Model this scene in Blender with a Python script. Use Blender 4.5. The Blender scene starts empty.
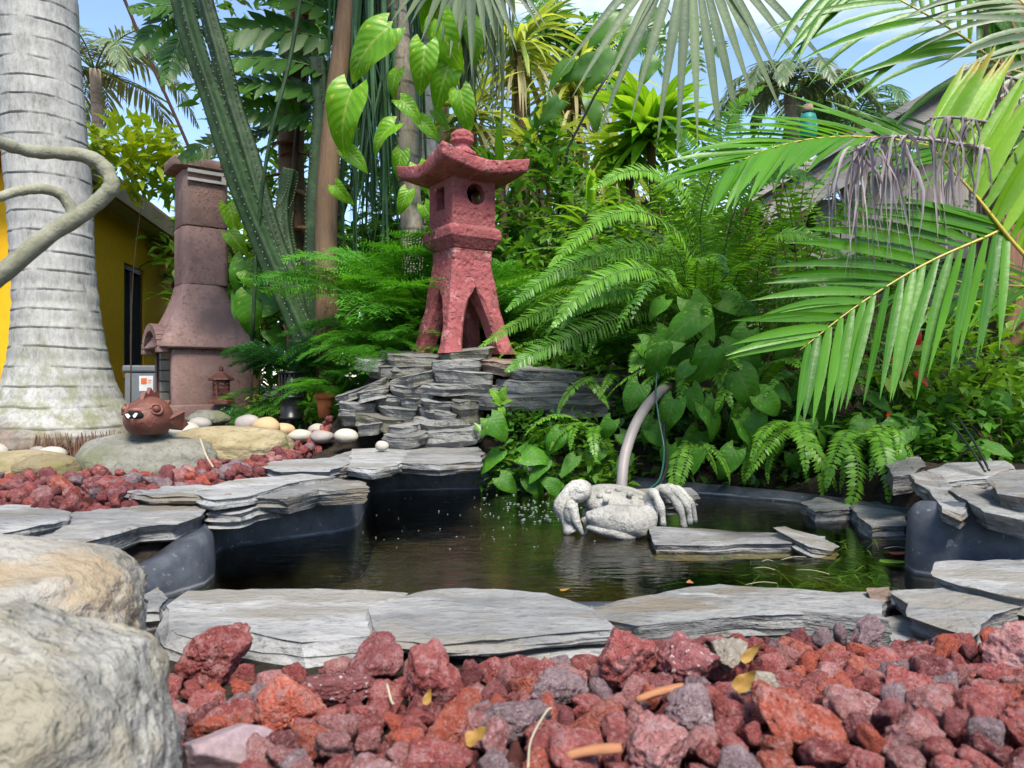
import bpy, bmesh, math, random
from mathutils import Vector, Matrix, noise, Quaternion
V = Vector
R = math.radians
PI = math.pi
sc = bpy.context.scene
COL = sc.collection

# ------------------------------------------------------------------ camera, sky, sun, exposure
CAMZ = 0.40          # metres above the pond water (water is z = 0)
F = 740.0            # focal length in pixels of the 1024 px wide frame
cam = bpy.data.cameras.new('camera')
cam.sensor_width = 36.0
cam.lens = 36.0*F/1024.0
cam.clip_start = 0.02
cam.clip_end = 500
cam.dof.use_dof = True
cam.dof.focus_distance = 2.6
cam.dof.aperture_fstop = 10.0
camo = bpy.data.objects.new('camera', cam)
COL.objects.link(camo)
camo.location = (0, 0, CAMZ)
camo.rotation_euler = (R(90), 0, 0)
sc.camera = camo

SUN_EL, SUN_AZ = 55.0, 163.0      # azimuth the light comes from, clockwise from +Y
w = bpy.data.worlds.new('World')
sc.world = w
w.use_nodes = True
nt = w.node_tree
nt.nodes.clear()
out = nt.nodes.new('ShaderNodeOutputWorld')
bg = nt.nodes.new('ShaderNodeBackground')
sky = nt.nodes.new('ShaderNodeTexSky')
sky.sky_type = 'NISHITA'
sky.sun_disc = False
sky.sun_elevation = R(SUN_EL)
sky.sun_rotation = R(SUN_AZ)
sky.dust_density = 0.3
sky.air_density = 0.85
sky.ozone_density = 1.0
tc = nt.nodes.new('ShaderNodeTexCoord')
mp = nt.nodes.new('ShaderNodeMapping')
mp.inputs['Scale'].default_value = (1.0, 1.0, 2.6)
mp.inputs['Location'].default_value = (0.35, 0.2, 0.1)
cn = nt.nodes.new('ShaderNodeTexNoise')
cn.inputs['Scale'].default_value = 2.6
cn.inputs['Detail'].default_value = 9
cn.inputs['Roughness'].default_value = 0.58
cr = nt.nodes.new('ShaderNodeValToRGB')
cr.color_ramp.elements[0].position = 0.52
cr.color_ramp.elements[0].color = (0, 0, 0, 1)
cr.color_ramp.elements[1].position = 0.80
cr.color_ramp.elements[1].color = (1, 1, 1, 1)
mx = nt.nodes.new('ShaderNodeMix')
mx.data_type = 'RGBA'
mx.inputs['B'].default_value = (5.2, 5.3, 5.4, 1)
nt.links.new(tc.outputs['Generated'], mp.inputs['Vector'])
nt.links.new(mp.outputs['Vector'], cn.inputs['Vector'])
nt.links.new(cn.outputs['Fac'], cr.inputs['Fac'])
nt.links.new(cr.outputs['Color'], mx.inputs['Factor'])
nt.links.new(sky.outputs['Color'], mx.inputs['A'])
nt.links.new(mx.outputs['Result'], bg.inputs['Color'])
bg.inputs['Strength'].default_value = 0.12
nt.links.new(bg.outputs['Background'], out.inputs['Surface'])

sl = bpy.data.lights.new('sun', 'SUN')
sl.energy = 3.0
sl.angle = R(22)
sl.color = (1.0, 0.94, 0.83)
so = bpy.data.objects.new('sun', sl)
COL.objects.link(so)
az, el = R(SUN_AZ), R(SUN_EL)
sdir = V((math.sin(az)*math.cos(el), math.cos(az)*math.cos(el), math.sin(el)))
so.rotation_euler = sdir.to_track_quat('Z', 'Y').to_euler()
so.location = sdir*20

sc.view_settings.view_transform = 'Standard'
sc.view_settings.look = 'None'
sc.view_settings.gamma = 1
sc.view_settings.exposure = 1.5
sc.render.engine = 'CYCLES'
cy = sc.cycles
cy.max_bounces = 7
cy.diffuse_bounces = 3
cy.glossy_bounces = 3
cy.transmission_bounces = 4
cy.transparent_max_bounces = 8
cy.caustics_reflective = False
cy.caustics_refractive = False
cy.sample_clamp_indirect = 6
cy.use_adaptive_sampling = True
cy.adaptive_threshold = 0.02
try:
    cy.use_denoising = True
    cy.denoiser = 'OPENIMAGEDENOISE'
    cy.denoising_prefilter = 'ACCURATE'
except Exception:
    pass

# ------------------------------------------------------------------ pixel helpers
def at(px, py, Y):
    return V(((px-512)/F*Y, Y, CAMZ-(py-384)/F*Y))
def on(px, py, z):
    Y = (CAMZ-z)*F/(py-384)
    return V(((px-512)/F*Y, Y, z))

# ------------------------------------------------------------------ objects
class MB:
    def __init__(s):
        s.v = []; s.f = []; s.uv = []; s.mi = []
    def add(s, vs, fs, uvs=None, mat=0):
        o = len(s.v)
        s.v.extend(vs)
        s.uv.extend(uvs if uvs else [(0.0, 0.0)]*len(vs))
        for f in fs:
            s.f.append(tuple(i+o for i in f)); s.mi.append(mat)
    def mesh(s, name, mats, smooth=True):
        me = bpy.data.meshes.new(name)
        me.from_pydata([tuple(x) for x in s.v], [], s.f)
        for m in (mats if isinstance(mats, (list, tuple)) else [mats]):
            me.materials.append(m)
        if len(s.f):
            me.polygons.foreach_set('material_index', s.mi)
            me.polygons.foreach_set('use_smooth', [smooth]*len(s.f))
            ul = me.uv_layers.new(name='UVMap')
            li = [0]*len(me.loops)
            me.loops.foreach_get('vertex_index', li)
            flat = []
            for i in li:
                flat.extend(s.uv[i])
            ul.data.foreach_set('uv', flat)
        me.update()
        return me
    def build(s, name, mats, parent=None, smooth=True):
        return obj(name, s.mesh(name, mats, smooth), parent)

def obj(name, me, parent=None, M=None):
    o = bpy.data.objects.new(name, me)
    COL.objects.link(o)
    if parent is not None:
        o.parent = parent
    if M is not None:
        o.matrix_local = M
    return o
def tag(o, label, cat, group=None, kind=None):
    if label: o['label'] = label
    if cat: o['category'] = cat
    if group: o['group'] = group
    if kind: o['kind'] = kind
    return o
def empty(name, loc, label, cat, group=None, rz=0):
    o = bpy.data.objects.new(name, None)
    o.empty_display_size = 0.05
    COL.objects.link(o)
    o.location = loc
    o.rotation_euler = (0, 0, rz)
    return tag(o, label, cat, group)
def copy_obj(src, M, parent=None):
    c = src.copy()
    COL.objects.link(c)
    c.parent = parent
    c.matrix_parent_inverse = Matrix.Identity(4)
    c.matrix_local = M
    return c
def TRS(loc, rz=0, ry=0, rx=0, s=1.0):
    return Matrix.Translation(loc) @ Matrix.Rotation(rz, 4, 'Z') @ Matrix.Rotation(ry, 4, 'Y') @ Matrix.Rotation(rx, 4, 'X') @ Matrix.Diagonal((s, s, s, 1))

# ------------------------------------------------------------------ curves and tubes
def crom(pts, n):
    """n+1 points on a Catmull-Rom curve through pts"""
    P = [V(p) for p in pts]
    if len(P) == 2:
        return [P[0].lerp(P[1], i/n) for i in range(n+1)]
    P = [P[0]*2-P[1]] + P + [P[-1]*2-P[-2]]
    m = len(P)-3
    res = []
    for i in range(n+1):
        t = i/n*m
        k = min(int(t), m-1); u = t-k
        a, b, c, d = P[k], P[k+1], P[k+2], P[k+3]
        res.append(0.5*((2*b)+(c-a)*u+(2*a-5*b+4*c-d)*u*u+(3*b-a-3*c+d)*u*u*u))
    return res
def tube(mb, pts, rad, k=6, mat=0, cap=True, shape=None, up=V((0.13, 0.21, 1))):
    """rad: function of s in 0..1 or a number; shape(angle, s) multiplies the radius"""
    n = len(pts)
    vs = []; uvs = []
    prev = None
    for i, p in enumerate(pts):
        t = (pts[min(i+1, n-1)]-pts[max(i-1, 0)]).normalized()
        if prev is None:
            a = t.cross(up)
            if a.length < 1e-4: a = t.cross(V((1, 0, 0)))
            a.normalize()
        else:
            a = (prev-t*prev.dot(t)).normalized()
        prev = a
        b = t.cross(a)
        s = i/(n-1)
        r = rad(s) if callable(rad) else rad
        for j in range(k):
            an = 2*PI*j/k
            rr = r*(shape(an, s) if shape else 1)
            vs.append(p+a*(math.cos(an)*rr)+b*(math.sin(an)*rr))
            uvs.append((j/k, s))
    fs = [(i*k+j, i*k+(j+1) % k, (i+1)*k+(j+1) % k, (i+1)*k+j) for i in range(n-1) for j in range(k)]
    if cap:
        fs.append(tuple(range(k-1, -1, -1))); fs.append(tuple((n-1)*k+j for j in range(k)))
    mb.add(vs, fs, uvs, mat)
def box(mb, lo, hi, mat=0, M=None):
    x0, y0, z0 = lo; x1, y1, z1 = hi
    vs = [V(p) for p in ((x0,y0,z0),(x1,y0,z0),(x1,y1,z0),(x0,y1,z0),(x0,y0,z1),(x1,y0,z1),(x1,y1,z1),(x0,y1,z1))]
    if M is not None: vs = [M @ v for v in vs]
    mb.add(vs, [(3,2,1,0),(4,5,6,7),(0,1,5,4),(1,2,6,5),(2,3,7,6),(3,0,4,7)], None, mat)
def lathe(mb, prof, k=24, mat=0, c=(0,0,0), cap=True):
    vs = []
    for r, z in prof:
        for j in range(k):
            a = 2*PI*j/k
            vs.append(V((c[0]+r*math.cos(a), c[1]+r*math.sin(a), c[2]+z)))
    n = len(prof)
    fs = [(i*k+j, i*k+(j+1) % k, (i+1)*k+(j+1) % k, (i+1)*k+j) for i in range(n-1) for j in range(k)]
    if cap:
        fs.append(tuple(range(k-1, -1, -1))); fs.append(tuple((n-1)*k+j for j in range(k)))
    mb.add(vs, fs, None, mat)
def loft(mb, loops, mat=0, cap=True):
    k = len(loops[0]); n = len(loops)
    vs = [V(p) for lp in loops for p in lp]
    fs = [(i*k+j, i*k+(j+1) % k, (i+1)*k+(j+1) % k, (i+1)*k+j) for i in range(n-1) for j in range(k)]
    if cap:
        fs.append(tuple(range(k-1, -1, -1))); fs.append(tuple((n-1)*k+j for j in range(k)))
    mb.add(vs, fs, None, mat)
def bevel(o, wd, seg=2, ang=35):
    m = o.modifiers.new('bevel', 'BEVEL')
    m.width = wd; m.segments = seg; m.limit_method = 'ANGLE'; m.angle_limit = R(ang)
    return o

# ------------------------------------------------------------------ leaves and fronds
def lance(t): return max(0.04, math.sin(PI*min(1, t**0.62*0.98+0.02)))
def ribbon(t): return min(1, t*6+0.35)*min(1, (1-t)*2.4+0.02)
def ferny(t): return min(1, 0.75+t)*(1-t**3)+0.02
def strip(mb, p, d, n, L, W, segs=3, droop=0.3, prof=lance, fold=0.2, mat=0, cross=3, twist=0.0):
    d = d.normalized()
    w_ = d.cross(n)
    if w_.length < 1e-5: w_ = d.cross(V((0.3, 0.5, 0.8)))
    w_.normalize()
    if twist: w_ = Quaternion(d, twist) @ w_
    vs = []; uvs = []; q = V(p)
    st = L/segs
    for i in range(segs+1):
        t = i/segs
        hw = W*0.5*prof(t)
        nn = w_.cross(d)
        if cross == 3:
            vs += [q-w_*hw+nn*(hw*fold), q, q+w_*hw+nn*(hw*fold)]
            uvs += [(-1, t), (0, t), (1, t)]
        else:
            vs += [q-w_*hw, q+w_*hw]
            uvs += [(-1, t), (1, t)]
        d = (d+V((0, 0, -1))*(droop/segs)).normalized()
        q = q+d*st
    c = cross
    fs = [(i*c+j, i*c+j+1, (i+1)*c+j+1, (i+1)*c+j) for i in range(segs) for j in range(c-1)]
    mb.add(vs, fs, uvs, mat)
def frond(mb, pts, nrm, n, llen, lw, a0=70, a1=25, droop=0.3, segs=3, prof=lance, rach=0.006, s0=0.12,
          rnd=None, jit=0.08, matL=0, matR=1, fold=0.25, cross=3, sides=(1, -1), res=24, vee=0.0, keep=1.0):
    """pinnate leaf along pts. llen(s): leaflet length. nrm: leaf-plane normal (Vector or function of s)"""
    rnd = rnd or random.Random(1)
    P = crom(pts, res)
    def pos(s):
        x = s*res; k = min(int(x), res-1)
        return P[k].lerp(P[k+1], x-k), (P[min(k+2, res)]-P[max(k-1, 0)]).normalized()
    tube(mb, P, lambda s: rach*(1-0.85*s), 5, matR)
    for sg in sides:
        for i in range(n):
            if rnd.random() > keep: continue
            s = s0+(1-s0)*(i+0.3*rnd.random())/n
            p, t = pos(s)
            nn = nrm(s) if callable(nrm) else nrm
            side = t.cross(nn).normalized()*sg
            nn = side.cross(t)*sg
            a = R(a0+(a1-a0)*s+rnd.uniform(-1, 1)*jit*60)
            d = t*math.cos(a)+side*math.sin(a)+nn*(vee+rnd.uniform(-jit, jit))
            L = llen(s)*(1+rnd.uniform(-1, 1)*jit*1.3)
            if L < 0.002: continue
            strip(mb, p, d, nn, L, lw*(1+rnd.uniform(-1, 1)*jit*2), segs, droop*(1+rnd.uniform(-.5, .5)), prof, fold, matL, cross, rnd.uniform(-.3, .3))
def arc(L, p0, p1, n=10, yaw=0.0):
    """arching rachis in the local XZ plane: pitch goes from p0 to p1 (degrees) along length L"""
    q = V((0, 0, 0)); res = [q.copy()]
    for i in range(n):
        t = (i+0.5)/n
        a = R(p0+(p1-p0)*t**1.15)
        y = yaw*t
        q = q+V((math.cos(a)*math.cos(y), math.cos(a)*math.sin(y), math.sin(a)))*(L/n)
        res.append(q.copy())
    return res
def heart(mb, M, L, W, fold=0.12, droop=0.5, back=0.18, mat=0, rows=8, wave=0.0, rnd=None, notch=0.0):
    """heart-shaped leaf: base at origin of M, runs along +X, face up +Z"""
    us = (-1, -0.72, -0.38, 0, 0.38, 0.72, 1)
    vs = []; uvs = []
    ph = rnd.uniform(0, 6) if rnd else 0
    x = 0; z = 0; st = L/rows
    for i in range(rows+1):
        t = i/rows
        hw = W*0.5*max(0.0, math.sin(PI*min(1.0, (t*0.93+0.07)**0.60)))**0.85
        if i == rows: hw = 0.002
        if i == 0: hw = W*0.30
        a = -droop*t*1.6
        for u in us:
            yy = u*hw
            bx = x-back*L*(abs(u)**1.6)*(1-t)**2
            zz = z+abs(u)*hw*fold - (u*u)*hw*0.22 + wave*hw*math.sin(ph+t*11+u*2)*abs(u)
            if notch and abs(u) == 1 and i in (2, 4, 6): yy *= 1-notch
            vs.append(M @ V((bx, yy, zz))); uvs.append((u, t))
        x += st*math.cos(a); z += st*math.sin(a)
    c = len(us)
    fs = [(i*c+j, i*c+j+1, (i+1)*c+j+1, (i+1)*c+j) for i in range(rows) for j in range(c-1)]
    mb.add(vs, fs, uvs, mat)
# ------------------------------------------------------------------ materials
def newmat(name):
    m = bpy.data.materials.new(name)
    m.use_nodes = True
    m.node_tree.nodes.clear()
    return m, m.node_tree
class NT:
    """small node-tree writer"""
    def __init__(s, name):
        s.m, s.t = newmat(name)
        s.out = s.n('OutputMaterial')
    def n(s, kind, **kw):
        nd = s.t.nodes.new('ShaderNode'+kind)
        for k, v in kw.items():
            if hasattr(nd, k): setattr(nd, k, v)
            else: nd.inputs[k.replace('_', ' ')].default_value = v
        return nd
    def l(s, a, b): s.t.links.new(a, b)
    def coords(s, rndoff=True, kind='Object', scale=(1, 1, 1)):
        tc = s.n('TexCoord')
        src = tc.outputs[kind]
        if rndoff:
            oi = s.n('ObjectInfo')
            ad = s.n('VectorMath', operation='MULTIPLY_ADD')
            cmb = s.n('CombineXYZ')
            s.l(oi.outputs['Random'], cmb.inputs[0]); s.l(oi.outputs['Random'], cmb.inputs[1]); s.l(oi.outputs['Random'], cmb.inputs[2])
            s.l(cmb.outputs[0], ad.inputs[0]); ad.inputs[1].default_value = (37, 61, 83)
            s.l(src, ad.inputs[2]); src = ad.outputs[0]
        if scale != (1, 1, 1):
            mp = s.n('Mapping'); mp.inputs['Scale'].default_value = scale
            s.l(src, mp.inputs['Vector']); src = mp.outputs[0]
        return src
    def noise(s, co, scale, detail=4, rough=0.55, dist=0.0):
        nd = s.n('TexNoise'); nd.inputs['Scale'].default_value = scale; nd.inputs['Detail'].default_value = detail
        nd.inputs['Roughness'].default_value = rough; nd.inputs['Distortion'].default_value = dist
        if co is not None: s.l(co, nd.inputs['Vector'])
        return nd.outputs['Fac']
    def vor(s, co, scale, feature='F1', out='Distance'):
        nd = s.n('TexVoronoi'); nd.feature = feature; nd.inputs['Scale'].default_value = scale
        s.l(co, nd.inputs['Vector']); return nd.outputs[out]
    def ramp(s, fac, stops):
        nd = s.n('ValToRGB'); e = nd.color_ramp.elements
        while len(e) < len(stops): e.new(0.5)
        for k, (p, c) in enumerate(stops):
            e[k].position = p
            e[k].color = (c, c, c, 1) if isinstance(c, (int, float)) else (*c[:3], 1)
        s.l(fac, nd.inputs['Fac']); return nd.outputs['Color']
    def mix(s, fac, a, b, mode='MIX'):
        nd = s.n('Mix'); nd.data_type = 'RGBA'; nd.blend_type = mode
        for inp, v in (('Factor', fac), ('A', a), ('B', b)):
            k = nd.inputs[inp] if inp != 'Factor' else nd.inputs[0]
            if inp == 'A': k = nd.inputs[6]
            if inp == 'B': k = nd.inputs[7]
            if isinstance(v, (int, float)): k.default_value = v if inp == 'Factor' else (v, v, v, 1)
            elif isinstance(v, tuple): k.default_value = (*v[:3], 1)
            else: s.l(v, k)
        return nd.outputs[2]
    def math(s, op, a, b=0.0, clamp=False):
        nd = s.n('Math'); nd.operation = op; nd.use_clamp = clamp
        for k, v in ((0, a), (1, b)):
            if isinstance(v, (int, float)): nd.inputs[k].default_value = v
            else: s.l(v, nd.inputs[k])
        return nd.outputs[0]
    def bump(s, h, strength, dist=0.01, prev=None):
        nd = s.n('Bump'); nd.inputs['Strength'].default_value = strength; nd.inputs['Distance'].default_value = dist
        s.l(h, nd.inputs['Height'])
        if prev is not None: s.l(prev, nd.inputs['Normal'])
        return nd.outputs[0]
    def bsdf(s, col, rough=0.7, spec=0.35, normal=None, metallic=0.0):
        b = s.n('BsdfPrincipled')
        if isinstance(col, tuple): b.inputs['Base Color'].default_value = (*col[:3], 1)
        else: s.l(col, b.inputs['Base Color'])
        if isinstance(rough, (int, float)): b.inputs['Roughness'].default_value = rough
        else: s.l(rough, b.inputs['Roughness'])
        b.inputs['Specular IOR Level'].default_value = spec
        b.inputs['Metallic'].default_value = metallic
        if normal is not None: s.l(normal, b.inputs['Normal'])
        return b.outputs[0]
    def done(s, sh):
        s.l(sh, s.out.inputs['Surface']); return s.m

def leaf_mat(name, dark, light, trans=0.38, rough=0.38, tint=None, midrib=None, varieg=None, tips=None, spec=0.4, fine=60, veins=False):
    """leaf: colour varies per leaf (random per island), per plant and within the blade; light passes through"""
    dark = (dark[0]*1.5, dark[1]*1.35, dark[2]); light = (light[0]*1.45, light[1]*1.35, light[2])
    if name in ('withered palm leaf', 'straw coloured leaf', 'brown leaf sheath', 'dry yellow leaf', 'red bloom', 'reddish brown dead leaf', 'lime bloom'):
        dark = (dark[0]/1.5, dark[1]/1.35, dark[2]); light = (light[0]/1.45, light[1]/1.35, light[2])
    t = NT(name)
    geo = t.n('NewGeometry'); oi = t.n('ObjectInfo')
    co = t.coords(False)
    nz = t.noise(co, 9, 3)
    f = t.math('ADD', t.math('MULTIPLY', geo.outputs['Random Per Island'], 0.55), t.math('MULTIPLY', nz, 0.55))
    f = t.math('ADD', f, t.math('MULTIPLY', t.math('SUBTRACT', oi.outputs['Random'], 0.5), 0.25))
    col = t.ramp(f, [(0.12, dark), (0.9, light)])
    uv = t.n('UVMap'); uv.uv_map = 'UVMap'
    sep = t.n('SeparateXYZ'); t.l(uv.outputs[0], sep.inputs[0])
    au = t.math('ABSOLUTE', sep.outputs[0])
    if varieg:
        mp = t.n('Mapping'); mp.inputs['Scale'].default_value = (1.6, 9, 1); t.l(uv.outputs[0], mp.inputs['Vector'])
        sk = t.n('VectorMath', operation='MULTIPLY_ADD')   # shear so the streaks follow the side veins
        cmb = t.n('CombineXYZ'); t.l(au, cmb.inputs[1]); t.l(cmb.outputs[0], sk.inputs[0]); sk.inputs[1].default_value = (0, -3.2, 0); t.l(mp.outputs[0], sk.inputs[2])
        off = t.n('CombineXYZ'); t.l(geo.outputs['Random Per Island'], off.inputs[2])
        ad = t.n('VectorMath', operation='MULTIPLY_ADD'); t.l(off.outputs[0], ad.inputs[0]); ad.inputs[1].default_value = (0, 0, 40); t.l(sk.outputs[0], ad.inputs[2])
        vz = t.noise(ad.outputs[0], 1.3, 3, 0.6)
        col = t.mix(t.ramp(vz, [(0.58, 0.0), (0.68, 0.8)]), col, varieg)
    if midrib:
        col = t.mix(t.ramp(au, [(0.03, 0.75), (0.09, 0.0)]), col, midrib)
    if veins:
        vc = t.math('SUBTRACT', t.math('MULTIPLY', sep.outputs[1], 8.0), t.math('MULTIPLY', au, 2.6))
        vf = t.math('ABSOLUTE', t.math('SUBTRACT', t.math('FRACT', vc), 0.5))
        vl = t.ramp(vf, [(0.0, 1.0), (0.09, 0.0)])
        col = t.mix(t.math('MULTIPLY', vl, veins), col, midrib)
        bl_ = t.noise(co, 35, 4, 0.7)
        col = t.mix(t.ramp(bl_, [(0.62, 0.0), (0.72, 0.5)]), col, (0.16, 0.11, 0.03))
    if tips:
        tn = t.noise(co, 6, 2)
        tf = t.math('MULTIPLY', t.ramp(sep.outputs[1], [(0.55, 0.0), (1.0, 1.0)]), t.ramp(tn, [(0.52, 0.0), (0.66, 0.8)]))
        col = t.mix(tf, col, tips)
    wv = t.n('TexWave'); wv.inputs['Scale'].default_value = 1.6; wv.inputs['Distortion'].default_value = 1.0
    t.l(uv.outputs[0], wv.inputs['Vector'])
    bp = t.bump(t.noise(co, fine, 3), 0.25, 0.004)
    if veins: bp = t.bump(t.math('MULTIPLY', vf, 2.0), veins, 0.006, bp)
    p = t.bsdf(col, rough, spec, bp)
    tr = t.n('BsdfTranslucent')
    tcol = t.mix(1.0, col, tint or (1.5, 1.35, 0.55), 'MULTIPLY')
    t.l(tcol, tr.inputs['Color'])
    ms = t.n('MixShader'); ms.inputs[0].default_value = trans
    t.l(p, ms.inputs[1]); t.l(tr.outputs[0], ms.inputs[2])
    return t.done(ms.outputs[0])

def stone_mat(name, cols, scale=6, bump=0.6, stretch=(1, 1, 1), speck=None, moss=None, rough=0.85, pits=0.0, crust=None, layer=0.0, grain=60, spec=0.25, pitscale=130, bright=1.0):
    t = NT(name)
    co = t.coords(True, scale=stretch)
    n1 = t.noise(co, scale, 8, 0.62, 0.3)
    n2 = t.noise(co, scale*5, 6, 0.7)
    f = t.math('ADD', t.math('MULTIPLY', n1, 0.72), t.math('MULTIPLY', n2, 0.28))
    k = len(cols)
    col = t.ramp(f, [(0.28+0.44*i/(k-1), c) for i, c in enumerate(cols)])
    oi = t.n('ObjectInfo')
    br = t.math('ADD', t.math('MULTIPLY', oi.outputs['Random'], 0.45), 0.78)
    cb = t.n('CombineXYZ')
    for i in range(3): t.l(br, cb.inputs[i])
    col = t.mix(1.0, col, cb.outputs[0], 'MULTIPLY')
    h = t.math('ADD', t.math('MULTIPLY', n1, 0.6), t.math('MULTIPLY', n2, 0.45))
    if speck:
        sp = t.noise(co, grain, 3, 0.7)
        col = t.mix(t.ramp(sp, [(0.54, 0.0), (0.70, 0.8)]), col, speck)
        h = t.math('ADD', h, t.math('MULTIPLY', sp, 0.3))
    if crust:
        c2 = t.noise(co, scale*1.4+3, 5, 0.6)
        col = t.mix(t.ramp(c2, [(0.60, 0.0), (0.66, 0.9)]), col, crust)
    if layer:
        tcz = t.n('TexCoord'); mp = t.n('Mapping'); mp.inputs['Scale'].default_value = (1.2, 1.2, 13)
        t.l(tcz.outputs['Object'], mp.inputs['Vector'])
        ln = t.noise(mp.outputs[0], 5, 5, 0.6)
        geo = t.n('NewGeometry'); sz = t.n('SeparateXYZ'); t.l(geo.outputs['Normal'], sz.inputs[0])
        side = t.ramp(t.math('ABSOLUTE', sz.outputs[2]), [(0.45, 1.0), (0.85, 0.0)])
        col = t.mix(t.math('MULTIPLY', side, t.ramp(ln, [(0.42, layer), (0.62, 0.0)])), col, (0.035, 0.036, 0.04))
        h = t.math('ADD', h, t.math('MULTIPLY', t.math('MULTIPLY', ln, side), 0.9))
    if moss:
        m1 = t.noise(co, scale*0.8+1.5, 5, 0.6)
        col = t.mix(t.ramp(m1, [(0.5, 0.0), (0.62, 0.85)]), col, moss)
    bp = t.bump(h, bump, 0.02)
    if pits:
        v1 = t.vor(co, pitscale); v2 = t.noise(co, pitscale*1.5, 2)
        pit = t.ramp(v1, [(0.18, 0.0), (0.5, 1.0)])
        mk = t.ramp(t.noise(co, pitscale*.23, 3), [(0.42, 1.0), (0.58, 0.0)])
        bp = t.bump(t.math('MAXIMUM', pit, mk), pits, 0.004, bp)
        bp = t.bump(v2, 0.3, 0.003, bp)
    return t.done(t.bsdf(col, rough, spec, bp))

def plain_mat(name, col, rough=0.5, spec=0.4, bump=0.0, scale=40, var=0.15, metallic=0.0, stain=None, coord_rnd=False):
    t = NT(name)
    co = t.coords(coord_rnd)
    nz = t.noise(co, scale*0.15, 5, 0.65)
    c = t.mix(t.ramp(nz, [(0.3, 0.0), (0.7, 1.0)]), tuple(x*(1-var) for x in col), tuple(min(1, x*(1+var)) for x in col))
    if stain:
        c = t.mix(t.ramp(t.noise(co, scale*0.3, 6, 0.7), [(0.52, 0.0), (0.68, 0.7)]), c, stain)
    bp = t.bump(t.noise(co, scale, 5, 0.65), bump, 0.01) if bump else None
    return t.done(t.bsdf(c, rough, spec, bp, metallic))

def wood_mat(name, c1, c2, scale=14, axis='Z', rough=0.8, bump=0.3):
    t = NT(name)
    st = {'Z': (6, 6, 0.6), 'X': (0.6, 6, 6), 'Y': (6, 0.6, 6)}[axis]
    co = t.coords(True, scale=st)
    n = t.noise(co, scale*0.5, 7, 0.65, 0.6)
    n2 = t.noise(co, scale*3, 4, 0.6)
    f = t.math('ADD', t.math('MULTIPLY', n, 0.7), t.math('MULTIPLY', n2, 0.3))
    geo = t.n('NewGeometry')
    f = t.math('ADD', f, t.math('MULTIPLY', t.math('SUBTRACT', geo.outputs['Random Per Island'], 0.5), 0.22))
    return t.done(t.bsdf(t.ramp(f, [(0.3, c1), (0.7, c2)]), rough, 0.2, t.bump(f, bump, 0.01)))

# foliage
M = {}
M['sword'] = leaf_mat('sword fern green', (0.020, 0.088, 0.010), (0.075, 0.21, 0.024), 0.42)
M['sword_b'] = leaf_mat('bright fern green', (0.035, 0.13, 0.012), (0.13, 0.30, 0.035), 0.45)
M['asparagus'] = leaf_mat('feathery fern green', (0.012, 0.095, 0.010), (0.070, 0.235, 0.024), 0.42, 0.5)
M['asparagus_d'] = leaf_mat('blue green feathery fern', (0.010, 0.066, 0.026), (0.034, 0.13, 0.052), 0.35, 0.5)
M['palm'] = leaf_mat('palm leaf green', (0.017, 0.085, 0.004), (0.060, 0.190, 0.008), 0.42, 0.36, midrib=(0.12, 0.26, 0.03))
M['palm_y'] = leaf_mat('yellow green palm leaf', (0.055, 0.165, 0.006), (0.15, 0.30, 0.012), 0.42, 0.42, tips=(0.42, 0.19, 0.03))
M['palm_d'] = leaf_mat('dark palm leaf', (0.014, 0.045, 0.016), (0.050, 0.115, 0.040), 0.30, 0.35)
M['palm_g'] = leaf_mat('greyish palm leaf', (0.040, 0.072, 0.050), (0.12, 0.17, 0.11), 0.28, 0.40)
M['dead'] = leaf_mat('withered palm leaf', (0.12, 0.095, 0.095), (0.36, 0.31, 0.315), 0.2, 0.75, tint=(1.0, .9, .95), spec=.15)
M['straw'] = leaf_mat('straw coloured leaf', (0.20, 0.17, 0.07), (0.48, 0.43, 0.22), 0.4, 0.6, tint=(1.2, 1.1, .7))
M['strapd'] = leaf_mat('dark strap leaf', (0.012, 0.045, 0.024), (0.05, 0.12, 0.065), 0.28, 0.35)
M['pandan'] = leaf_mat('pale striped leaf', (0.055, 0.13, 0.02), (0.30, 0.37, 0.11), 0.42, 0.45, midrib=(0.38, 0.42, 0.2))
M['dracaena'] = leaf_mat('glossy yellow green leaf', (0.05, 0.18, 0.010), (0.24, 0.42, 0.04), 0.4, 0.25, midrib=(0.05, 0.15, 0.02))
M['pothos'] = leaf_mat('heart leaf green', (0.012, 0.060, 0.006), (0.045, 0.155, 0.014), 0.3, 0.42, midrib=(0.08, 0.16, 0.04), varieg=(0.20, 0.30, 0.03), spec=0.22, veins=0.12)
M['pothos_y'] = leaf_mat('golden heart leaf', (0.035, 0.15, 0.008), (0.12, 0.30, 0.014), 0.45, 0.35, midrib=(0.35, 0.45, 0.10), varieg=(0.55, 0.56, 0.06), spec=0.35, veins=0.3)
M['split'] = leaf_mat('split leaf green', (0.016, 0.065, 0.014), (0.060, 0.16, 0.030), 0.45, 0.38, midrib=(0.08, 0.16, 0.05))
M['shrub'] = leaf_mat('shrub leaf green', (0.020, 0.080, 0.012), (0.075, 0.20, 0.028), 0.4, 0.35)
M['shrub_d'] = leaf_mat('deep shrub leaf', (0.012, 0.050, 0.012), (0.045, 0.125, 0.024), 0.35, 0.35)
M['shrub_l'] = leaf_mat('light shrub leaf', (0.055, 0.165, 0.020), (0.17, 0.33, 0.045), 0.45, 0.35)
M['shrub_y'] = leaf_mat('yellow green shrub leaf', (0.10, 0.20, 0.012), (0.30, 0.40, 0.03), 0.45, 0.35, tips=(0.55, 0.25, 0.03))
M['weed'] = leaf_mat('water weed', (0.02, 0.06, 0.008), (0.07, 0.15, 0.02), 0.4, 0.5)
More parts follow.
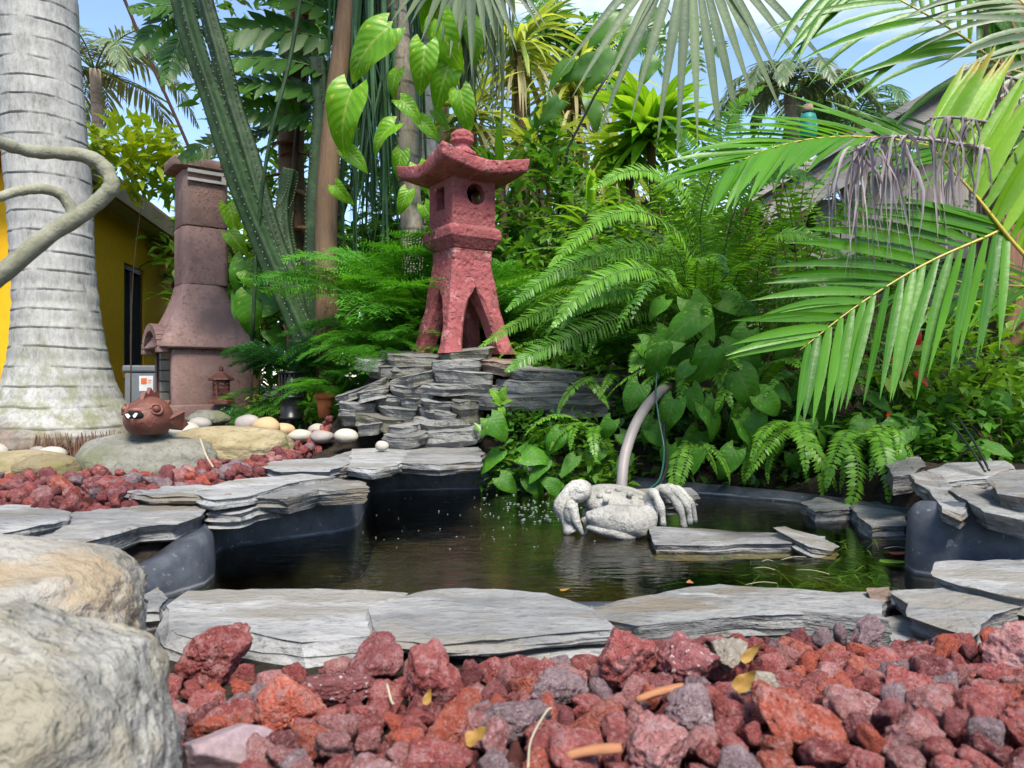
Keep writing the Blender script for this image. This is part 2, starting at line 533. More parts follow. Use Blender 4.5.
M['red_bloom'] = leaf_mat('red bloom', (0.5, 0.010, 0.012), (0.75, 0.03, 0.02), 0.25, 0.25, tint=(1.2, .6, .6))
M['pale_bloom'] = leaf_mat('lime bloom', (0.3, 0.45, 0.05), (0.5, 0.62, 0.1), 0.45, 0.35)
M['stem'] = plain_mat('green stem', (0.06, 0.12, 0.03), 0.5, 0.3)
M['stem_b'] = plain_mat('brown stem', (0.085, 0.045, 0.028), 0.7, 0.2)
M['stem_y'] = plain_mat('orange yellow stalk', (0.34, 0.26, 0.04), 0.4, 0.4)
M['cactus'] = plain_mat('cactus skin', (0.020, 0.046, 0.016), 0.55, 0.25, 0.3, 50, 0.4, stain=(0.055, 0.080, 0.034))
M['spine'] = plain_mat('spine wool', (0.17, 0.17, 0.11), 0.8, 0.1)
# stone
M['slate'] = stone_mat('grey slate', [(0.060, 0.060, 0.060), (0.15, 0.149, 0.147), (0.255, 0.252, 0.245), (0.20, 0.185, 0.16)], 3.2, 1.0, (1, 2.6, 2.6), speck=(0.06, 0.06, 0.062), layer=0.5, rough=0.78, grain=38, crust=(0.27, 0.265, 0.25), moss=(0.15, 0.125, 0.09))
M['slate_p'] = stone_mat('pale slate', [(0.085, 0.087, 0.088), (0.185, 0.184, 0.182), (0.295, 0.292, 0.285), (0.25, 0.23, 0.20)], 2.8, 1.0, (1, 2.4, 2.4), speck=(0.095, 0.095, 0.095), layer=0.45, rough=0.8, grain=36, moss=(0.185, 0.17, 0.145))
M['slate_d'] = stone_mat('weathered slate', [(0.075, 0.071, 0.066), (0.18, 0.172, 0.155), (0.30, 0.288, 0.255), (0.23, 0.20, 0.155)], 3.6, 1.0, (1, 2.4, 2.4), speck=(0.05, 0.05, 0.047), layer=0.5, rough=0.85, moss=(0.12, 0.115, 0.075))
M['slate_w'] = stone_mat('stacked grey slate', [(0.042, 0.041, 0.039), (0.110, 0.107, 0.100), (0.20, 0.194, 0.18), (0.15, 0.133, 0.107)], 4.5, 1.0, (1, 1.8, 1.8), speck=(0.05, 0.05, 0.048), layer=0.18, rough=0.85, grain=45, moss=(0.125, 0.118, 0.085))
M['slate_v'] = stone_mat('pale stacked slate', [(0.058, 0.058, 0.057), (0.145, 0.143, 0.138), (0.25, 0.245, 0.232), (0.19, 0.178, 0.155)], 4.5, 1.0, (1, 1.8, 1.8), speck=(0.075, 0.074, 0.072), layer=0.18, rough=0.85, grain=45)
M['slate_r'] = stone_mat('rusty slate', [(0.08, 0.055, 0.042), (0.18, 0.125, 0.095), (0.27, 0.215, 0.175)], 4, 0.9, (1, 3, 3), layer=0.5, speck=(.07, .055, .045))
M['boulder'] = stone_mat('cream boulder', [(0.10, 0.092, 0.075), (0.23, 0.21, 0.175), (0.38, 0.36, 0.32), (0.27, 0.23, 0.16)], 5, 1.0, (1, 1, 1), speck=(0.10, 0.09, 0.07), moss=(0.27, 0.205, 0.13), grain=38, pits=.6, pitscale=45)
M['boulder_f'] = stone_mat('pale boulder', [(0.085, 0.08, 0.066), (0.195, 0.187, 0.163), (0.33, 0.32, 0.29), (0.225, 0.20, 0.15)], 9, 1.0, (1, 1, 1), speck=(0.10, 0.09, 0.075), moss=(0.25, 0.22, 0.155), grain=48, pits=.7, pitscale=60)
M['boulder_g'] = stone_mat('grey green boulder', [(0.065, 0.065, 0.052), (0.145, 0.14, 0.115), (0.23, 0.22, 0.19)], 6, 1.0, speck=(0.08, 0.08, 0.065), moss=(0.11, 0.115, 0.06), grain=40)
M['boulder_y'] = stone_mat('sandy boulder', [(0.10, 0.078, 0.042), (0.22, 0.175, 0.098), (0.31, 0.265, 0.17)], 5, 1.0, (1, 1, 2.2), speck=(0.13, 0.11, 0.062), moss=(0.15, 0.135, 0.05), grain=40)
M['cobble'] = stone_mat('cream cobble', [(0.24, 0.215, 0.17), (0.33, 0.30, 0.25), (0.40, 0.375, 0.335)], 4, 0.2, rough=0.6)
M['cobble_o'] = stone_mat('ochre cobble', [(0.30, 0.18, 0.08), (0.39, 0.26, 0.14), (0.45, 0.33, 0.20)], 4, 0.2, rough=0.6)
M['cobble_g'] = stone_mat('grey cobble', [(0.16, 0.145, 0.13), (0.25, 0.22, 0.20), (0.32, 0.29, 0.265)], 4, 0.3, rough=0.65)
LC = {'brick red': [(0.16, 0.042, 0.041), (0.33, 0.092, 0.084), (0.47, 0.215, 0.20)],
      'rust orange': [(0.25, 0.053, 0.033), (0.42, 0.105, 0.070), (0.52, 0.22, 0.17)],
      'maroon': [(0.12, 0.037, 0.039), (0.23, 0.075, 0.076), (0.35, 0.17, 0.168)],
      'dusty pink': [(0.22, 0.085, 0.082), (0.39, 0.17, 0.16), (0.53, 0.33, 0.32)],
      'purple grey': [(0.14, 0.090, 0.096), (0.26, 0.18, 0.19), (0.39, 0.31, 0.32)]}
for k_, c_ in LC.items():
    M['lava '+k_] = stone_mat(k_+' lava', c_, 1.7, 1.0, speck=(c_[0]), rough=0.95, pits=0.9, grain=11, spec=0.1, pitscale=8, moss=tuple(a*.55+b*.45 for a, b in zip(c_[2], (0.33, 0.20, 0.20))), crust=c_[2])
for k_, c_ in LC.items():
    M['chips '+k_] = stone_mat(k_+' lava chips', c_, 55, 1.0, speck=(c_[0]), rough=0.95, pits=0.8, grain=380, spec=0.1, pitscale=330)
M['lava white'] = stone_mat('white crusted lava', LC['maroon'], 1.6, 0.9, crust=(0.62, 0.58, 0.58), rough=0.9, pits=0.6, grain=11, pitscale=9)
M['lava pale'] = stone_mat('speckled buff stone', [(0.13, 0.10, 0.08), (0.42, 0.36, 0.29), (0.60, 0.55, 0.46)], 3, 0.9, rough=0.9, pits=0.6, pitscale=9)
M['mauve'] = stone_mat('mauve slate', [(0.13, 0.09, 0.10), (0.20, 0.145, 0.155), (0.27, 0.21, 0.22)], 5, 0.3, rough=0.7)
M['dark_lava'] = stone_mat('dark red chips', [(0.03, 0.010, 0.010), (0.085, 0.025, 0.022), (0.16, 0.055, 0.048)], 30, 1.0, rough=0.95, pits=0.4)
M['concrete'] = stone_mat('weathered pale concrete', [(0.16, 0.15, 0.132), (0.36, 0.345, 0.31), (0.50, 0.485, 0.45)], 14, 0.8, speck=(0.14, 0.135, 0.12), pits=0.35, grain=80)
M['lantern'] = stone_mat('dusty red painted concrete', [(0.145, 0.036, 0.038), (0.26, 0.070, 0.073), (0.35, 0.125, 0.127)], 8, 1.0, speck=(0.13, 0.036, 0.037), pits=1.0, grain=34, crust=(0.42, 0.20, 0.195), pitscale=40, moss=(0.20, 0.064, 0.062))
M['fire'] = stone_mat('pinkish brown concrete', [(0.16, 0.096, 0.080), (0.295, 0.18, 0.150), (0.41, 0.27, 0.23)], 3, 0.5, pits=0.5, grain=40, speck=(0.12, 0.072, 0.062), pitscale=55, moss=(0.22, 0.142, 0.122))
M['terracotta'] = stone_mat('rusty terracotta', [(0.080, 0.026, 0.018), (0.15, 0.050, 0.034), (0.23, 0.092, 0.066)], 9, 0.4, rough=0.5, grain=90, speck=(0.06, 0.022, 0.017), spec=0.4)
M['firebrick'] = stone_mat('sooty firebrick', [(0.17, 0.15, 0.12), (0.34, 0.30, 0.24), (0.42, 0.38, 0.32)], 10, 0.4)
M['soot'] = plain_mat('soot', (0.012, 0.011, 0.010), 0.95, 0.1)
# built things
def liner_mat():
    t = NT('black pond liner')
    co = t.coords(False)
    n = t.noise(co, 9, 6, 0.7)
    col = t.ramp(n, [(0.35, (0.024, 0.029, 0.038)), (0.5, (0.038, 0.044, 0.056)), (0.68, (0.075, 0.082, 0.095))])
    sep = t.n('SeparateXYZ'); t.l(co, sep.inputs[0])
    z = t.math('ADD', sep.outputs[2], t.math('MULTIPLY', t.math('SUBTRACT', t.noise(co, 14, 3), .5), .008))
    wl = t.ramp(t.math('ABSOLUTE', t.math('SUBTRACT', z, .008)), [(0.0, 0.8), (0.004, 0.0)])
    col = t.mix(t.math('MULTIPLY', wl, t.ramp(t.noise(co, 5, 3), [(.4, 0.0), (.6, 1.0)])), col, (0.30, 0.31, 0.31))
    col = t.mix(t.ramp(t.noise(co, 55, 3), [(0.66, 0.0), (0.70, 0.6)]), col, (0.18, 0.18, 0.17))
    return t.done(t.bsdf(col, 0.62, 0.3, t.bump(t.noise(co, 5, 4), 0.25, 0.03)))
M['liner'] = liner_mat()
M['yellow'] = plain_mat('mustard stucco', (0.80, 0.42, 0.016), 0.85, 0.15, 0.15, 120, 0.08)
M['orange'] = plain_mat('tan stucco', (0.42, 0.20, 0.05), 0.85, 0.15, 0.15, 120, 0.1)
M['fascia'] = plain_mat('brown painted fascia', (0.16, 0.105, 0.05), 0.6, 0.3, 0.1, 40, 0.25)
M['rooft'] = stone_mat('terracotta roof tile', [(0.20, 0.09, 0.06), (0.32, 0.15, 0.10), (0.42, 0.24, 0.17)], 8, 0.4)
M['soffit'] = plain_mat('grey soffit', (0.42, 0.40, 0.37), 0.8, 0.2)
M['darkframe'] = plain_mat('black window frame', (0.018, 0.018, 0.02), 0.35, 0.4)
M['white'] = plain_mat('white paint', (0.55, 0.55, 0.53), 0.6, 0.3, 0.1, 60, 0.06)
M['roofg'] = plain_mat('pale grey roof', (0.42, 0.42, 0.41), 0.7, 0.2)
M['boxgrey'] = plain_mat('grey plastic', (0.17, 0.18, 0.185), 0.5, 0.35)
M['stickw'] = plain_mat('white sticker', (0.75, 0.75, 0.72), 0.5, 0.3)
M['sticko'] = plain_mat('orange sticker print', (0.75, 0.16, 0.05), 0.5, 0.3)
M['black'] = plain_mat('black plastic', (0.012, 0.012, 0.013), 0.35, 0.4)
M['potred'] = plain_mat('orange terracotta pot', (0.46, 0.125, 0.045), 0.75, 0.2, 0.1, 60, 0.15)
M['pipe'] = plain_mat('pinkish grey pipe', (0.20, 0.175, 0.165), 0.5, 0.35, 0.1, 30, 0.2, stain=(0.11, 0.10, 0.085))
M['cable'] = plain_mat('green cable', (0.008, 0.055, 0.032), 0.4, 0.4)
M['teal'] = plain_mat('teal wrap', (0.01, 0.16, 0.13), 0.5, 0.3, 0.2, 60)
M['woodg'] = wood_mat('weathered grey wood', (0.15, 0.13, 0.12), (0.38, 0.35, 0.33))
M['woodgx'] = wood_mat('weathered grey board', (0.15, 0.13, 0.12), (0.36, 0.34, 0.33), axis='X')
M['woodr'] = wood_mat('reddish wood', (0.13, 0.062, 0.042), (0.29, 0.155, 0.11))
M['bark_t'] = wood_mat('tan bark', (0.060, 0.037, 0.021), (0.16, 0.10, 0.06), 14, bump=.6)
M['twigbark'] = stone_mat('lichen grey green bark', [(0.14, 0.14, 0.09), (0.26, 0.255, 0.18), (0.36, 0.35, 0.28)], 16, 0.5, speck=(0.16, .155, .11))
M['chip'] = wood_mat('orange bark chip', (0.16, 0.062, 0.028), (0.33, 0.15, 0.075), axis='X')
M['dryleaf'] = leaf_mat('dry yellow leaf', (0.26, 0.13, 0.025), (0.40, 0.25, 0.06), 0.3, 0.6, tint=(1, .9, .6))
M['twig'] = plain_mat('dry straw', (0.34, 0.29, 0.20), 0.8, 0.2)
M['sheath'] = leaf_mat('brown leaf sheath', (0.13, 0.072, 0.032), (0.34, 0.20, 0.095), 0.15, 0.7, tint=(1.0, .8, .5), spec=.15)
M['glass'] = plain_mat('dark window glass', (0.03, 0.04, 0.04), 0.06, 0.6)

def ringed_mat(name, base, pale, dark, freq, lichen=None, roots=None):
    """palm trunk: pale bark with thin rings up the trunk, blotched; fibrous near the ground"""
    t = NT(name)
    co = t.coords(False)
    sep = t.n('SeparateXYZ'); t.l(co, sep.inputs[0])
    z = t.math('ADD', sep.outputs[2], t.math('MULTIPLY', t.noise(co, 3, 2), 0.035))
    z = t.math('ADD', z, t.math('MULTIPLY', t.noise(co, 14, 3), 0.012))
    fr = t.math('FRACT', t.math('MULTIPLY', z, freq))
    line = t.ramp(fr, [(0.0, 1.0), (0.13, 0.0)])
    brk = t.ramp(t.noise(co, 7, 4), [(0.40, 0.0), (0.58, 1.0)])
    line = t.math('MULTIPLY', line, brk)
    n = t.noise(co, 6, 8, 0.7)
    n2 = t.noise(t.coords(False, scale=(1, 1, .35)), 55, 5, 0.75)
    col = t.ramp(t.math('ADD', t.math('MULTIPLY', n, 0.5), t.math('MULTIPLY', n2, 0.5)), [(0.34, dark), (0.47, base), (0.66, pale)])
    if lichen:
        lo = t.ramp(sep.outputs[2], [(0.10, 1.0), (0.75, 0.0)])
        col = t.mix(t.math('MULTIPLY', lo, t.ramp(t.noise(co, 16, 6, 0.75), [(0.44, 0.0), (0.58, 0.85)])), col, lichen)
    if roots:
        lo = t.ramp(t.math('ADD', sep.outputs[2], t.math('MULTIPLY', t.noise(co, 5, 3), 0.30)), [(0.22, 1.0), (0.32, 0.0)])
        fib = t.noise(t.coords(False, scale=(1, 1, .08)), 60, 4, .7)
        col = t.mix(lo, col, t.ramp(fib, [(0.35, tuple(x*.35 for x in roots)), (0.65, roots)]))
    col = t.mix(t.math('MULTIPLY', line, 0.8), col, (0.06, 0.06, 0.045))
    bp = t.bump(t.math('SUBTRACT', t.math('MULTIPLY', n2, 0.5), t.math('MULTIPLY', line, 1.2)), 0.55, 0.012)
    return t.done(t.bsdf(col, 0.85, 0.2, bp))
M['royal'] = ringed_mat('ringed grey palm bark', (0.27, 0.262, 0.245), (0.42, 0.41, 0.385), (0.125, 0.12, 0.108), 13.0, (0.15, 0.155, 0.075), (0.16, 0.10, 0.07))
M['slimpalm'] = ringed_mat('ringed brown palm bark', (0.20, 0.165, 0.13), (0.34, 0.30, 0.25), (0.10, 0.085, 0.065), 7.0)

def ground_mat():
    t = NT('garden soil')
    co = t.coords(False)
    n = t.noise(co, 9, 8, 0.7); n2 = t.noise(co, 90, 5, 0.7)
    col = t.ramp(t.math('ADD', t.math('MULTIPLY', n, .6), t.math('MULTIPLY', n2, .4)), [(0.35, (0.010, 0.008, 0.006)), (0.5, (0.030, 0.023, 0.017)), (0.68, (0.07, 0.056, 0.043))])
    return t.done(t.bsdf(col, 0.95, 0.15, t.bump(t.math('ADD', n, n2), 0.8, 0.02)))
M['soil'] = ground_mat()
def bottom_mat():
    t = NT('silty pond floor')
    co = t.coords(False)
    n = t.noise(co, 7, 6, 0.65); n2 = t.noise(co, 26, 4, 0.6)
    col = t.ramp(n, [(0.34, (0.13, 0.12, 0.04)), (0.5, (0.38, 0.32, 0.10)), (0.66, (0.32, 0.40, 0.07))])
    col = t.mix(t.ramp(n2, [(0.62, 0.0), (0.70, 1.0)]), col, (0.30, 0.17, 0.06))
    return t.done(t.bsdf(col, 0.9, 0.1, t.bump(n2, 0.5, 0.02)))
M['pondfloor'] = bottom_mat()
def water_mat():
    t = NT('pond water')
    co = t.coords(False)
    n1 = t.noise(t.coords(False, scale=(0.55, 1.7, 1)), 16, 3, 0.5, 0.6)
    n2 = t.noise(t.coords(False, scale=(0.6, 1.6, 1)), 55, 3, 0.5, 0.3)
    # livelier where the pipe drips in, near (0.05, 2.35)
    dv = t.n('VectorMath', operation='DISTANCE'); t.l(co, dv.inputs[0]); dv.inputs[1].default_value = (-0.02, 2.35, 0)
    live = t.ramp(dv.outputs[1], [(0.1, 1.0), (0.95, 0.14)])
    h = t.math('MULTIPLY', t.math('ADD', t.math('MULTIPLY', n1, 1.0), t.math('MULTIPLY', n2, 0.45)), live)
    bp = t.bump(h, 0.24, 0.03)
    gl = t.n('BsdfGlossy'); gl.inputs['Roughness'].default_value = 0.015; t.l(bp, gl.inputs['Normal'])
    gl.inputs['Color'].default_value = (1, 1, 1, 1)
    tr = t.n('BsdfTransparent'); tr.inputs['Color'].default_value = (0.80, 0.77, 0.50, 1)
    fr = t.n('Fresnel'); fr.inputs['IOR'].default_value = 1.40; t.l(bp, fr.inputs['Normal'])
    ms = t.n('MixShader'); t.l(fr.outputs[0], ms.inputs[0]); t.l(tr.outputs[0], ms.inputs[1]); t.l(gl.outputs[0], ms.inputs[2])
    return t.done(ms.outputs[0])
M['water'] = water_mat()
def foam_mat():
    t = NT('water foam')
    return t.done(t.bsdf((0.28, 0.30, 0.30), 0.25, 0.5))
M['foam'] = foam_mat()
# ------------------------------------------------------------------ ground, pond
POND = [(-.74, 1.27), (-.60, 1.46), (-.725, 1.79), (-.435, 2.02), (-.52, 2.72), (-.1, 2.80), (.25, 2.80), (.65, 2.70), (.97, 2.5), (1.12, 2.06),
        (.83, 1.545), (1.15, 1.47), (1.10, 1.36), (.7, 1.31), (.3, 1.29), (-.2, 1.28), (-.5, 1.26)]
LTOP = [.02, .085, .085, .10, .10, .10, .06, .03, .022, .04, .145, .145, .02, .015, .015, .015, .03]
def inside(x, y, poly=POND):
    c = False; j = len(poly)-1
    for i in range(len(poly)):
        xi, yi = poly[i]; xj, yj = poly[j]
        if (yi > y) != (yj > y) and x < (xj-xi)*(y-yi)/(yj-yi)+xi: c = not c
        j = i
    return c
def edge_dist(x, y, poly=POND):
    best = 9e9
    for i in range(len(poly)):
        a = V(poly[i]); b = V(poly[(i+1) % len(poly)]); p = V((x, y))
        t = max(0, min(1, (p-a).dot(b-a)/(b-a).length_squared))
        best = min(best, (p-a-(b-a)*t).length)
    return best
def sm(a, b, x):
    t = max(0, min(1, (x-a)/(b-a))); return t*t*(3-2*t)
def land(x, y):
    h = 0.0
    left = sm(-.45, -.80, x)
    h += 0.115*max(sm(1.25, 1.6, y)*left, sm(1.6, 2.2, y)*sm(.9, 1.2, abs(x)), sm(2.6, 2.9, y))
    h += 0.03*sm(.80, 1.1, x)*sm(1.25, 1.6, y)*(1-sm(2.4, 2.7, y))
    mound = sm(2.98, 3.35, y)*sm(-.95, -.55, x)*(1-sm(5.5, 8, y))
    h += 0.36*mound
    h += 0.02*noise.noise(V((x*1.3, y*1.3, 2.0)))
    return h
def hz(x, y):
    if -1 < x < 1.5 and 1 < y < 3 and (inside(x, y) or edge_dist(x, y) < .055):
        return -0.13+0.02*noise.noise(V((x*4, y*4, 0)))
    return land(x, y)
def axis(lo, hi, st, far, grow=1.35):
    a = [lo+st*i for i in range(int((hi-lo)/st)+1)]
    s = st; q = a[-1]
    while q < far: s *= grow; q += s; a.append(q)
    s = st; q = a[0]
    while q > -far: s *= grow; q -= s; a.insert(0, q)
    return a
xs = axis(-3, 3, .05, 150); ys = axis(0.2, 5, .05, 150)
g = MB()
nx = len(xs)
g.add([V((x, y, hz(x, y))) for y in ys for x in xs],
      [(j*nx+i, j*nx+i+1, (j+1)*nx+i+1, (j+1)*nx+i) for j in range(len(ys)-1) for i in range(nx-1)])
grd = g.build('ground', [M['soil'], M['pondfloor']])
tag(grd, None, None, None, 'structure')
for p in grd.data.polygons:
    c = p.center
    if c.z < -.2: p.material_index = 1

def refine(poly, tops, step=.06):
    P = []; n = len(poly)
    for i in range(n):
        a = V(poly[i]); b = V(poly[(i+1) % n])
        L = (b-a).length; k = max(2, int(L/step))
        for j in range(k):
            t = j/k
            P.append((a.lerp(b, t), tops[i]*(1-t)+tops[(i+1) % n]*t))
    Q = []
    for it in range(1):        # round the corners a little
        m = len(P)
        P = [((P[i-1][0]+P[i][0]*2+P[(i+1) % m][0])/4, P[i][1]) for i in range(m)]
    return P
RP = refine(POND, LTOP)
m_ = len(RP)
cx = V((sum(p.x for p, t in RP)/m_, sum(p.y for p, t in RP)/m_))
lb = MB()
rows = []
for dz, off in ((None, .05), (None, .012), (None, 0.0), (.02, -0.005), (0.0, -.004), (-.08, -.01), (-.14, -.03)):
    row = []
    for i, (p, top) in enumerate(RP):
        t = (RP[(i+1) % m_][0]-RP[i-1][0]).normalized()
        nrm = V((t.y, -t.x))            # the outline runs clockwise seen from above: left-hand normal points out
        if nrm.dot(p-cx) < 0 and False: nrm = -nrm
        q = p-nrm*off
        z = top if dz is None and off == .05 else (top+.004 if off == .012 else top-.012 if dz is None else min(dz, top-.015))
        row.append(V((q.x, q.y, z)))
    rows.append(row)
fs = []
for r in range(len(rows)-1):
    for i in range(m_):
        fs.append((r*m_+i, r*m_+(i+1) % m_, (r+1)*m_+(i+1) % m_, (r+1)*m_+i))
lb.add([v for r in rows for v in r], fs)
pond_liner = lb.build('pond_liner', M['liner'])
sol = pond_liner.modifiers.new('thickness', 'SOLIDIFY'); sol.thickness = .006
tag(pond_liner, 'black moulded plastic pond liner holding the water under the slate edging', 'pond liner')

wb = MB()
wp = [V((p.x, p.y, 0)) for p, t in RP]
wo = wb.build('water', M['water'])
bmw = bmesh.new()
vv = [bmw.verts.new(p) for p in wp]
fw = bmw.faces.new(vv)
bmesh.ops.triangulate(bmw, faces=[fw])
if sum(f.normal.z for f in bmw.faces) < 0:
    bmesh.ops.reverse_faces(bmw, faces=bmw.faces[:])
bmw.to_mesh(wo.data); bmw.free()
if not wo.data.materials: wo.data.materials.append(M['water'])
tag(wo, None, None, None, 'structure')

# ------------------------------------------------------------------ yellow house
C = V((-3.84, 5.77, 0)); dr = V((-.176, 1, 0)).normalized(); df = V((-1, -.176, 0)).normalized()
HM = Matrix(((dr.x, df.x, 0, C.x), (dr.y, df.y, 0, C.y), (0, 0, 1, 0), (0, 0, 0, 1)))   # local x: along the side wall, y: along the front wall
house = empty('yellow_house', C, 'mustard yellow stucco house with a low tiled roof behind the ringed palm trunk', 'house')
def part(mb, name, mats, root, smooth=False, bv=0):
    """mb in world space -> child of root"""
    o = mb.build(name, mats, None, smooth)
    o.parent = root
    o.matrix_parent_inverse = Matrix.Identity(4)
    o.matrix_local = (Matrix.Translation(root.location) @ Matrix.Rotation(root.rotation_euler[2], 4, 'Z')).inverted()
    if bv: bevel(o, bv)
    return o
def wx(px):      # distance along the side wall at a pixel column
    k = (px-512)/F
    y = (C.x-C.y*dr.x/dr.y)/(k-dr.x/dr.y)
    return (y-C.y)/dr.y
w0, w1 = wx(124), wx(144)
b = MB()
# side wall with a window hole, front wall and the two others
for lo, hi in (((0, 0, .0), (w0, .15, 2.2)), ((w1, 0, 0), (6, .15, 2.2)), ((w0, 0, 0), (w1, .15, .52)), ((w0, 0, 1.74), (w1, .15, 2.2)),
               ((0, .15, 0), (.15, 5, 2.2)), ((5.85, .15, 0), (6, 5, 2.2)), ((.15, 4.85, 0), (5.85, 5, 2.2))):
    box(b, lo, hi, 0, HM)
part(b, 'wall', M['yellow'], house)
wf = MB()
for lo, hi in (((w0, .02, .52), (w0+.06, .12, 1.74)), ((w1-.06, .02, .52), (w1, .12, 1.74)), ((w0+.06, .02, .52), (w1-.06, .12, .58)), ((w0+.06, .02, 1.68), (w1-.06, .12, 1.74)),
               ((w0+.32, .04, .58), (w0+.37, .10, 1.68))):
    box(wf, lo, hi, 0, HM)
win = part(wf, 'window', M['darkframe'], house)
pb = MB(); box(pb, (w0+.06, .075, .58), (w1-.06, .085, 1.68), 0, HM)
pane = pb.build('pane', M['glass'], None, False)
pane.parent = win; pane.matrix_parent_inverse = Matrix.Identity(4)
sb_ = MB(); box(sb_, (w0-.03, -.05, .47), (w1+.03, .015, .52), 0, HM)
sill = sb_.build('sill', M['yellow'], None, False); sill.parent = win; sill.matrix_parent_inverse = Matrix.Identity(4)
ob = MB(); ov = .42
lo_ = [HM @ V(p) for p in ((-ov, -ov, 2.16), (6+ov, -ov, 2.16), (6+ov, 5+ov, 2.16), (-ov, 5+ov, 2.16))]
hi_ = [HM @ V(p) for p in ((2.1, 2.2, 3.0), (3.9, 2.2, 3.0), (3.9, 2.8, 3.0), (2.1, 2.8, 3.0))]
loft(ob, [[p+V((0, 0, .10)) for p in lo_], [p+V((0, 0, .13)) for p in lo_], hi_], 0)
part(ob, 'roof', M['rooft'], house)
fb = MB()
for lo, hi in (((-ov, -ov, 2.09), (6+ov, -ov+.04, 2.26)), ((-ov, -ov+.04, 2.09), (-ov+.04, 5+ov, 2.26))):
    box(fb, lo, hi, 0, HM)
part(fb, 'fascia', M['fascia'], house)
sf = MB(); box(sf, (-ov+.04, -ov+.04, 2.20), (6+ov-.04, 5+ov-.04, 2.255), 0, HM)
part(sf, 'soffit', M['soffit'], house)

ub = empty('utility_box', V((-3.20, 6.45, .10)), 'grey utility box with an orange and white sticker beside the yellow house', 'utility box', rz=R(10))
b = MB(); box(b, (-.12, -.15, 0), (.14, .2, .40)); bevel(b.build('body', M['boxgrey'], ub, False), .015)
b = MB(); box(b, (-.135, -.165, .402), (.155, .215, .46)); bevel(b.build('lid', M['boxgrey'], ub, False), .015)
b = MB(); box(b, (0.0, -.154, .24), (.11, -.151, .37)); st = b.build('sticker', M['stickw'], ub, False)
b = MB(); box(b, (.015, -.157, .30), (.06, -.1545, .35)); box(b, (.07, -.157, .33), (.10, -.1545, .335)); box(b, (.07, -.157, .31), (.095, -.1545, .315))
b.build('print', M['sticko'], st, False)

# pale building glimpsed through the plants
wh = empty('white_building', V((1.6, 10.2, 0)), 'white building with a shallow grey roof glimpsed through the ferns', 'building')
b = MB(); box(b, (-1.2, 0, 0), (5.5, .2, 2.55)); b.build('wall', M['white'], wh, False)
b = MB()
loft(b, [[V(p) for p in ((-1.5, -.35, 2.555), (5.8, -.35, 2.555), (5.8, 2.4, 2.555), (-1.5, 2.4, 2.555))],
         [V(p) for p in ((-1.5, -.35, 2.66), (5.8, -.35, 2.66), (5.8, 2.4, 2.66), (-1.5, 2.4, 2.66))],
         [V(p) for p in ((-1.5, .9, 2.95), (5.8, .9, 2.95), (5.8, 1.1, 2.95), (-1.5, 1.1, 2.95))]])
b.build('roof', M['roofg'], wh, False)
for k in range(4):
    b = MB(); x = -.8+k*1.6
    for lo, hi in (((x, -.03, 1.0), (x+.05, -.002, 2.1)), ((x+.85, -.03, 1.0), (x+.9, -.002, 2.1)), ((x+.05, -.03, 1.0), (x+.85, -.002, 1.05)), ((x+.05, -.03, 2.05), (x+.85, -.002, 2.1))):
        box(b, lo, hi)
    wi = b.build('window', M['roofg'], wh, False)
    b = MB(); box(b, (x+.05, -.012, 1.05), (x+.85, -.004, 2.05)); b.build('pane', M['glass'], wi, False)

# ------------------------------------------------------------------ wooden shed and fence on the right
shed = empty('wooden_shed', V((2.55, 4.05, .1)), 'weathered grey wooden shed with a sloping gable board behind the palm fronds', 'shed', rz=R(-7))
b = MB()
x = -.85
rs = random.Random(4)
while x < 1.6:      # vertical boards; the tops follow the gable
    wd = .135
    top = 1.25+0.56*min(x+1.0, 1.6)
    o_ = rs.uniform(-.004, .004)
    box(b, (x, o_, 0), (x+wd-.008, .022+o_, top+wd*.56*0.0))
    x += wd
wall = b.build('wall', M['woodg'], shed, False)
b = MB(); box(b, (-.9, -.05, .98), (1.65, -.006, 1.08)); b.build('rail', M['woodgx'], shed, False)
b = MB()
A = V((-1.12, -.14, 1.15)); B_ = V((1.6, -.14, 2.72))
d_ = (B_-A).normalized(); n_ = V((-d_.z, 0, d_.x))
for th0, th1, y0, y1 in ((0, .16, -.14, -.10),):
    loft(b, [[A+n_*th0+V((0, 0, 0)), A+n_*th1, A+n_*th1+V((0, .04, 0)), A+n_*th0+V((0, .04, 0))],
             [B_+n_*th0, B_+n_*th1, B_+n_*th1+V((0, .04, 0)), B_+n_*th0+V((0, .04, 0))]])
b.build('gable_board', M['woodgx'], shed, False)
b = MB()
loft(b, [[A+n_*.165+V((-.03, -.05, 0)), A+n_*.20+V((-.03, -.05, 0)), A+n_*.20+V((-.03, 1.6, 0)), A+n_*.165+V((-.03, 1.6, 0))],
         [B_+n_*.165+V((0, -.05, 0)), B_+n_*.20+V((0, -.05, 0)), B_+n_*.20+V((0, 1.6, 0)), B_+n_*.165+V((0, 1.6, 0))]])
b.build('roof', M['woodgx'], shed, False)
fp = empty('wooden_post', V((2.07, 3.1, .1)), 'tall reddish brown wooden post at the shed corner', 'post', rz=R(-8))
b = MB(); box(b, (-.02, 0, 0), (.20, .14, 3.0)); bevel(b.build('post', M['woodr'], fp, False), .006)
b = MB(); box(b, (.205, .03, .75), (1.2, .06, .87)); box(b, (.205, .03, 1.5), (1.2, .06, 1.6)); b.build('rail', M['woodr'], fp, False)
fe = empty('board_fence', V((2.35, 3.3, .1)), 'reddish vertical board fence beside the tall wooden post', 'fence', rz=R(-8))
b = MB()
for k in range(9):
    box(b, (-.25+k*.15, rs.uniform(-.004, .004), 0), (-.25+k*.15+.142, .02, 2.3+rs.uniform(-.02, .02)))
b.build('panel', M['woodr'], fe, False)
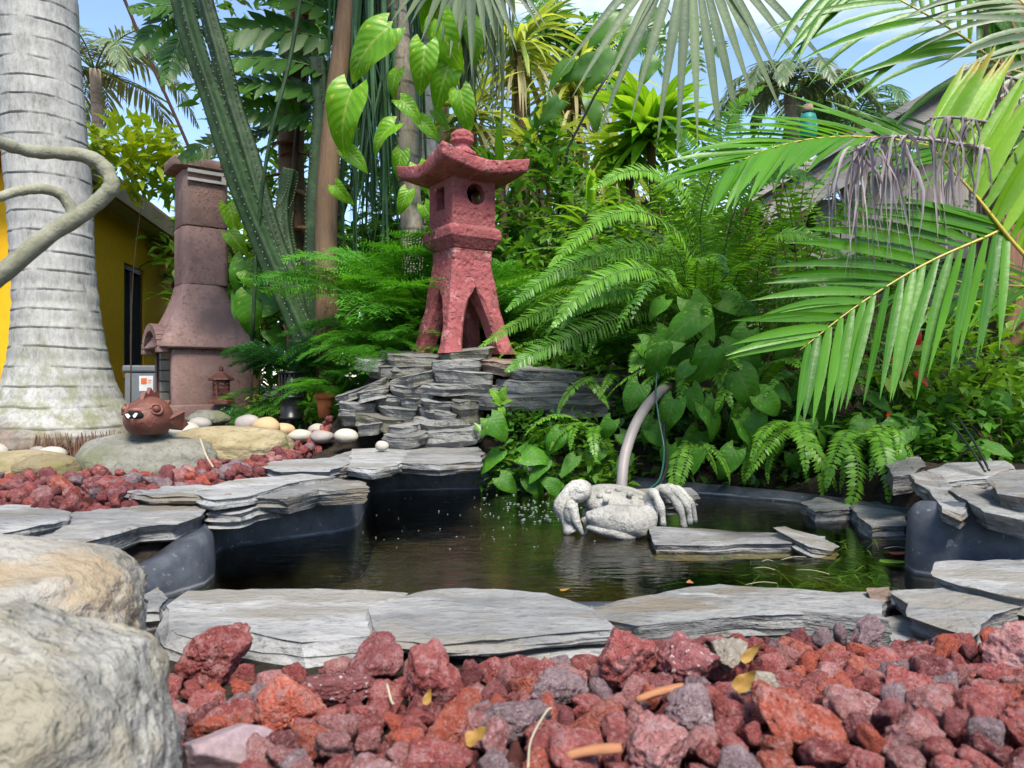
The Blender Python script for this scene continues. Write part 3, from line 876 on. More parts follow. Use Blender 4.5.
tp = at(808, 118, 7.4)
pp = empty('pole', V((tp.x, tp.y, .1)), 'slim pale pole with a teal wrapped top beyond the ferns', 'pole')
b = MB(); lathe(b, [(.05, 0), (.05, tp.z-.1)], 12); b.build('shaft', M['roofg'], pp)
b = MB(); z0 = tp.z-.1
lathe(b, [(.052, z0-.22), (.078, z0-.20), (.088, z0-.14), (.075, z0-.08), (.085, z0-.02), (.07, z0+.03), (.03, z0+.05)], 14)
b.build('wrap', M['teal'], pp)
b = MB(); lathe(b, [(.05, z0+.055), (.055, z0+.08), (.045, z0+.13), (.0, z0+.14)], 12); b.build('cap', M['fire'], pp)

# ------------------------------------------------------------------ outdoor fireplace
FP = V((-2.36, 5.62, .12))
fire = empty('outdoor_fireplace', FP, 'pinkish brown concrete outdoor fireplace with a tall square chimney', 'fireplace', rz=R(37))
def dloop(xf, xb, hw, z, rnd_=.06, n=10):
    """D outline: straight front at xf, rounded back at xb"""
    pts = []
    for k in range(5):
        a = -PI/2*k/4
        pts.append(V((xf+rnd_-rnd_*math.cos(a*1.0), hw-rnd_+rnd_*math.cos(a+PI/2-0)*0, z)) if False else V((xf+rnd_*(1-math.cos(PI/2*k/4-0)), hw-rnd_+rnd_*math.sin(PI/2*k/4), z)))
    xm = xb-hw*0.9
    for k in range(1, 2*n):
        a = PI/2-PI*k/(2*n)
        ca, sa = math.cos(a), math.sin(a)
        pts.append(V((xm+(xb-xm)*abs(ca)**.75, hw*abs(sa)**.75*(1 if sa >= 0 else -1), z)))
    for k in range(5):
        a = PI/2*(4-k)/4
        pts.append(V((xf+rnd_*(1-math.cos(a)), -(hw-rnd_+rnd_*math.sin(a)), z)))
    return pts
b = MB(); loft(b, [dloop(-.36, .40, .36, 0), dloop(-.36, .40, .36, .12), dloop(-.355, .395, .355, .135)])
bevel(b.build('base', M['fire'], fire), .01)
# U-shaped firebox open at the front
outer = dloop(-.27, .36, .30, 0, .03)
inner = [V((p.x*0.0+(p.x if p.x < -.30 else p.x-.0), p.y*.76, 0)) for p in outer]
inner = [V((min(p.x, .27), max(-.225, min(.225, p.y)), 0)) for p in inner]
loop = outer+[inner[i] for i in range(len(inner)-1, -1, -1)]
b = MB()
k_ = len(outer)
def lay(z): return [V((p.x, p.y, z)) for p in loop]
L0, L1 = lay(.137), lay(.55)
vs = L0+L1; n2 = len(loop)
fs = [(i, (i+1) % n2, n2+(i+1) % n2, n2+i) for i in range(n2)]
fs += [(n2+i, n2+i+1, n2+n2-2-i, n2+n2-1-i) for i in range(k_-1)]
b.add(vs, fs)
b.build('firebox', M['fire'], fire)
b = MB()
for r in range(5):       # brick lining at the back and sides of the opening
    for c in range(3):
        box(b, (-.10, -.218+c*.147, .14+r*.082), (-.04, -.218+c*.147+.14, .14+r*.082+.074))
    for sy in (-1, 1):
        for c in range(2):
            lo = (-.25+c*.075, min(sy*.18, sy*.222), .14+r*.082); hi = (-.25+c*.075+.070, max(sy*.18, sy*.222), .14+r*.082+.074)
            box(b, lo, hi)
box(b, (-.25, -.17, .139), (-.11, .17, .16))
bevel(b.build('brick_lining', M['firebrick'], fire, False), .006)
b = MB(); prof = []
for t in [i/10 for i in range(11)]:
    e = (1-t)**1.35
    z = .545+.47*t
    prof.append(dloop(-.168-.192*e, .168+.227*e, .168+.182*e, z, .05+.04*(1-t)))
loft(b, [dloop(-.335, .37, .33, .532, .09)]+prof)
bevel(b.build('hood', M['fire'], fire), .008, 2, 50)
b = MB()
for k in range(15):     # arched brick band over the opening
    a0 = PI*k/15; a1 = PI*(k+.94)/15
    q = []
    for x_ in (-.365, -.29):
        q.append([V((x_, r_*math.cos(a_)*1.05, .50+r_*math.sin(a_)*.82)) for r_, a_ in ((.20, a0), (.27, a0), (.27, a1), (.20, a1))])
    loft(b, q)
bevel(b.build('arch', M['fire'], fire, False), .006)
def sq(h, z, r=.06, n=5, s0=0):
    pts = []
    for c in range(4):
        for k in range(n):
            a = PI/2*c+PI/2*k/(n-1)
            sx, sy = ((1, 1), (-1, 1), (-1, -1), (1, -1))[c]
            pts.append(V((sx*(h-r)+r*math.cos(a)+s0, sy*(h-r)+r*math.sin(a), z)))
    return pts
b = MB(); loft(b, [sq(.166, 1.016), sq(.166, 1.44)]); bevel(b.build('chimney', M['fire'], fire), .006)
b = MB(); loft(b, [sq(.163, 1.448), sq(.163, 1.80), sq(.160, 1.86)]); bevel(b.build('chimney', M['fire'], fire), .006)
b = MB(); loft(b, [sq(.175, 1.862, s0=-.01), sq(.203, 1.872, .09, s0=-.03), sq(.207, 1.93, .09, s0=-.03), sq(.203, 1.938, .09, s0=-.03)]); bevel(b.build('cap', M['fire'], fire), .01)
b = MB()
box(b, (-.14, -.190, 1.77), (.13, -.167, 1.79)); box(b, (.10, -.190, 1.79), (.13, -.167, 1.856)); box(b, (-.14, -.190, 1.83), (.10, -.167, 1.856))
b.build('bracket', M['soffit'], fire, False)

# small lantern standing on the fireplace base
sl_ = at(218, 402, 5.2)
ml = empty('garden_lantern', V((-2.075, 5.28, .258)), 'small rust brown pagoda lantern standing on the fireplace base', 'lantern', rz=R(20))
def reg(r, z, n=6, ph=0): return [V((r*math.cos(2*PI*i/n+ph), r*math.sin(2*PI*i/n+ph), z)) for i in range(n)]
b = MB(); loft(b, [reg(.085, 0), reg(.085, .02), reg(.066, .03), reg(.066, .045)]); b.build('base', M['terracotta'], ml, False)
b = MB()
loft(b, [reg(.058, .045), reg(.058, .058)]); loft(b, [reg(.058, .148), reg(.058, .165)])
for i in range(6):
    a = 2*PI*i/6
    c_ = V((.052*math.cos(a), .052*math.sin(a), 0))
    loft(b, [[c_+V((.009*math.cos(a+k*PI/2+PI/4), .009*math.sin(a+k*PI/2+PI/4), z)) for k in range(4)] for z in (.058, .148)])
    a2 = a+PI/6                                # pierced leaf pattern as little bars
    for q in range(3):
        m0 = V((.047*math.cos(a2), .047*math.sin(a2), .075+q*.028)); tg = V((-math.sin(a2), math.cos(a2), 0))
        tube(b, [m0-tg*.022+V((0, 0, -.008)), m0+V((0, 0, .006)), m0+tg*.022+V((0, 0, -.006))], .005, 4)
b.build('body', M['terracotta'], ml, False)
b = MB(); loft(b, [reg(.075, .165), reg(.092, .172), reg(.088, .182), reg(.05, .205), reg(.022, .225), reg(.012, .235)]); b.build('roof', M['terracotta'], ml, False)
b = MB(); lathe(b, [(.012, .235), (.02, .242), (.012, .25), (.016, .26), (.0, .275)], 10); b.build('finial', M['terracotta'], ml)

# ------------------------------------------------------------------ red pagoda lantern on the stacked slate
LY = 3.38
LB = at(462, 355, LY); Ls = LY/F
lan = empty('pagoda_lantern', LB, 'large dusty red concrete pagoda lantern with splayed legs standing above the stacked slate', 'lantern', rz=R(34))
U = Ls                                       # one pixel at the lantern, in metres
def sqr(h, z, r=.012):
    return sq(h, z, r, 4)
# legs: each a square post whose inner faces curve together into arches
hl = 92*U
for sx in (-1, 1):
    for sy in (-1, 1):
        b = MB(); lp = []
        for i in range(15):
            t = i/14
            z = hl*t*1.0
            Rr = (41-18.7*t**.62)*U
            ha = .66
            gp = 21*max(0, 1-t/ha)**.55*U
            gp = max(gp, .0005)
            wv = .006*noise.noise(V((sx*3, sy*3, t*5)))
            a0, a1 = gp+wv*.3, Rr+wv
            c0 = .015; c1 = .015*min(1, gp/(5*U))
            lp.append([V((sx*x_, sy*y_, z)) for x_, y_ in ((a0, a0), (a1-c1, a0), (a1, a0+c1), (a1, a1-c0), (a1-c0, a1), (a0+c1, a1), (a0, a1-c1))])
        if sx*sy < 0: lp = [list(reversed(q)) for q in lp]
        loft(b, lp); b.build('leg', M['lantern'], lan, False)
b = MB(); loft(b, [sqr(22.2*U, hl+.001), sqr(22.3*U, hl+8*U), sqr(22.8*U, hl+10*U)]); b.build('pedestal', M['lantern'], lan, False)
z0 = hl+10.2*U
b = MB(); loft(b, [sqr(22.8*U, z0), sqr(28*U, z0+9*U), sqr(29.3*U, z0+11*U), sqr(29.3*U, z0+19*U), sqr(27*U, z0+22*U), sqr(25*U, z0+23*U)]); bevel(b.build('platform', M['lantern'], lan, False), .006)
z1 = z0+23*U+.001; h1 = 46*U; hb = 24.4*U
bm = bmesh.new()
def faceplate(bm, mat4, hole):
    """square wall with a hole (round or square), 3 cm thick"""
    n = 24
    rim = []; inn = []
    for i in range(n):
        a = 2*PI*i/n+PI/4
        c, s = math.cos(a), math.sin(a)
        m_ = max(abs(c), abs(s))
        rim.append(V((hb*c/m_, 0, h1/2+h1/2*s/m_)))
        if hole == 'round': inn.append(V((.046*c+0.01, 0, h1/2+.035+.046*s)))
        else: inn.append(V((.040*c/m_-.01, 0, h1/2+.02+.050*s/m_)))
    o1 = [bm.verts.new(mat4 @ p) for p in rim]; i1 = [bm.verts.new(mat4 @ p) for p in inn]
    i2 = [bm.verts.new(mat4 @ (p+V((0, .045, 0)))) for p in inn]
    for i in range(n):
        j = (i+1) % n
        bm.faces.new((o1[i], o1[j], i1[j], i1[i])); bm.faces.new((i1[i], i1[j], i2[j], i2[i]))
for k, hole in enumerate(('round', 'square', 'round', 'square')):
    faceplate(bm, Matrix.Translation((0, 0, z1)) @ Matrix.Rotation(PI/2*k, 4, 'Z') @ Matrix.Translation((0, -hb, 0)), hole)
bmesh.ops.remove_doubles(bm, verts=bm.verts[:], dist=.0008)
bmesh.ops.recalc_face_normals(bm, faces=bm.faces[:])
me = bpy.data.meshes.new('light_box'); bm.to_mesh(me); bm.free(); me.materials.append(M['lantern'])
o = obj('light_box', me, lan); bevel(o, .008, 2, 50)
z2 = z1+h1
# roof: square, eaves sweeping up at the corners
b = MB(); N = 24
def rz_(u, v):
    r = max(abs(u), abs(v))
    prof = 23*(1-r)**1.15+3
    lift = 9*(abs(u*v))**1.6*r + 3*r**4
    return (prof+lift)*U
def hw_(u, v): return 1.0+0.10*abs(u*v)
RW = 45*U
top = [[V((RW*u*hw_(u, v), RW*v*hw_(u, v), z2+7*U+rz_(u, v)+.004*noise.noise(V((u*5, v*5, 1))))) for u in [(-1+2*i/N) for i in range(N+1)]] for v in [(-1+2*j/N) for j in range(N+1)]]
bot = [[V((RW*.97*u*hw_(u, v), RW*.97*v*hw_(u, v), z2+(-4+5*max(abs(u), abs(v))**2+8*(abs(u*v))**1.6)*U)) for u in [(-1+2*i/N) for i in range(N+1)]] for v in [(-1+2*j/N) for j in range(N+1)]]
vs = [p for r in top for p in r]+[p for r in bot for p in r]
q = (N+1)*(N+1); n1 = N+1
fs = []
for j in range(N):
    for i in range(N):
        a = j*n1+i
        fs.append((a, a+1, a+n1+1, a+n1)); fs.append((q+a, q+a+n1, q+a+n1+1, q+a+1))
for i in range(N):
    fs.append((i+1, i, q+i, q+i+1)); fs.append((N*n1+i, N*n1+i+1, q+N*n1+i+1, q+N*n1+i))
    fs.append((i*n1, (i+1)*n1, q+(i+1)*n1, q+i*n1)); fs.append(((i+1)*n1+N, i*n1+N, q+i*n1+N, q+(i+1)*n1+N))
b.add(vs, fs); bevel(b.build('roof', M['lantern'], lan), .008, 2, 50)
z3 = z2+7*U+22.5*U
b = MB()
FS = .66
lathe(b, [(r_*U, z3+z_*U*FS) for r_, z_ in ((15, -4), (14, 2), (10.5, 3), (9.5, 7), (8, 9), (8.5, 14), (11.5, 17), (12, 20), (10.5, 21), (12, 24), (11.3, 29), (8, 34), (4, 36.5), (.3, 38.5))], 20)
b.build('finial', M['lantern'], lan)
# ------------------------------------------------------------------ slate slabs
def slate(name, top, thick, mat, seed, label, group=None, tilt=(0, 0), inset=.12, origin=None, cat='slate slab', jag=1.0, layers=None, ledge=.45):
    """top: outline of the upper face, world points (a plane or near it); the sides break off in layers"""
    rnd = random.Random(seed)
    P = [V(p) for p in top]
    c = sum(P, V((0, 0, 0)))/len(P)
    # resample the outline with small breaks
    Q = []
    per = sum((P[(i+1) % len(P)]-P[i]).length for i in range(len(P)))
    step = max(per/46, .006)
    for i in range(len(P)):
        a, b2 = P[i], P[(i+1) % len(P)]
        k = max(1, int((b2-a).length/step))
        for j in range(k):
            Q.append(a.lerp(b2, j/k))
    n = len(Q)
    sz = per/6
    area = sum(Q[i-1].x*Q[i].y-Q[i].x*Q[i-1].y for i in range(n))
    if area < 0: Q.reverse()
    loc = origin or (c-V((0, 0, thick)))
    loops = []
    off = seed*7.13
    def jn(p, k, f, amp): return amp*noise.noise(V((p.x*f+off, p.y*f, k*1.7+off)))
    Q2 = []
    for i, q in enumerate(Q):
        o = (q-c); o.z = 0
        ol = max(o.length, 1e-4)
        e = jn(q, 0, 28, .006*jag)+jn(q, 0, 8, .018*jag)+rnd.uniform(-.001, .001)
        Q2.append(q+o/ol*e)
    Q = Q2
    # inner rings of the top
    for s in (.35, .7, .92):
        loops.append([c.lerp(q, s)+V((0, 0, jn(c.lerp(q, s), 3, 14, .0045)+jn(q*s, 5, 45, .0018))) for q in Q])
    L = layers or max(2, min(5, int(thick/.016)+2))
    offs = [0]
    loops.append([q+V((0, 0, -.0015+jn(q, 7, 30, .003))) for q in Q])
    for l in range(L+1):
        t = l/L
        lo = rnd.uniform(-.010, .008)*jag if l else 0
        lp = []
        for q in Q:
            o = q-c; o.z = 0; ol = max(o.length, 1e-4)
            e = lo+jn(q, 4+l*.35, 13, .012*jag)+jn(q, 10+l, 40, .004*jag)-inset*thick*t-(.003 if l == 0 else 0)
            e = max(e, -ol*.6)
            lp.append(q+o/ol*e+V((0, 0, -.003-(thick-.003)*t+(jn(q, 20+l, 14, .25*thick/L) if 0 < l < L else jn(q, 33, 10, .1*thick) if l == L else 0))))
        loops.append(lp)
        if 0 < l < L and rnd.random() < ledge:     # a ledge
            e2 = rnd.uniform(-.007, .005)*jag
            loops.append([q+(V((q.x-c.x, q.y-c.y, 0)).normalized()*e2)+V((0, 0, -.0015)) for q in lp])
    mb = MB()
    k = n
    vs = [c+V((0, 0, jn(c, 2, 9, .003)))-loc]
    for lp in loops: vs += [p-loc for p in lp]
    fs = [(0, 1+i, 1+(i+1) % k) for i in range(k)]
    for r in range(len(loops)-1):
        for i in range(k):
            fs.append((1+r*k+i, 1+(r+1)*k+i, 1+(r+1)*k+(i+1) % k, 1+r*k+(i+1) % k))
    last = 1+(len(loops)-1)*k
    fs.append(tuple(last+i for i in range(k-1, -1, -1)))
    if tilt != (0, 0):
        Rm = Matrix.Rotation(R(tilt[0]), 3, 'Y') @ Matrix.Rotation(R(tilt[1]), 3, 'X')
        vs = [Rm @ v for v in vs]
    mb.add(vs, fs)
    o = mb.build(name, mat, None, False)
    o.location = loc
    m = o.modifiers.new('edge', 'EDGE_SPLIT') if False else None
    for p in o.data.polygons: p.use_smooth = False
    tag(o, label, cat, group)
    return o
EG = 'slate slabs edging the pond'
def flat(pts, z): return [on(px, py, z) for px, py in pts]
def edge(pts, z, th, mat, seed, label, **k): return slate('slate_slab', flat(pts, z), th, M[mat], seed, label, EG, **k)

# near edge of the pond
edge([(163,604),(188,590),(300,588),(405,592),(384,608),(386,634),(300,640),(250,632),(205,641),(172,634)], .040, .085, 'slate_p', 1, 'thick pale slate slab at the near pond edge, beside the cream boulders', jag=.8, inset=-.75)
edge([(383,630),(372,606),(405,596),(440,588),(545,592),(600,610),(618,628),(500,640),(432,643),(394,637)], .046, .020, 'slate_p', 2, 'thin pale slate slab overlapping its left neighbour at the near pond edge')
edge([(450,650),(470,630),(560,627),(700,627),(700,646),(620,652),(520,662)], .018, .04, 'slate_p', 3, 'low pale slate slab lying under two others, mostly covered by red lava rock')
edge([(590,607),(640,594),(720,584),(840,592),(886,600),(890,620),(800,612),(720,616),(640,624),(604,618)], .046, .052, 'slate', 4, 'long grey slate slab with a dark broken front edge at the near pond edge')
edge([(770,592),(868,591),(872,604),(800,606)], .030, .03, 'slate_p', 5, 'small pale slate piece tucked behind the long dark edged slab')
slate('slate_slab', [at(868,588,1.30), at(889,586,1.30), at(891,600,1.24), at(872,602,1.24)], .05, M['slate_r'], 6, 'stubby brown slate piece wedged between two grey slabs at the near edge', EG, jag=.5)
edge([(889,590),(950,586),(1006,587),(1021,597),(1018,606),(980,622),(972,634),(930,622),(905,616),(900,604)], .052, .030, 'slate_p', 7, 'pale angular slate slab with a chipped point resting on a lower grey slab', inset=.5)
edge([(880,618),(905,612),(980,628),(1010,625),(1005,640),(950,652),(892,640)], .018, .03, 'slate', 8, 'low grey slate slab under the pale angular slab beside the lava rock')
edge([(936,561),(1024,558),(1075,560),(1075,600),(1024,597),(962,584),(938,575)], .066, .035, 'slate_p', 9, 'pale slate slab with a rusty end below the right hand liner wall', inset=.3)
edge([(975,592),(1060,588),(1070,612),(1000,606)], .040, .03, 'slate', 10, 'grey slate slab half hidden behind the pale angular slab')
edge([(140,596),(158,588),(166,598),(160,612),(146,612)], .04, .05, 'slate_p', 11, 'small pale slate chunk between the cream boulder and the near edge slab')
# left side
edge([(-40,505),(38,503),(65,513),(66,519),(0,533),(-60,540)], .135, .050, 'slate_p', 12, 'pale slate slab with a blunt corner at the left, in front of the lava bed')
edge([(48,506),(74,502),(80,505),(70,521),(50,524)], .118, .045, 'slate', 13, 'short dark slate piece poking out beside the blunt cornered slab')
edge([(52,536),(73,512),(123,501),(164,497),(214,499),(212,505),(178,523),(140,526),(108,536),(70,545)], .125, .040, 'slate', 14, 'broad grey slate slab overhanging the left corner of the black liner', inset=.4)
edge([(206,504),(250,500),(282,500),(287,504),(256,507),(240,514),(205,513)], .118, .032, 'slate', 15, 'small grey slate slab with a ragged front over the dark liner cove')
edge([(126,492),(160,486),(196,484),(236,487),(232,495),(190,496),(150,497)], .148, .020, 'slate', 16, 'long thin slate sliver between the lava bed and the broad grey slab')
edge([(186,492),(236,479),(300,474),(338,476),(300,481),(248,495),(216,499)], .150, .022, 'slate_p', 17, 'long pale slate slab lying behind the liner cove, raised at one edge')
edge([(246,497),(270,488),(330,478),(366,482),(368,487),(320,490),(285,499)], .140, .040, 'slate', 18, 'thick grey slate slab whose end juts over the water at the liner corner', inset=.4)
edge([(262,466),(280,459),(330,458),(352,463),(330,471),(280,472)], .150, .022, 'slate_p', 19, 'wide pale slate slab behind the jutting slab, next to the lava bed')
edge([(310,463),(352,450),(362,450),(362,464),(330,470),(312,469)], .145, .035, 'slate', 20, 'wedge shaped grey slate slab at the foot of the stacked wall')
edge([(348,466),(352,449),(405,446),(412,452),(398,465),(372,469)], .150, .030, 'slate_p', 21, 'light grey slate slab with a cracked face over the back liner')
edge([(398,462),(404,448),(478,446),(484,452),(480,461),(440,464)], .150, .036, 'slate', 22, 'thick dark edged slate slab over the back liner, right below the stacked wall')
edge([(342,464),(380,463),(398,469),(392,473),(356,472)], .110, .015, 'slate_r', 23, 'thin rusty slate strip tucked under the cracked slab')
# right side cluster
def rs_(pts, th, mat, seed, label, **k): return slate('slate_slab', [at(*p) for p in pts], th, M[mat], seed, label, EG, **k)
rs_([(911,474,1.80),(925,470,1.92),(940,474,1.84),(972,505,1.54),(960,514,1.47),(942,506,1.50)], .03, 'slate', 24, 'narrow grey slate slab slanting down over the corner of the liner wall')
rs_([(948,490,1.62),(962,484,1.78),(1040,498,1.60),(1060,514,1.42),(1030,520,1.38),(985,510,1.44)], .04, 'slate', 25, 'brown fronted slate slab slanting across the top of the liner wall', inset=.3)
rs_([(928,472,1.98),(945,463,2.15),(1005,460,2.15),(1014,468,1.95),(985,478,1.78),(945,482,1.78)], .05, 'slate_p', 26, 'pale flat slate slab lying behind the two slanting slabs')
rs_([(988,478,1.60),(1005,469,1.75),(1060,468,1.75),(1070,488,1.52),(1030,498,1.42),(998,492,1.48)], .075, 'slate', 27, 'chunky grey slate block stacked on the slanting slabs at the right', inset=.3)
rs_([(945,452,2.7),(985,448,2.8),(1030,452,2.7),(1020,462,2.5),(960,464,2.5)], .07, 'slate_d', 28, 'brown slate slab at the back among the leaves', inset=.2)
edge([(848,506),(862,501),(912,503),(910,516),(905,526),(872,527)], .035, .045, 'slate', 29, 'grey slate slab standing in the water under the hanging ferns', inset=-.1)
edge([(803,502),(820,496),(852,498),(852,508),(815,511)], .03, .04, 'slate', 30, 'small dark slate slab in the water by the shaded bank')
edge([(886,462),(915,452),(926,462),(912,474),(893,476)], .16, .05, 'slate', 31, 'grey slate piece behind the curled leaf', )
# slabs in the water
rs_([(649,526,1.93),(700,528,1.98),(780,533,1.93),(822,536,1.88),(828,541,1.80),(790,543,1.76),(700,545,1.74),(655,544,1.76)], .045, 'slate', 32, 'long flat slate slab lying in the water beside the crab', inset=.05)
rs_([(775,527,1.85),(784,526,1.88),(822,538,1.84),(835,545,1.78),(832,550,1.72),(812,547,1.72),(795,538,1.76)], .03, 'slate', 33, 'thin pointed slate piece tilted on the end of the long slab in the water')
rs_([(640,489,2.15),(690,487,2.2),(700,494,2.1),(655,498,2.05)], .05, 'slate', 34, 'small slate slab behind the crab shell')

# ------------------------------------------------------------------ stacked slate wall
WALL = [ # px0, px1, top, bottom, front Y, depth, roll, material, label
 (336,360,412,425,2.98,.22,0,'slate_d','small square ended slate at the low left end of the stack'),
 (357,382,424,436,2.93,.18,-8,'slate_d','dark tilted slate at the bottom left of the stack'),
 (352,406,416,431,2.95,.24,6,'slate_d','dark slate sloping down to the right near the bottom of the stack'),
 (385,416,428,441,2.90,.2,0,'slate','small slate above the light grey bottom slab'),
 (410,480,433,447,2.86,.26,-1,'slate','long grey bottom slate of the stack'),
 (385,422,437,446,2.84,.2,0,'slate','thin bottom slate on the left of the stack'),
 (410,472,420,434,2.92,.26,3,'slate_d','mossy brown slate second from the bottom of the stack'),
 (417,460,409,426,2.95,.24,10,'slate','slate tilting down to the right in the lower middle of the stack'),
 (373,418,409,421,2.98,.24,2,'slate','light slate in the lower left of the stack'),
 (337,374,404,416,3.00,.24,3,'slate','slate on the left edge, third from the bottom'),
 (454,480,402,421,2.98,.2,0,'slate_d','stubby brown slate under the big overhang'),
 (420,454,401,414,2.98,.22,8,'slate','short slate leaning against the stubby brown one'),
 (400,421,400,411,3.00,.2,0,'slate','tiny pale slate in the middle of the stack'),
 (366,404,397,409,3.02,.24,1,'slate','square fronted slate in the middle left of the stack'),
 (354,383,389,402,3.04,.2,-12,'slate','small slate tilting up to the right on the left side of the stack'),
 (336,388,381,403,3.06,.26,-18,'slate_d','long dark slate tilting steeply up at the left shoulder of the stack'),
 (391,437,386,402,3.02,.26,4,'slate','pale faced slate just below the ridge of the stack'),
 (423,502,385,398,3.02,.30,1,'slate','long slate carrying the upper courses of the stack'),
 (388,434,372,390,3.05,.26,-12,'slate_d','brown slate tilting up to the right near the top left of the stack'),
 (366,424,366,378,3.10,.28,3,'slate_d','thin brown slate in the second course of the stack'),
 (350,381,360,370,3.12,.24,4,'slate','pale slate at the top left corner of the stack'),
 (378,440,356,370,3.12,.34,1,'slate_d','top left slate under the lantern leg'),
 (432,484,361,381,3.04,.3,-2,'slate','thick rounded slate in the upper middle of the stack'),
 (436,496,374,387,3.02,.3,0,'slate_p','lens shaped pale slate in the upper middle of the stack'),
 (437,493,351,364,3.12,.36,-2,'slate_d','topmost slate under the middle lantern leg'),
 (482,521,361,378,3.05,.3,5,'slate_r','reddish brown slate in the top course of the stack'),
 (504,584,368,386,3.02,.34,5,'slate','long light slate sloping down to the right in the top course'),
 (500,577,381,398,3.00,.34,-1,'slate','wide grey slate in the second course on the right of the stack'),
 (575,621,380,404,3.05,.32,3,'slate_d','grey slate at the right end of the stack beside the fern'),
 (448,621,396,411,2.95,.40,0,'slate_d','very long dark slate forming the waterfall lip'),
 (538,618,404,418,2.99,.34,0,'slate_d','dark slate under the right half of the waterfall lip'),
 (495,540,409,421,3.05,.3,0,'slate_d','dark recessed slate under the waterfall lip'),
]
SG = 'stacked slates of the waterfall wall'
for i, (p0, p1, t, bt, Y, dp, roll, mt, lb_) in enumerate(WALL):
    rnd = random.Random(100+i)
    ex = max(2, .05*(p1-p0)); p0 -= ex; p1 += ex; t -= (1.0 if p1 < 500 else 0); bt += (2.0 if p1 < 500 else -1.0)
    x0, x1 = (p0-512)/F*Y, (p1-512)/F*Y
    zt, zb = CAMZ-(t-384)/F*Y, CAMZ-(bt-384)/F*Y
    w_ = x1-x0
    sl = math.tan(R(-roll))
    th = max(.018, (zt-zb)-abs(sl)*w_*.85)
    sj = rnd.uniform(-.07, .07) if p1 < 500 else rnd.uniform(-.025, .025)
    Y += rnd.uniform(-.03, .03)
    pts = []
    n = 11
    for k in range(n):       # irregular outline: front edge nearly straight, back hidden
        a = 2*PI*k/n+.3
        ca, sa = math.cos(a), math.sin(a)
        m_ = max(abs(ca), abs(sa))**.5
        x = (x0+x1)/2+w_/2*ca/m_*rnd.uniform(.88, 1.10)
        y = Y+dp/2+dp/2*sa/m_*rnd.uniform(.80, 1.22)
        z = (zt+zb+th)/2+(sl+sj)*(x-(x0+x1)/2)+rnd.uniform(-.09, .06)*th+.10*(y-Y)
        pts.append(V((x, y, z)))
    slate('stacked_slate', pts, th*1.02, M[{'slate': 'slate_v', 'slate_p': 'slate_v', 'slate_d': 'slate_w'}.get(mt, mt)], 100+i, lb_, SG, inset=rnd.uniform(-.1, .45), jag=1.1, layers=3, ledge=0)

# ------------------------------------------------------------------ boulders and cobbles
def boulder(name, c, r, mat, seed, label, cat='boulder', group=None, sub=5, amp=.16, f=1.6, box_=.0, rz=0, fine=.02, tiltx=0):
    bm = bmesh.new()
    bmesh.ops.create_icosphere(bm, subdivisions=sub, radius=1)
    off = V((seed*3.7, seed*1.3, seed*5.1))
    for v in bm.verts:
        p = v.co.copy()
        if box_:
            m_ = max(abs(p.x), abs(p.y), abs(p.z))
            p = p.lerp(p/m_*.86, box_)
        d = amp*noise.noise(p*f+off)+amp*.45*noise.noise(p*f*2.3+off)+fine*noise.noise(p*f*6+off)+fine*.6*noise.noise(p*f*14+off)
        p = p*(1+d)
        v.co = V((p.x*r[0], p.y*r[1], p.z*r[2]))
    me = bpy.data.meshes.new(name); bm.to_mesh(me); bm.free()
    for q in me.polygons: q.use_smooth = True
    me.materials.append(mat)
    o = obj(name, me); o.location = c; o.rotation_euler = (tiltx, 0, rz)
    return tag(o, label, cat, group)
BG = 'boulders around the pond'
boulder('boulder', (-.430, .56, .085), (.168, .13, .142), M['boulder_f'], 3, 'big pale boulder nearest the viewer at the lower left', group=BG, box_=.40, amp=.09, sub=6, f=1.5, fine=.022)
boulder('boulder', (-.69, .90, .09), (.235, .18, .120), M['boulder'], 4, 'cream and rust stained boulder behind the nearest pale one', group=BG, box_=.35, amp=.10, sub=6, f=1.4, fine=.022)
boulder('boulder', at(148, 462, 2.50)+V((0, 0, -.015)), (.245, .20, .115), M['boulder_g'], 7, 'grey green lichened boulder under the rusty fish', group=BG, box_=.2, amp=.10, f=1.3)
boulder('boulder', at(232, 448, 2.72)+V((0, 0, -.01)), (.225, .20, .095), M['boulder_y'], 9, 'flat sandy yellow boulder beside the fish boulder', group=BG, box_=.2, amp=.12, f=1.5)
boulder('boulder', at(26, 466, 2.35)+V((0, 0, -.01)), (.17, .13, .06), M['boulder_y'], 12, 'low mossy yellow boulder in front of the ringed palm', group=BG, amp=.12)
boulder('boulder', at(208, 419, 3.6), (.10, .08, .045), M['boulder_g'], 15, 'small grey boulder in front of the fireplace base', group=BG, sub=4)
boulder('boulder', at(45, 470, 2.28), (.10, .07, .045), M['boulder_y'], 19, 'small olive boulder beside the low mossy yellow one', group=BG, sub=4)
CG = 'smooth cobbles by the boulders'
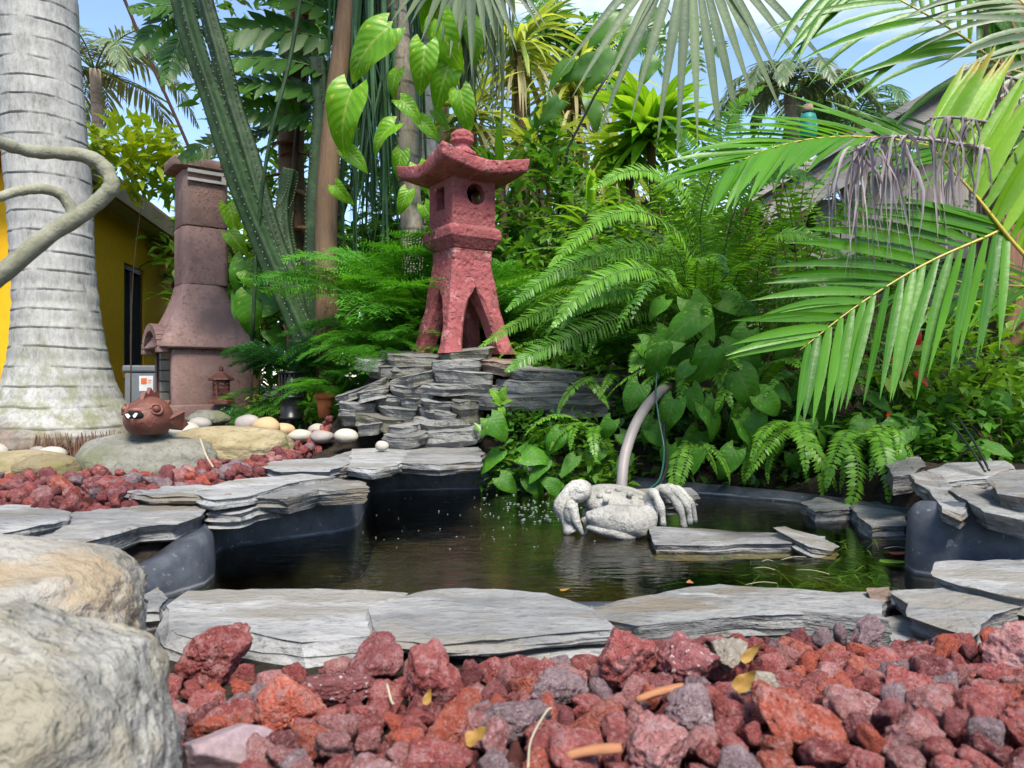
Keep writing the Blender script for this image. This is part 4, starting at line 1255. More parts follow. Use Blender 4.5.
for k, (px, py, Y, rx, rz, mt, lb_) in enumerate([
    (266,427,3.05,.058,.042,'cobble_o','ochre cobble behind the sandy boulder'), (248,424,3.1,.055,.04,'cobble_g','pinkish grey cobble beside the ochre one'),
    (283,430,3.1,.05,.03,'cobble_o','flat tan cobble near the black planter'), (200,424,3.2,.05,.03,'cobble_g','mauve grey cobble near the fish tail'),
    (185,431,2.9,.06,.035,'cobble','cream cobble between fish and sandy boulder'), (15,448,2.75,.022,.018,'cobble_o','small orange cobble at the palm foot'),
    (52,455,2.6,.05,.03,'cobble','cream cobble at the palm foot'), (38,452,2.7,.03,.022,'cobble_g','small grey cobble at the palm foot'),
    (300,436,3.1,.055,.028,'cobble','cream cobble near the orange pot'), (318,430,3.3,.045,.03,'cobble','pale cobble under the orange pot'),
    (322,437,3.05,.05,.028,'cobble_g','grey cobble by the stacked wall'), (346,436,2.95,.05,.03,'cobble','cream cobble against the stacked wall'),
    (-6,452,2.7,.05,.035,'cobble','large cream cobble at the edge of the palm roots'), (382,446,2.72,.025,.02,'cobble','small white cobble among the lava by the stacked wall')]):
    boulder('cobble', at(px, py, Y), (rx, rx*.8, rz), M[mt], 40+k, lb_, 'cobble', CG, sub=3, amp=.08, f=1.1, fine=0)

# ------------------------------------------------------------------ lava rocks
def lava_mesh(seed, mat, sub=4, flat_=False):
    rnd = random.Random(seed)
    bm = bmesh.new(); bmesh.ops.create_icosphere(bm, subdivisions=sub, radius=1)
    planes = []
    for k in range(14 if not flat_ else 12):
        d = V((rnd.gauss(0, 1), rnd.gauss(0, 1), rnd.gauss(0, 1))).normalized()
        planes.append((d, rnd.uniform(.46, .80)))
    s = V((rnd.uniform(1.1, 1.6), rnd.uniform(.9, 1.25), rnd.uniform(.75, 1.1)))
    off = V((seed*2.1, seed*.7, seed*3.3))
    for v in bm.verts:
        p = v.co.normalized()
        r = 1.0
        for d, h in planes:
            c = p.dot(d)
            if c > .05: r = min(r, h/c) if not False else r
        k = 1 if not flat_ else .3
        r += k*(.10*noise.noise(p*1.8+off)+.055*noise.noise(p*4.3+off)+.035*noise.noise(p*9+off)+.022*noise.noise(p*18+off))
        if not flat_: r -= .06*max(0, noise.noise(p*5.5-off))*1.6
        v.co = V((p.x*s.x*r, p.y*s.y*r, p.z*s.z*r))
    me = bpy.data.meshes.new('lava_rock'); bm.to_mesh(me); bm.free()
    for q in me.polygons: q.use_smooth = True
    me.materials.append(mat)
    return me
KINDS = ['brick red', 'rust orange', 'maroon', 'dusty pink', 'purple grey']
WT = [.42, .17, .14, .18, .09]
LM = {k: [lava_mesh(500+31*i+j, M['lava '+k]) for j in range(7)] for i, k in enumerate(KINDS)}
LML = {k: [lava_mesh(900+31*i+j, M['lava '+k], 3) for j in range(4)] for i, k in enumerate(KINDS)}
rl = random.Random(77)
rocks = []
def put(mesh, loc, r, kind, area, fixed=None, euler=None):
    o = obj('lava_rock', mesh)
    o.location = loc
    o.rotation_euler = euler or (rl.gauss(0, .4)+rl.choice((0, PI)), rl.gauss(0, .4), rl.uniform(0, 6.3))
    o.scale = (r, r, r)
    rocks.append((o, kind, area, fixed, r))
    return o
def sxy(x, y, z): return 512+x/y*F, 384-(z-CAMZ)/y*F
# front bed: dense layers
grid = {}
def free(x, y, r, z, k=.76):
    for (a, b2, r2, zz) in grid.get('f', []):
        if abs(zz-z) < .03 and (a-x)**2+(b2-y)**2 < (k*(r+r2))**2: return False
    return True
FIX = [ # px, py, radius px, Y, kind, label
 (218,648,34,.98,'brick red','large pointed brick red lava rock leaning on the slate beside the boulders'),
 (432,680,44,.90,'brick red','broad craggy brick red lava rock in front of the slate slabs'),
 (374,662,34,.98,'maroon','long maroon lava rock rising against the thick pale slab'),
 (340,690,30,.90,'lava white','grey capped red lava rock with a pale chalky top'),
 (625,652,36,.97,'brick red','tall rounded brick red lava rock against the low pale slab'),
 (682,664,34,.95,'lava white','purple lava rock crusted with white on top'),
 (727,654,22,.97,'lava pale','speckled buff and black stone among the lava rocks'),
 (866,630,19,1.03,'purple grey','pinkish purple lava rock perched against the dark slab edge'),
 (690,715,42,.78,'purple grey','wide grey purple lava rock with a flat top'),
 (1012,650,36,.95,'dusty pink','dusty pink lava rock at the right beside the angular slab'),
 (800,725,50,.73,'rust orange','big rust orange lava rock low in the front bed'),
 (286,708,34,.80,'rust orange','rust orange lava rock between the mauve block and the pale boulder'),
 (905,695,34,.85,'brick red','long ridged brick red lava rock on the right of the front bed'),
 (560,690,26,.88,'purple grey','grey lava rock with a mossy dark face in the middle of the bed'),
 (512,720,30,.76,'purple grey','pitted mauve grey lava rock near the yellow leaf'),
 (860,712,36,.78,'dusty pink','wedge shaped dusty pink lava rock with a sharp edge'),
 (652,752,44,.68,'dusty pink','large dusty pink lava rock at the very front of the bed'),
 (760,690,24,.86,'lava pale','small knobbly buff stone between red lava rocks'),
 (545,618,1,1.2,'x','')]
for px, py, rp, Y, kind, lb_ in FIX:
    if kind == 'x': continue
    p = at(px, py, Y); r = rp/F*Y*.92
    mesh = lava_mesh(1300+px, M['lava '+kind] if not kind.startswith('lava') else M[kind], 5)
    put(mesh, p, r, kind, 'fix', lb_)
    grid.setdefault('f', []).append((p.x, p.y, r*.9, p.z))
# mauve block, a flat cut stone
mo = lava_mesh(1999, M['mauve'], 5, True)
put(mo, at(226, 748, .74), .040, 'x', 'fix', 'flat topped mauve block of stone low beside the pale boulder', (0.15, 0.1, .4))
grid['f'].append((at(228, 744, .74).x, .74, .05, at(228, 744, .74).z))
def ftop(x, y):     # top of the front bed
    return .030+.030*sm(.95, .70, y)+.018*sm(.1, .5, x)-.012*sm(-.1, -.4, x)+.010*noise.noise(V((x*4, y*4, 3)))
cand = []
for k in range(9000):
    y = .50+.62*rl.random(); x = rl.uniform(-.80, .86)*y*1.0
    px, py = sxy(x, y, ftop(x, y))
    lim = .985 if px < 470 else (1.0 if px < 620 else 1.06 if px < 860 else 1.02)
    if y > lim or (px < 165 and y < .8) or px < 60: continue
    if x < -.24 and y < .72: continue
    if x < -.44 and y > .75: continue
    r = rl.choice((.015, .018, .021, .024, .028))*rl.uniform(.9, 1.1)
    z = ftop(x, y)-r*.45
    if free(x, y, r, z):
        grid['f'].append((x, y, r, z)); cand.append((x, y, r, z))
cand.sort(key=lambda c: c[1]/c[2])
extra = cand[230:]; cand = cand[:230]
for x, y, r, z in cand:
    kind = rl.choices(KINDS, WT)[0]
    put(rl.choice(LM[kind]), (x, y, z), r*1.10, kind, 'front')
nfront = len(rocks)
# fill under and between: one chips object
def chips(name, spots, label):
    mb = MB()
    base = []
    for s in range(6):
        m_ = lava_mesh(3000+s, M['dark_lava'], 3)
        base.append(([v.co.copy() for v in m_.vertices], [tuple(p.vertices) for p in m_.polygons])); bpy.data.meshes.remove(m_)
    for x, y, z, r, mi in spots:
        vs, fs = rl.choice(base)
        q = Quaternion((rl.gauss(0, 1), rl.gauss(0, 1), rl.gauss(0, 1), rl.gauss(0, 1))).normalized()
        mb.add([(q @ v)*r+V((x, y, z)) for v in vs], fs, None, mi)
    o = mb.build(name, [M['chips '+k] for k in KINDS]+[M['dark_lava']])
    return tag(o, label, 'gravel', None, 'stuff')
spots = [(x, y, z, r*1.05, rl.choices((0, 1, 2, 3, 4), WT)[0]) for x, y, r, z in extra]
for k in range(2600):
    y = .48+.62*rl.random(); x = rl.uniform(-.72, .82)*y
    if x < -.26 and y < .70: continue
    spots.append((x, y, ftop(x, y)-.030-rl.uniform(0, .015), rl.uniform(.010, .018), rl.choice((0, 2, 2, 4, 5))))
# left bed
LBED = [(-.62, 1.86), (-1.25, 1.45), (-1.9, 1.75), (-1.75, 2.4), (-1.05, 2.5), (-.95, 2.9), (-.62, 3.05), (-.55, 2.65), (-.80, 2.35), (-.70, 2.15)]
LBED = [on(px, py, .15).to_2d() for px, py in ((-60,497),(60,500),(120,497),(190,481),(262,468),(300,452),(345,445),(398,446),(395,437),(350,432),(300,438),(285,448),(255,460),(205,462),(180,468),(75,472),(-60,474))]
cnt = []
for k in range(9000):
    x = rl.uniform(-2.2, -.4); y = rl.uniform(1.4, 3.3)
    if not inside(x, y, LBED) or (y > 2.78 and x > -.80): continue
    r = rl.uniform(.016, .034)
    z = land(x, y)+.020+rl.uniform(-.004, .016)
    if all((a-x)**2+(b2-y)**2 > (.74*(r+c2))**2 for a, b2, c2, d in cnt):
        cnt.append((x, y, r, z))
cnt.sort(key=lambda c: c[1]/c[2])
nleft = max(0, 292-nfront)
for x, y, r, z in cnt[:nleft]:
    kind = rl.choices(KINDS, (.34, .05, .44, .05, .12))[0]
    put(rl.choice(LML[kind]), (x, y, z), r, kind, 'left')
for x, y, r, z in cnt[nleft:]: spots.append((x, y, z, r, rl.choices((0, 1, 2, 3, 4), (.42, .1, .3, .08, .1))[0]))
k = 0
while k < 1500:
    x = rl.uniform(-2.2, -.4); y = rl.uniform(1.4, 3.3)
    if inside(x, y, LBED) and not (y > 2.78 and x > -.80):
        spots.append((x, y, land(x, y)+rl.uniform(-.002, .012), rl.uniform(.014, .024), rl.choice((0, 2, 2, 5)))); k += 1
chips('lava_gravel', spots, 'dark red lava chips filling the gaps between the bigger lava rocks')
print('ROCKS front', nfront, 'left', len(rocks)-nfront, 'cand', len(cnt))
# labels that single each rock out: size, colour, what it lies near, and its order along that stretch
LGRP = 'red lava rocks'
cells = {}
for o, kind, area, fixed, r in rocks:
    if fixed:
        tag(o, fixed, 'lava rock', LGRP); continue
    px, py = sxy(*o.location)
    if area == 'front':
        zn = 'by pale boulder' if px < 270 else 'by thick pale slab' if px < 400 else 'by thin pale slab' if px < 500 else 'by low pale slab' if px < 620 else 'by long dark slab' if px < 760 else 'by dark slab end' if px < 880 else 'by angular slab'
        rw = 'against slate' if py < 665 else 'upper bed' if py < 700 else 'mid bed' if py < 735 else 'front row'
    else:
        zn = 'at the blunt slab' if px < 60 else 'behind the broad slab' if px < 125 else 'behind the thin sliver' if px < 200 else 'below the fish boulder' if px < 262 else 'below the stacked wall'
        rw = 'left bed'
    size = 'small' if r < .020 else 'large' if r > .026 else 'medium'
    cells.setdefault((size, kind, zn, rw), []).append((px, o))
ORD = ['leftmost', 'second from left', 'third from left', 'fourth from left', 'fifth from left', 'sixth from left', 'seventh from left', 'eighth from left', 'ninth from left', 'tenth from left']
for (size, kind, zn, rw), L in cells.items():
    L.sort(key=lambda q: q[0])
    for i, (px, o) in enumerate(L):
        tag(o, f"{size} {kind} lava rock {zn}, {rw}"+('' if len(L) == 1 else ', '+ORD[min(i, 9)]), 'lava rock', LGRP)
# loose things on the front bed
def chip_at(px, py, Y, L, Wd, rz, label, th=.007):
    b = MB(); n = 10
    loops = []
    for i in range(n+1):
        t = i/n; wd = Wd*(.55+.45*t+.12*noise.noise(V((t*6, Wd*90, 2))))*(1 if 0 < i < n else .7)
        x = (t-.5)*L; z = .002*math.sin(PI*t)
        loops.append([V((x, wd/2*math.cos(a), z+th/2*math.sin(a)+.0015*noise.noise(V((x*90, a*3, 1))))) for a in [2*PI*k/8 for k in range(8)]])
    loft(b, loops)
    o = b.build('bark_chip', M['chip'])
    o.location = at(px, py, Y); o.rotation_euler = (.1, -.18, rz)
    return tag(o, label, 'bark chip')
chip_at(660, 693, .83, .058, .016, .25, 'long orange brown bark chip lying across the lava rocks')
chip_at(594, 752, .66, .050, .017, -.05, 'short pale orange bark chip at the front of the lava bed')
def leaf_at(px, py, Y, L, Wd, eul, label):
    b = MB(); heart(b, Matrix.Identity(4), L, Wd, .7, -.8, 0, rnd=random.Random(px), wave=.35)
    o = b.build('fallen_leaf', M['dryleaf']); o.location = at(px, py, Y); o.rotation_euler = eul
    return tag(o, label, 'fallen leaf', 'dry leaves on the lava rocks')
leaf_at(735, 690, .83, .034, .018, (.8, -.5, .3), 'yellow dry leaf standing between dusty pink lava rocks')
leaf_at(742, 662, .92, .034, .012, (.9, -.6, .4), 'small orange dry leaf by the speckled buff stone')
leaf_at(466, 742, .69, .028, .016, (.5, -.2, .1), 'curled yellow leaf near the pitted mauve rock')
leaf_at(425, 705, .80, .018, .009, (.4, -.7, 1.2), 'tiny yellow leaf on the brick red lava rock')
def twig_at(pts, r, label):
    b = MB(); tube(b, crom([at(*p) for p in pts], 12), r, 5)
    return tag(b.build('twig', M['twig']), label, 'twig', 'dry straws')
twig_at([(528,768,.62),(531,740,.66),(546,712,.70),(552,708,.71)], .0011, 'bent pale straw lying over the front lava rocks')
twig_at([(387,684,.86),(391,700,.84),(393,704,.83)], .0016, 'short white straw in front of the slate slabs')
twig_at([(200,438,2.3),(206,455,2.2),(213,467,2.1)], .0030, 'pale dry straw on the sandy boulder')
# ------------------------------------------------------------------ crab statue
def blob(mb, c, r, mat=0, sub=3, amp=.08, f=2.2, seed=0, Mx=None, taper=0.0, pinch=None):
    bm = bmesh.new(); bmesh.ops.create_icosphere(bm, subdivisions=sub, radius=1)
    off = V((seed*1.7, seed*2.9, seed))
    vs = []
    for v in bm.verts:
        p = v.co*(1+amp*noise.noise(v.co*f+off)+amp*.4*noise.noise(v.co*f*3+off))
        k = 1-taper*p.x
        p = V((p.x*r[0], p.y*r[1]*k, p.z*r[2]*k))
        if Mx is not None: p = Mx @ p
        vs.append(p+V(c))
    fs = [tuple(v.index for v in f_.verts) for f_ in bm.faces]
    bm.free(); mb.add(vs, fs, None, mat)
CR = at(622, 512, 2.02); CR.z = 0
crab = empty('crab_statue', CR, 'weathered pale concrete crab with a big front claw sitting in the pond water', 'statue')
kk = 2.02/F
def cl(px, py, dy=0.0):
    p = at(px, py, 2.02+dy); return p-CR
b = MB()
blob(b, cl(619, 503, .05), (.112, .095, .040), amp=.05, seed=3, sub=4, Mx=Matrix.Rotation(R(9), 3, 'Y') @ Matrix.Rotation(R(14), 3, 'X'))
for i in range(17):      # knobbly rim and shell bumps
    t = i/16
    q = cl(586+69*t, 494+10*t+8*math.sin(PI*t), .05-.085*math.sin(PI*t))
    blob(b, q, (.0075, .0075, .007), sub=2, seed=i)
for px, py, dy in ((608,492,.02),(618,490,.03),(630,494,.0),(600,496,.0),(606,500,-.03),(640,498,.02)):
    blob(b, cl(px, py, dy), (.010, .010, .008), sub=2, seed=px)
blob(b, cl(612, 515, .06), (.085, .07, .05), amp=.06, seed=8)
b.build('shell', M['concrete'], crab)
b = MB()
Mc = Matrix.Rotation(R(180), 3, 'Z') @ Matrix.Rotation(R(-9), 3, 'Y')
blob(b, cl(618, 521, -.07), (.090, .050, .044), amp=.06, seed=5, sub=4, Mx=Mc, taper=.38)
blob(b, cl(612, 531, -.075), (.070, .042, .022), amp=.06, seed=6, sub=3, Mx=Mc, taper=.45)
blob(b, cl(645, 520, -.05), (.034, .036, .040), amp=.08, seed=11)
b.build('claw', M['concrete'], crab)
b = MB()
blob(b, cl(577, 494, .0), (.040, .032, .026), amp=.08, seed=21, Mx=Matrix.Rotation(R(-15), 3, 'Y'))
tube(b, crom([cl(588, 492), cl(572, 489, -.01), cl(563, 503, -.02), cl(565, 518, -.03), cl(572, 533, -.04)], 14), lambda s: .024-.006*s+.006*math.sin(s*14), 10)
blob(b, cl(571, 512, -.045), (.020, .020, .034), amp=.08, seed=22)
tube(b, crom([cl(571, 505, -.05), cl(576, 520, -.06), cl(583, 535, -.06)], 10), lambda s: .019*(1-.75*s), 10)
tube(b, crom([cl(583, 518, -.03), cl(587, 527, -.04), cl(585, 536, -.05)], 6), lambda s: .009*(1-.6*s), 8)
b.build('claw', M['concrete'], crab)
for pts, r in (([(648,500,.02),(652,493,-.01),(657,498,-.03),(662,512,-.04),(663,526,-.04)], .015), ([(650,498,.04),(662,489,.02),(672,497,0),(681,512,-.01),(684,528,-.01)], .016),
               ([(652,496,.06),(668,488,.05),(680,496,.03),(688,509,.02),(690,524,.02)], .015), ([(654,496,.08),(674,489,.08),(686,496,.06),(693,508,.05),(695,522,.05)], .013),
               ([(648,508,.03),(650,505,.0),(653,512,-.02),(652,524,-.02)], .014)):
    b = MB()
    tube(b, crom([cl(*p) for p in pts], 16), lambda s: r*(1.0-.45*s)*(1+.16*math.cos(s*19)), 10)
    b.build('leg', M['concrete'], crab)

# ------------------------------------------------------------------ rusty fish ornament
FC = at(149, 418, 2.42)
fish = empty('fish_ornament', FC, 'round rusty terracotta fish with a wide mouth lying on the grey green boulder', 'ornament', rz=R(-2))
fish.scale = (1.02, 1.02, 1.02)
fs_ = 2.42/F        # local: -Y is the snout
b = MB()
bm = bmesh.new(); bmesh.ops.create_uvsphere(bm, u_segments=36, v_segments=24, radius=1)
vs = []
for v in bm.verts:
    p = v.co.copy()
    k = 1-.16*max(0, p.y)**2
    x, y, z = p.x*.070*k, p.y*.088, p.z*.070*k
    y += -.010*math.exp(-((p.x/.55)**2+(p.z/.45)**2)) if p.y < 0 else 0
    if p.z < -.75: z = -.0525-.004*(p.z+.75)
    sc_ = .0012*math.sin(22*p.y)*math.cos(18*math.atan2(p.x, p.z)) if p.y > .0 else 0
    vs.append(V((x*(1+sc_*12), y, z*(1+sc_*12))))
b.add(vs, [tuple(q.index for q in f_.verts) for f_ in bm.faces]); bm.free()
b.build('body', M['terracotta'], fish)
b = MB()
tube(b, [V((.034*math.cos(a), -.090+.012*math.cos(a)**2+.02*abs(math.cos(a)), .012+.017*math.sin(a))) for a in [2*PI*i/24 for i in range(25)]], .007, 8)
lips = b.build('lips', M['terracotta'], fish)
b = MB()
blob(b, (0, -.088, .012), (.030, .012, .015), sub=3, amp=0); b.build('mouth', M['soot'], lips)
for sx in (-1, 1):
    b = MB()
    loft(b, [[V((sx*.012+.007*math.cos(a)*(1+.4*math.sin(a)), -.100-yy, .012+.008*math.sin(a+.5*sx)+.001*sx)) for a in [2*PI*i/5+.3 for i in range(5)]] for yy in (0, .004)])
    b.build('tooth', M['stickw'], lips, False)
for sx in (-1, 1):
    b = MB()
    c_ = V((sx*.050, -.050, .030)); n_ = V((sx*.62, -.62, .40)).normalized(); a_ = n_.cross(V((0, 0, 1))).normalized(); e_ = a_.cross(n_)
    tube(b, [c_+a_*(.017*math.cos(t))+e_*(.017*math.sin(t)) for t in [2*PI*i/18 for i in range(19)]], .0045, 6)
    blob(b, c_, (.012, .012, .012), sub=2, amp=0)
    b.build('eye', M['terracotta'], fish)
def finmesh(pts, th=.006):
    b = MB(); c = sum(pts, V((0, 0, 0)))/len(pts)
    n = (pts[1]-pts[0]).cross(pts[2]-pts[0]).normalized()*th
    k = len(pts)
    b.add([p+n for p in pts]+[p-n for p in pts], [tuple(range(k)), tuple(range(2*k-1, k-1, -1))]+[(i, i+k, (i+1) % k+k, (i+1) % k) for i in range(k)])
    return b
finmesh([V(p) for p in ((0,-.045,.060),(0,-.03,.085),(0,-.012,.076),(0,.002,.098),(0,.02,.080),(0,.036,.088),(0,.06,.062),(0,.05,.035),(0,-.02,.05))]).build('dorsal_fin', M['terracotta'], fish, False)
for sx in (-1, 1):
    finmesh([V(p) for p in ((sx*.060,-.01,-.005),(sx*.098,.03,.022),(sx*.092,.042,.0),(sx*.100,.055,-.02),(sx*.080,.050,-.040),(sx*.058,.02,-.035))]).build('side_fin', M['terracotta'], fish, False)
finmesh([V(p) for p in ((0,.075,.012),(0,.125,.055),(0,.118,.01),(0,.13,-.04),(0,.075,-.018))]).build('tail', M['terracotta'], fish, False)

# ------------------------------------------------------------------ pipe and cables
b = MB(); tube(b, crom([at(621,500,2.30), at(622,480,2.32), at(625,455,2.36), at(634,428,2.42), at(646,407,2.50), at(660,392,2.60), at(668,386,2.75)], 30), .0175, 14)
tag(b.build('pipe', M['pipe']), 'bent pinkish grey pipe rising out of the pond into the ferns', 'pipe')
b = MB(); tube(b, crom([at(657,372,2.55), at(656,395,2.5), at(659,420,2.45), at(664,450,2.4), at(660,478,2.3), at(648,490,2.25)], 30), .0032, 8)
tag(b.build('cable', M['cable']), 'thin green cable hanging beside the bent pipe', 'cable')
b = MB(); tube(b, crom([at(664,410,2.6), at(664,440,2.5), at(667,462,2.42), at(662,480,2.35), at(652,492,2.3)], 24), .0055, 8)
tag(b.build('hose', M['black']), 'thin black hose looping down beside the green cable', 'hose')
for i, (a_, b_) in enumerate((((905,395,2.7),(986,472,1.9)), ((925,400,2.7),(992,470,1.92)))):
    pass
b = MB(); tube(b, crom([at(948,420,2.15), at(968,445,1.98), at(985,471,1.82)], 8), .0035, 6); tube(b, crom([at(958,418,2.15), at(975,443,1.98), at(989,470,1.83)], 8), .0035, 6)
tag(b.build('wire_stake', M['black']), 'pair of black wire stakes stuck among the right hand slate slabs', 'stake')

# ------------------------------------------------------------------ planters
PL = at(291, 420, 3.9)
pl = empty('slotted_planter', PL, 'black slotted plastic planter holding a feathery fern beside the fireplace', 'planter')
b = MB(); lathe(b, [(.045, 0), (.058, .002), (.058, .02), (.054, .022), (.060, .115), (.064, .118), (.064, .13), (.052, .13), (.050, .03)], 28); b.build('base', M['black'], pl)
for i in range(18):
    a = 2*PI*i/18; b = MB(); c_ = V((.062*math.cos(a), .062*math.sin(a), 0)); t_ = V((-math.sin(a), math.cos(a), 0)); r_ = V((math.cos(a), math.sin(a), 0))
    loft(b, [[c_*(1+.0)+t_*u+r_*w_+V((0, 0, z)) for u, w_ in ((-.005, -.003), (.005, -.003), (.005, .003), (-.005, .003))] for z in (.1305, .24)])
    b.build('slat', M['black'], pl, False)
b = MB(); lathe(b, [(.058, .2405), (.068, .2405), (.070, .255), (.058, .255)], 28, cap=False); lathe(b, [(.057, .125), (.057, .238)], 20); b.build('rim', M['black'], pl)
PO = at(325, 418, 3.55)
po = empty('flower_pot', PO, 'small orange terracotta pot half hidden by ferns at the stacked wall', 'pot')
b = MB(); lathe(b, [(.030, 0), (.040, .085), (.036, .087), (.034, .08)], 24); b.build('body', M['potred'], po)
b = MB(); lathe(b, [(.038, .088), (.046, .088), (.047, .122), (.041, .122), (.038, .09)], 24, cap=False); b.build('rim', M['potred'], po)
b = MB(); lathe(b, [(.037, .095), (.037, .112), (.005, .116)], 16); b.build('soil', M['soil'], po)

# ------------------------------------------------------------------ things on and in the water
rb = random.Random(9)
b = MB()
for k in range(55):
    px = rb.gauss(455, 60) if k < 120 else rb.uniform(370, 640); py = rb.uniform(493, 552) if k % 3 else rb.gauss(515, 12)
    if py < 492: continue
    p = on(px, py, 0)
    if not inside(p.x, p.y) or edge_dist(p.x, p.y) < .03: continue
    r = rb.choice((.0012, .0015, .002, .0024))
    blob(b, p, (r, r, r*.22), sub=2, amp=.0)
for k in range(70):
    p = on(rb.gauss(535, 22), rb.gauss(508, 7), 0)
    r = rb.uniform(.001, .0035)
    if inside(p.x, p.y): blob(b, p, (r*2.2, r*1.6, r*.2), sub=1, amp=0)
tag(b.build('foam', M['foam']), 'white bubbles drifting on the water beside the crab', 'foam', None, 'stuff')
b = MB()
for k in range(420):
    px = rb.gauss(845, 60); py = rb.uniform(540, 592)
    p = on(px, py, 0)
    if not inside(p.x, p.y) or edge_dist(p.x, p.y) < .04: continue
    a = rb.uniform(0, 6.3); z = -.045+.052*rb.random()
    strip(b, V((p.x, p.y, z)), V((math.cos(a), math.sin(a), rb.uniform(-.1, .12))), V((0, 0, 1)), rb.uniform(.03, .10), rb.uniform(.0015, .004), 3, .2, ribbon, .1)
tag(b.build('pond_weed', M['weed']), 'stringy green water weed floating at the right of the pond', 'water weed', None, 'stuff')
b = MB()
for k in range(6):
    px = rb.gauss(815, 50); py = rb.uniform(548, 590); p = on(px, py, .004); a = rb.uniform(-.5, .5)
    if not inside(p.x, p.y): continue
    d = V((math.cos(a), math.sin(a)*2, 0))*rb.uniform(.012, .035)
    tube(b, crom([p-d, p+V((0, 0, .004)), p+d], 5), .0007, 4)
tag(b.build('straw', M['twig']), 'pale straw bits floating among the water weed', 'straw', None, 'stuff')
def floating(px, py, L, Wd, rz, mat, label):
    b = MB(); heart(b, Matrix.Identity(4), L, Wd, .15, -.1, .02, rnd=random.Random(px))
    o = b.build('floating_leaf', mat); p = on(px, py, .004); o.location = p; o.rotation_euler = (.05, 0, rz)
    tag(o, label, 'fallen leaf', 'leaves floating on the pond')
M['redleaf'] = leaf_mat('reddish brown dead leaf', (0.22, 0.035, 0.015), (0.34, 0.07, 0.03), .2, .4, tint=(1, .7, .5))
floating(890, 553, .055, .024, .05, M['redleaf'], 'reddish brown leaf floating at the foot of the right liner wall')
floating(880, 560, .07, .03, -.5, M['shrub_l'], 'green leaf floating beside the reddish brown one')
floating(560, 590, .02, .012, .4, M['dryleaf'], 'tiny yellow leaf floating by the near slate edge')
floating(690, 583, .02, .014, 1.4, M['chip'], 'tiny brown leaf floating in front of the long slab')
# ------------------------------------------------------------------ reusable frond meshes
def mesh_of(fn, name, mats):
    b = MB(); fn(b); return b.mesh(name, mats)
def fern_variants(mat, n, L=.8, p=(58, -35), leaf=.062, nl=34, wd=.0135, seed=0, stem='stem', pj=14):
    res = []
    for k in range(n):
        r = random.Random(seed+k)
        pts = arc(L, p[0]+r.uniform(-pj, pj), p[1]+r.uniform(-pj, pj), 10, r.uniform(-.5, .5))
        def fn(b):
            frond(b, pts, V((-.25, 0, 1)), nl, lambda s: leaf*ferny(s)*(1-.25*(1-s)), wd, 82, 58, .35, 3, lance, .0032, .10, r, .10, 0, 1, .12, 2, res=22)
        res.append(mesh_of(fn, 'fern_frond', [M[mat], M[stem]]))
    return res
def plume_variants(mat, n, L=.6, seed=0):
    """feathery asparagus fern sprays: side branches carrying fine needles"""
    res = []
    for k in range(n):
        r = random.Random(seed+k)
        pts = arc(L, 55+r.uniform(-15, 15), -30+r.uniform(-20, 20), 8, r.uniform(-.5, .5))
        b = MB()
        tube(b, pts, lambda s: .0022*(1-.7*s), 4, 1)
        P = crom(pts, 40)
        for i in range(5, 40):
            s = i/40; t = (P[i]-P[i-1]).normalized()
            for sg in (1, -1):
                side = t.cross(V((-.2, 0, 1))).normalized()*sg
                d = (t*.75+side*.8+V((0, 0, r.uniform(-.1, .25)))).normalized()
                Ls = .17*math.sin(PI*min(1, s*.85+.12))*r.uniform(.7, 1.15)
                q = V(P[i]); m = max(4, int(Ls/.011))
                for j in range(m):
                    q = q+d*(Ls/m); d = (d+V((0, 0, -.035))).normalized()
                    for s2 in (1, -1):
                        e = (d*.7+d.cross(V((0, 0, 1))).normalized()*s2*.8+V((0, 0, r.uniform(-.35, .35)))).normalized()
                        ln = .026*(1-.55*j/m)*r.uniform(.7, 1.2)
                        w2 = e.cross(V((r.uniform(-.4, .4), r.uniform(-.4, .4), 1))).normalized()*.0019
                        b.add([q-w2, q+w2, q+e*ln+w2*.5, q+e*ln-w2*.5], [(0, 1, 2, 3)], [(-1, 0), (1, 0), (1, 1), (-1, 1)])
        res.append(b.mesh('fern_spray', [M[mat], M['stem']]))
    return res
FERN = fern_variants('sword', 6, .85, seed=10)
FERN_B = fern_variants('sword_b', 5, .85, seed=30)
FERN_UP = fern_variants('sword', 5, 1.1, (84, 20), .075, 38, .016, 50, 'stem_b')
FERN_DN = fern_variants('sword_b', 5, .55, (20, -75), .075, 24, .021, 70)
PLUME = plume_variants('asparagus', 6, .62, 90)
PLUME_D = plume_variants('asparagus_d', 4, .5, 120)
def ground_z(x, y): return hz(x, y)
def clump(px, Y, label, cat, name, meshes, n, yaw, sc_, group, tilt=(-8, 8), z=None, seed=0, part_='frond', spread=.06, stems=0, py=None):
    r = random.Random(seed+int(px)+int(Y*100))
    x = (px-512)/F*Y
    if py is not None: z = at(px, py, Y).z
    root = empty(name, V((x, Y, ground_z(x, Y)-.01 if z is None else z)), label, cat, group)
    for k in range(n):
        me = r.choice(meshes)
        yw = R(yaw[0]+(yaw[1]-yaw[0])*(k+r.random())/n)
        o = obj(part_, me, root, TRS(V((r.uniform(-spread, spread), r.uniform(-spread, spread), 0)), yw, R(r.uniform(*tilt)), R(r.uniform(-20, 20)), r.uniform(*sc_)))
    for k in range(stems):
        b = MB(); x0 = r.uniform(-.25, .25); y0 = r.uniform(-.1, .15); h = r.uniform(.5, 1.0)
        tube(b, crom([V((x0, y0, 0)), V((x0+r.uniform(-.04, .04), y0, h*.5)), V((x0+r.uniform(-.12, .12), y0+r.uniform(-.05, .05), h))], 6), .0035, 5)
        b.build('stem', M['stem_b'], root)
    return root
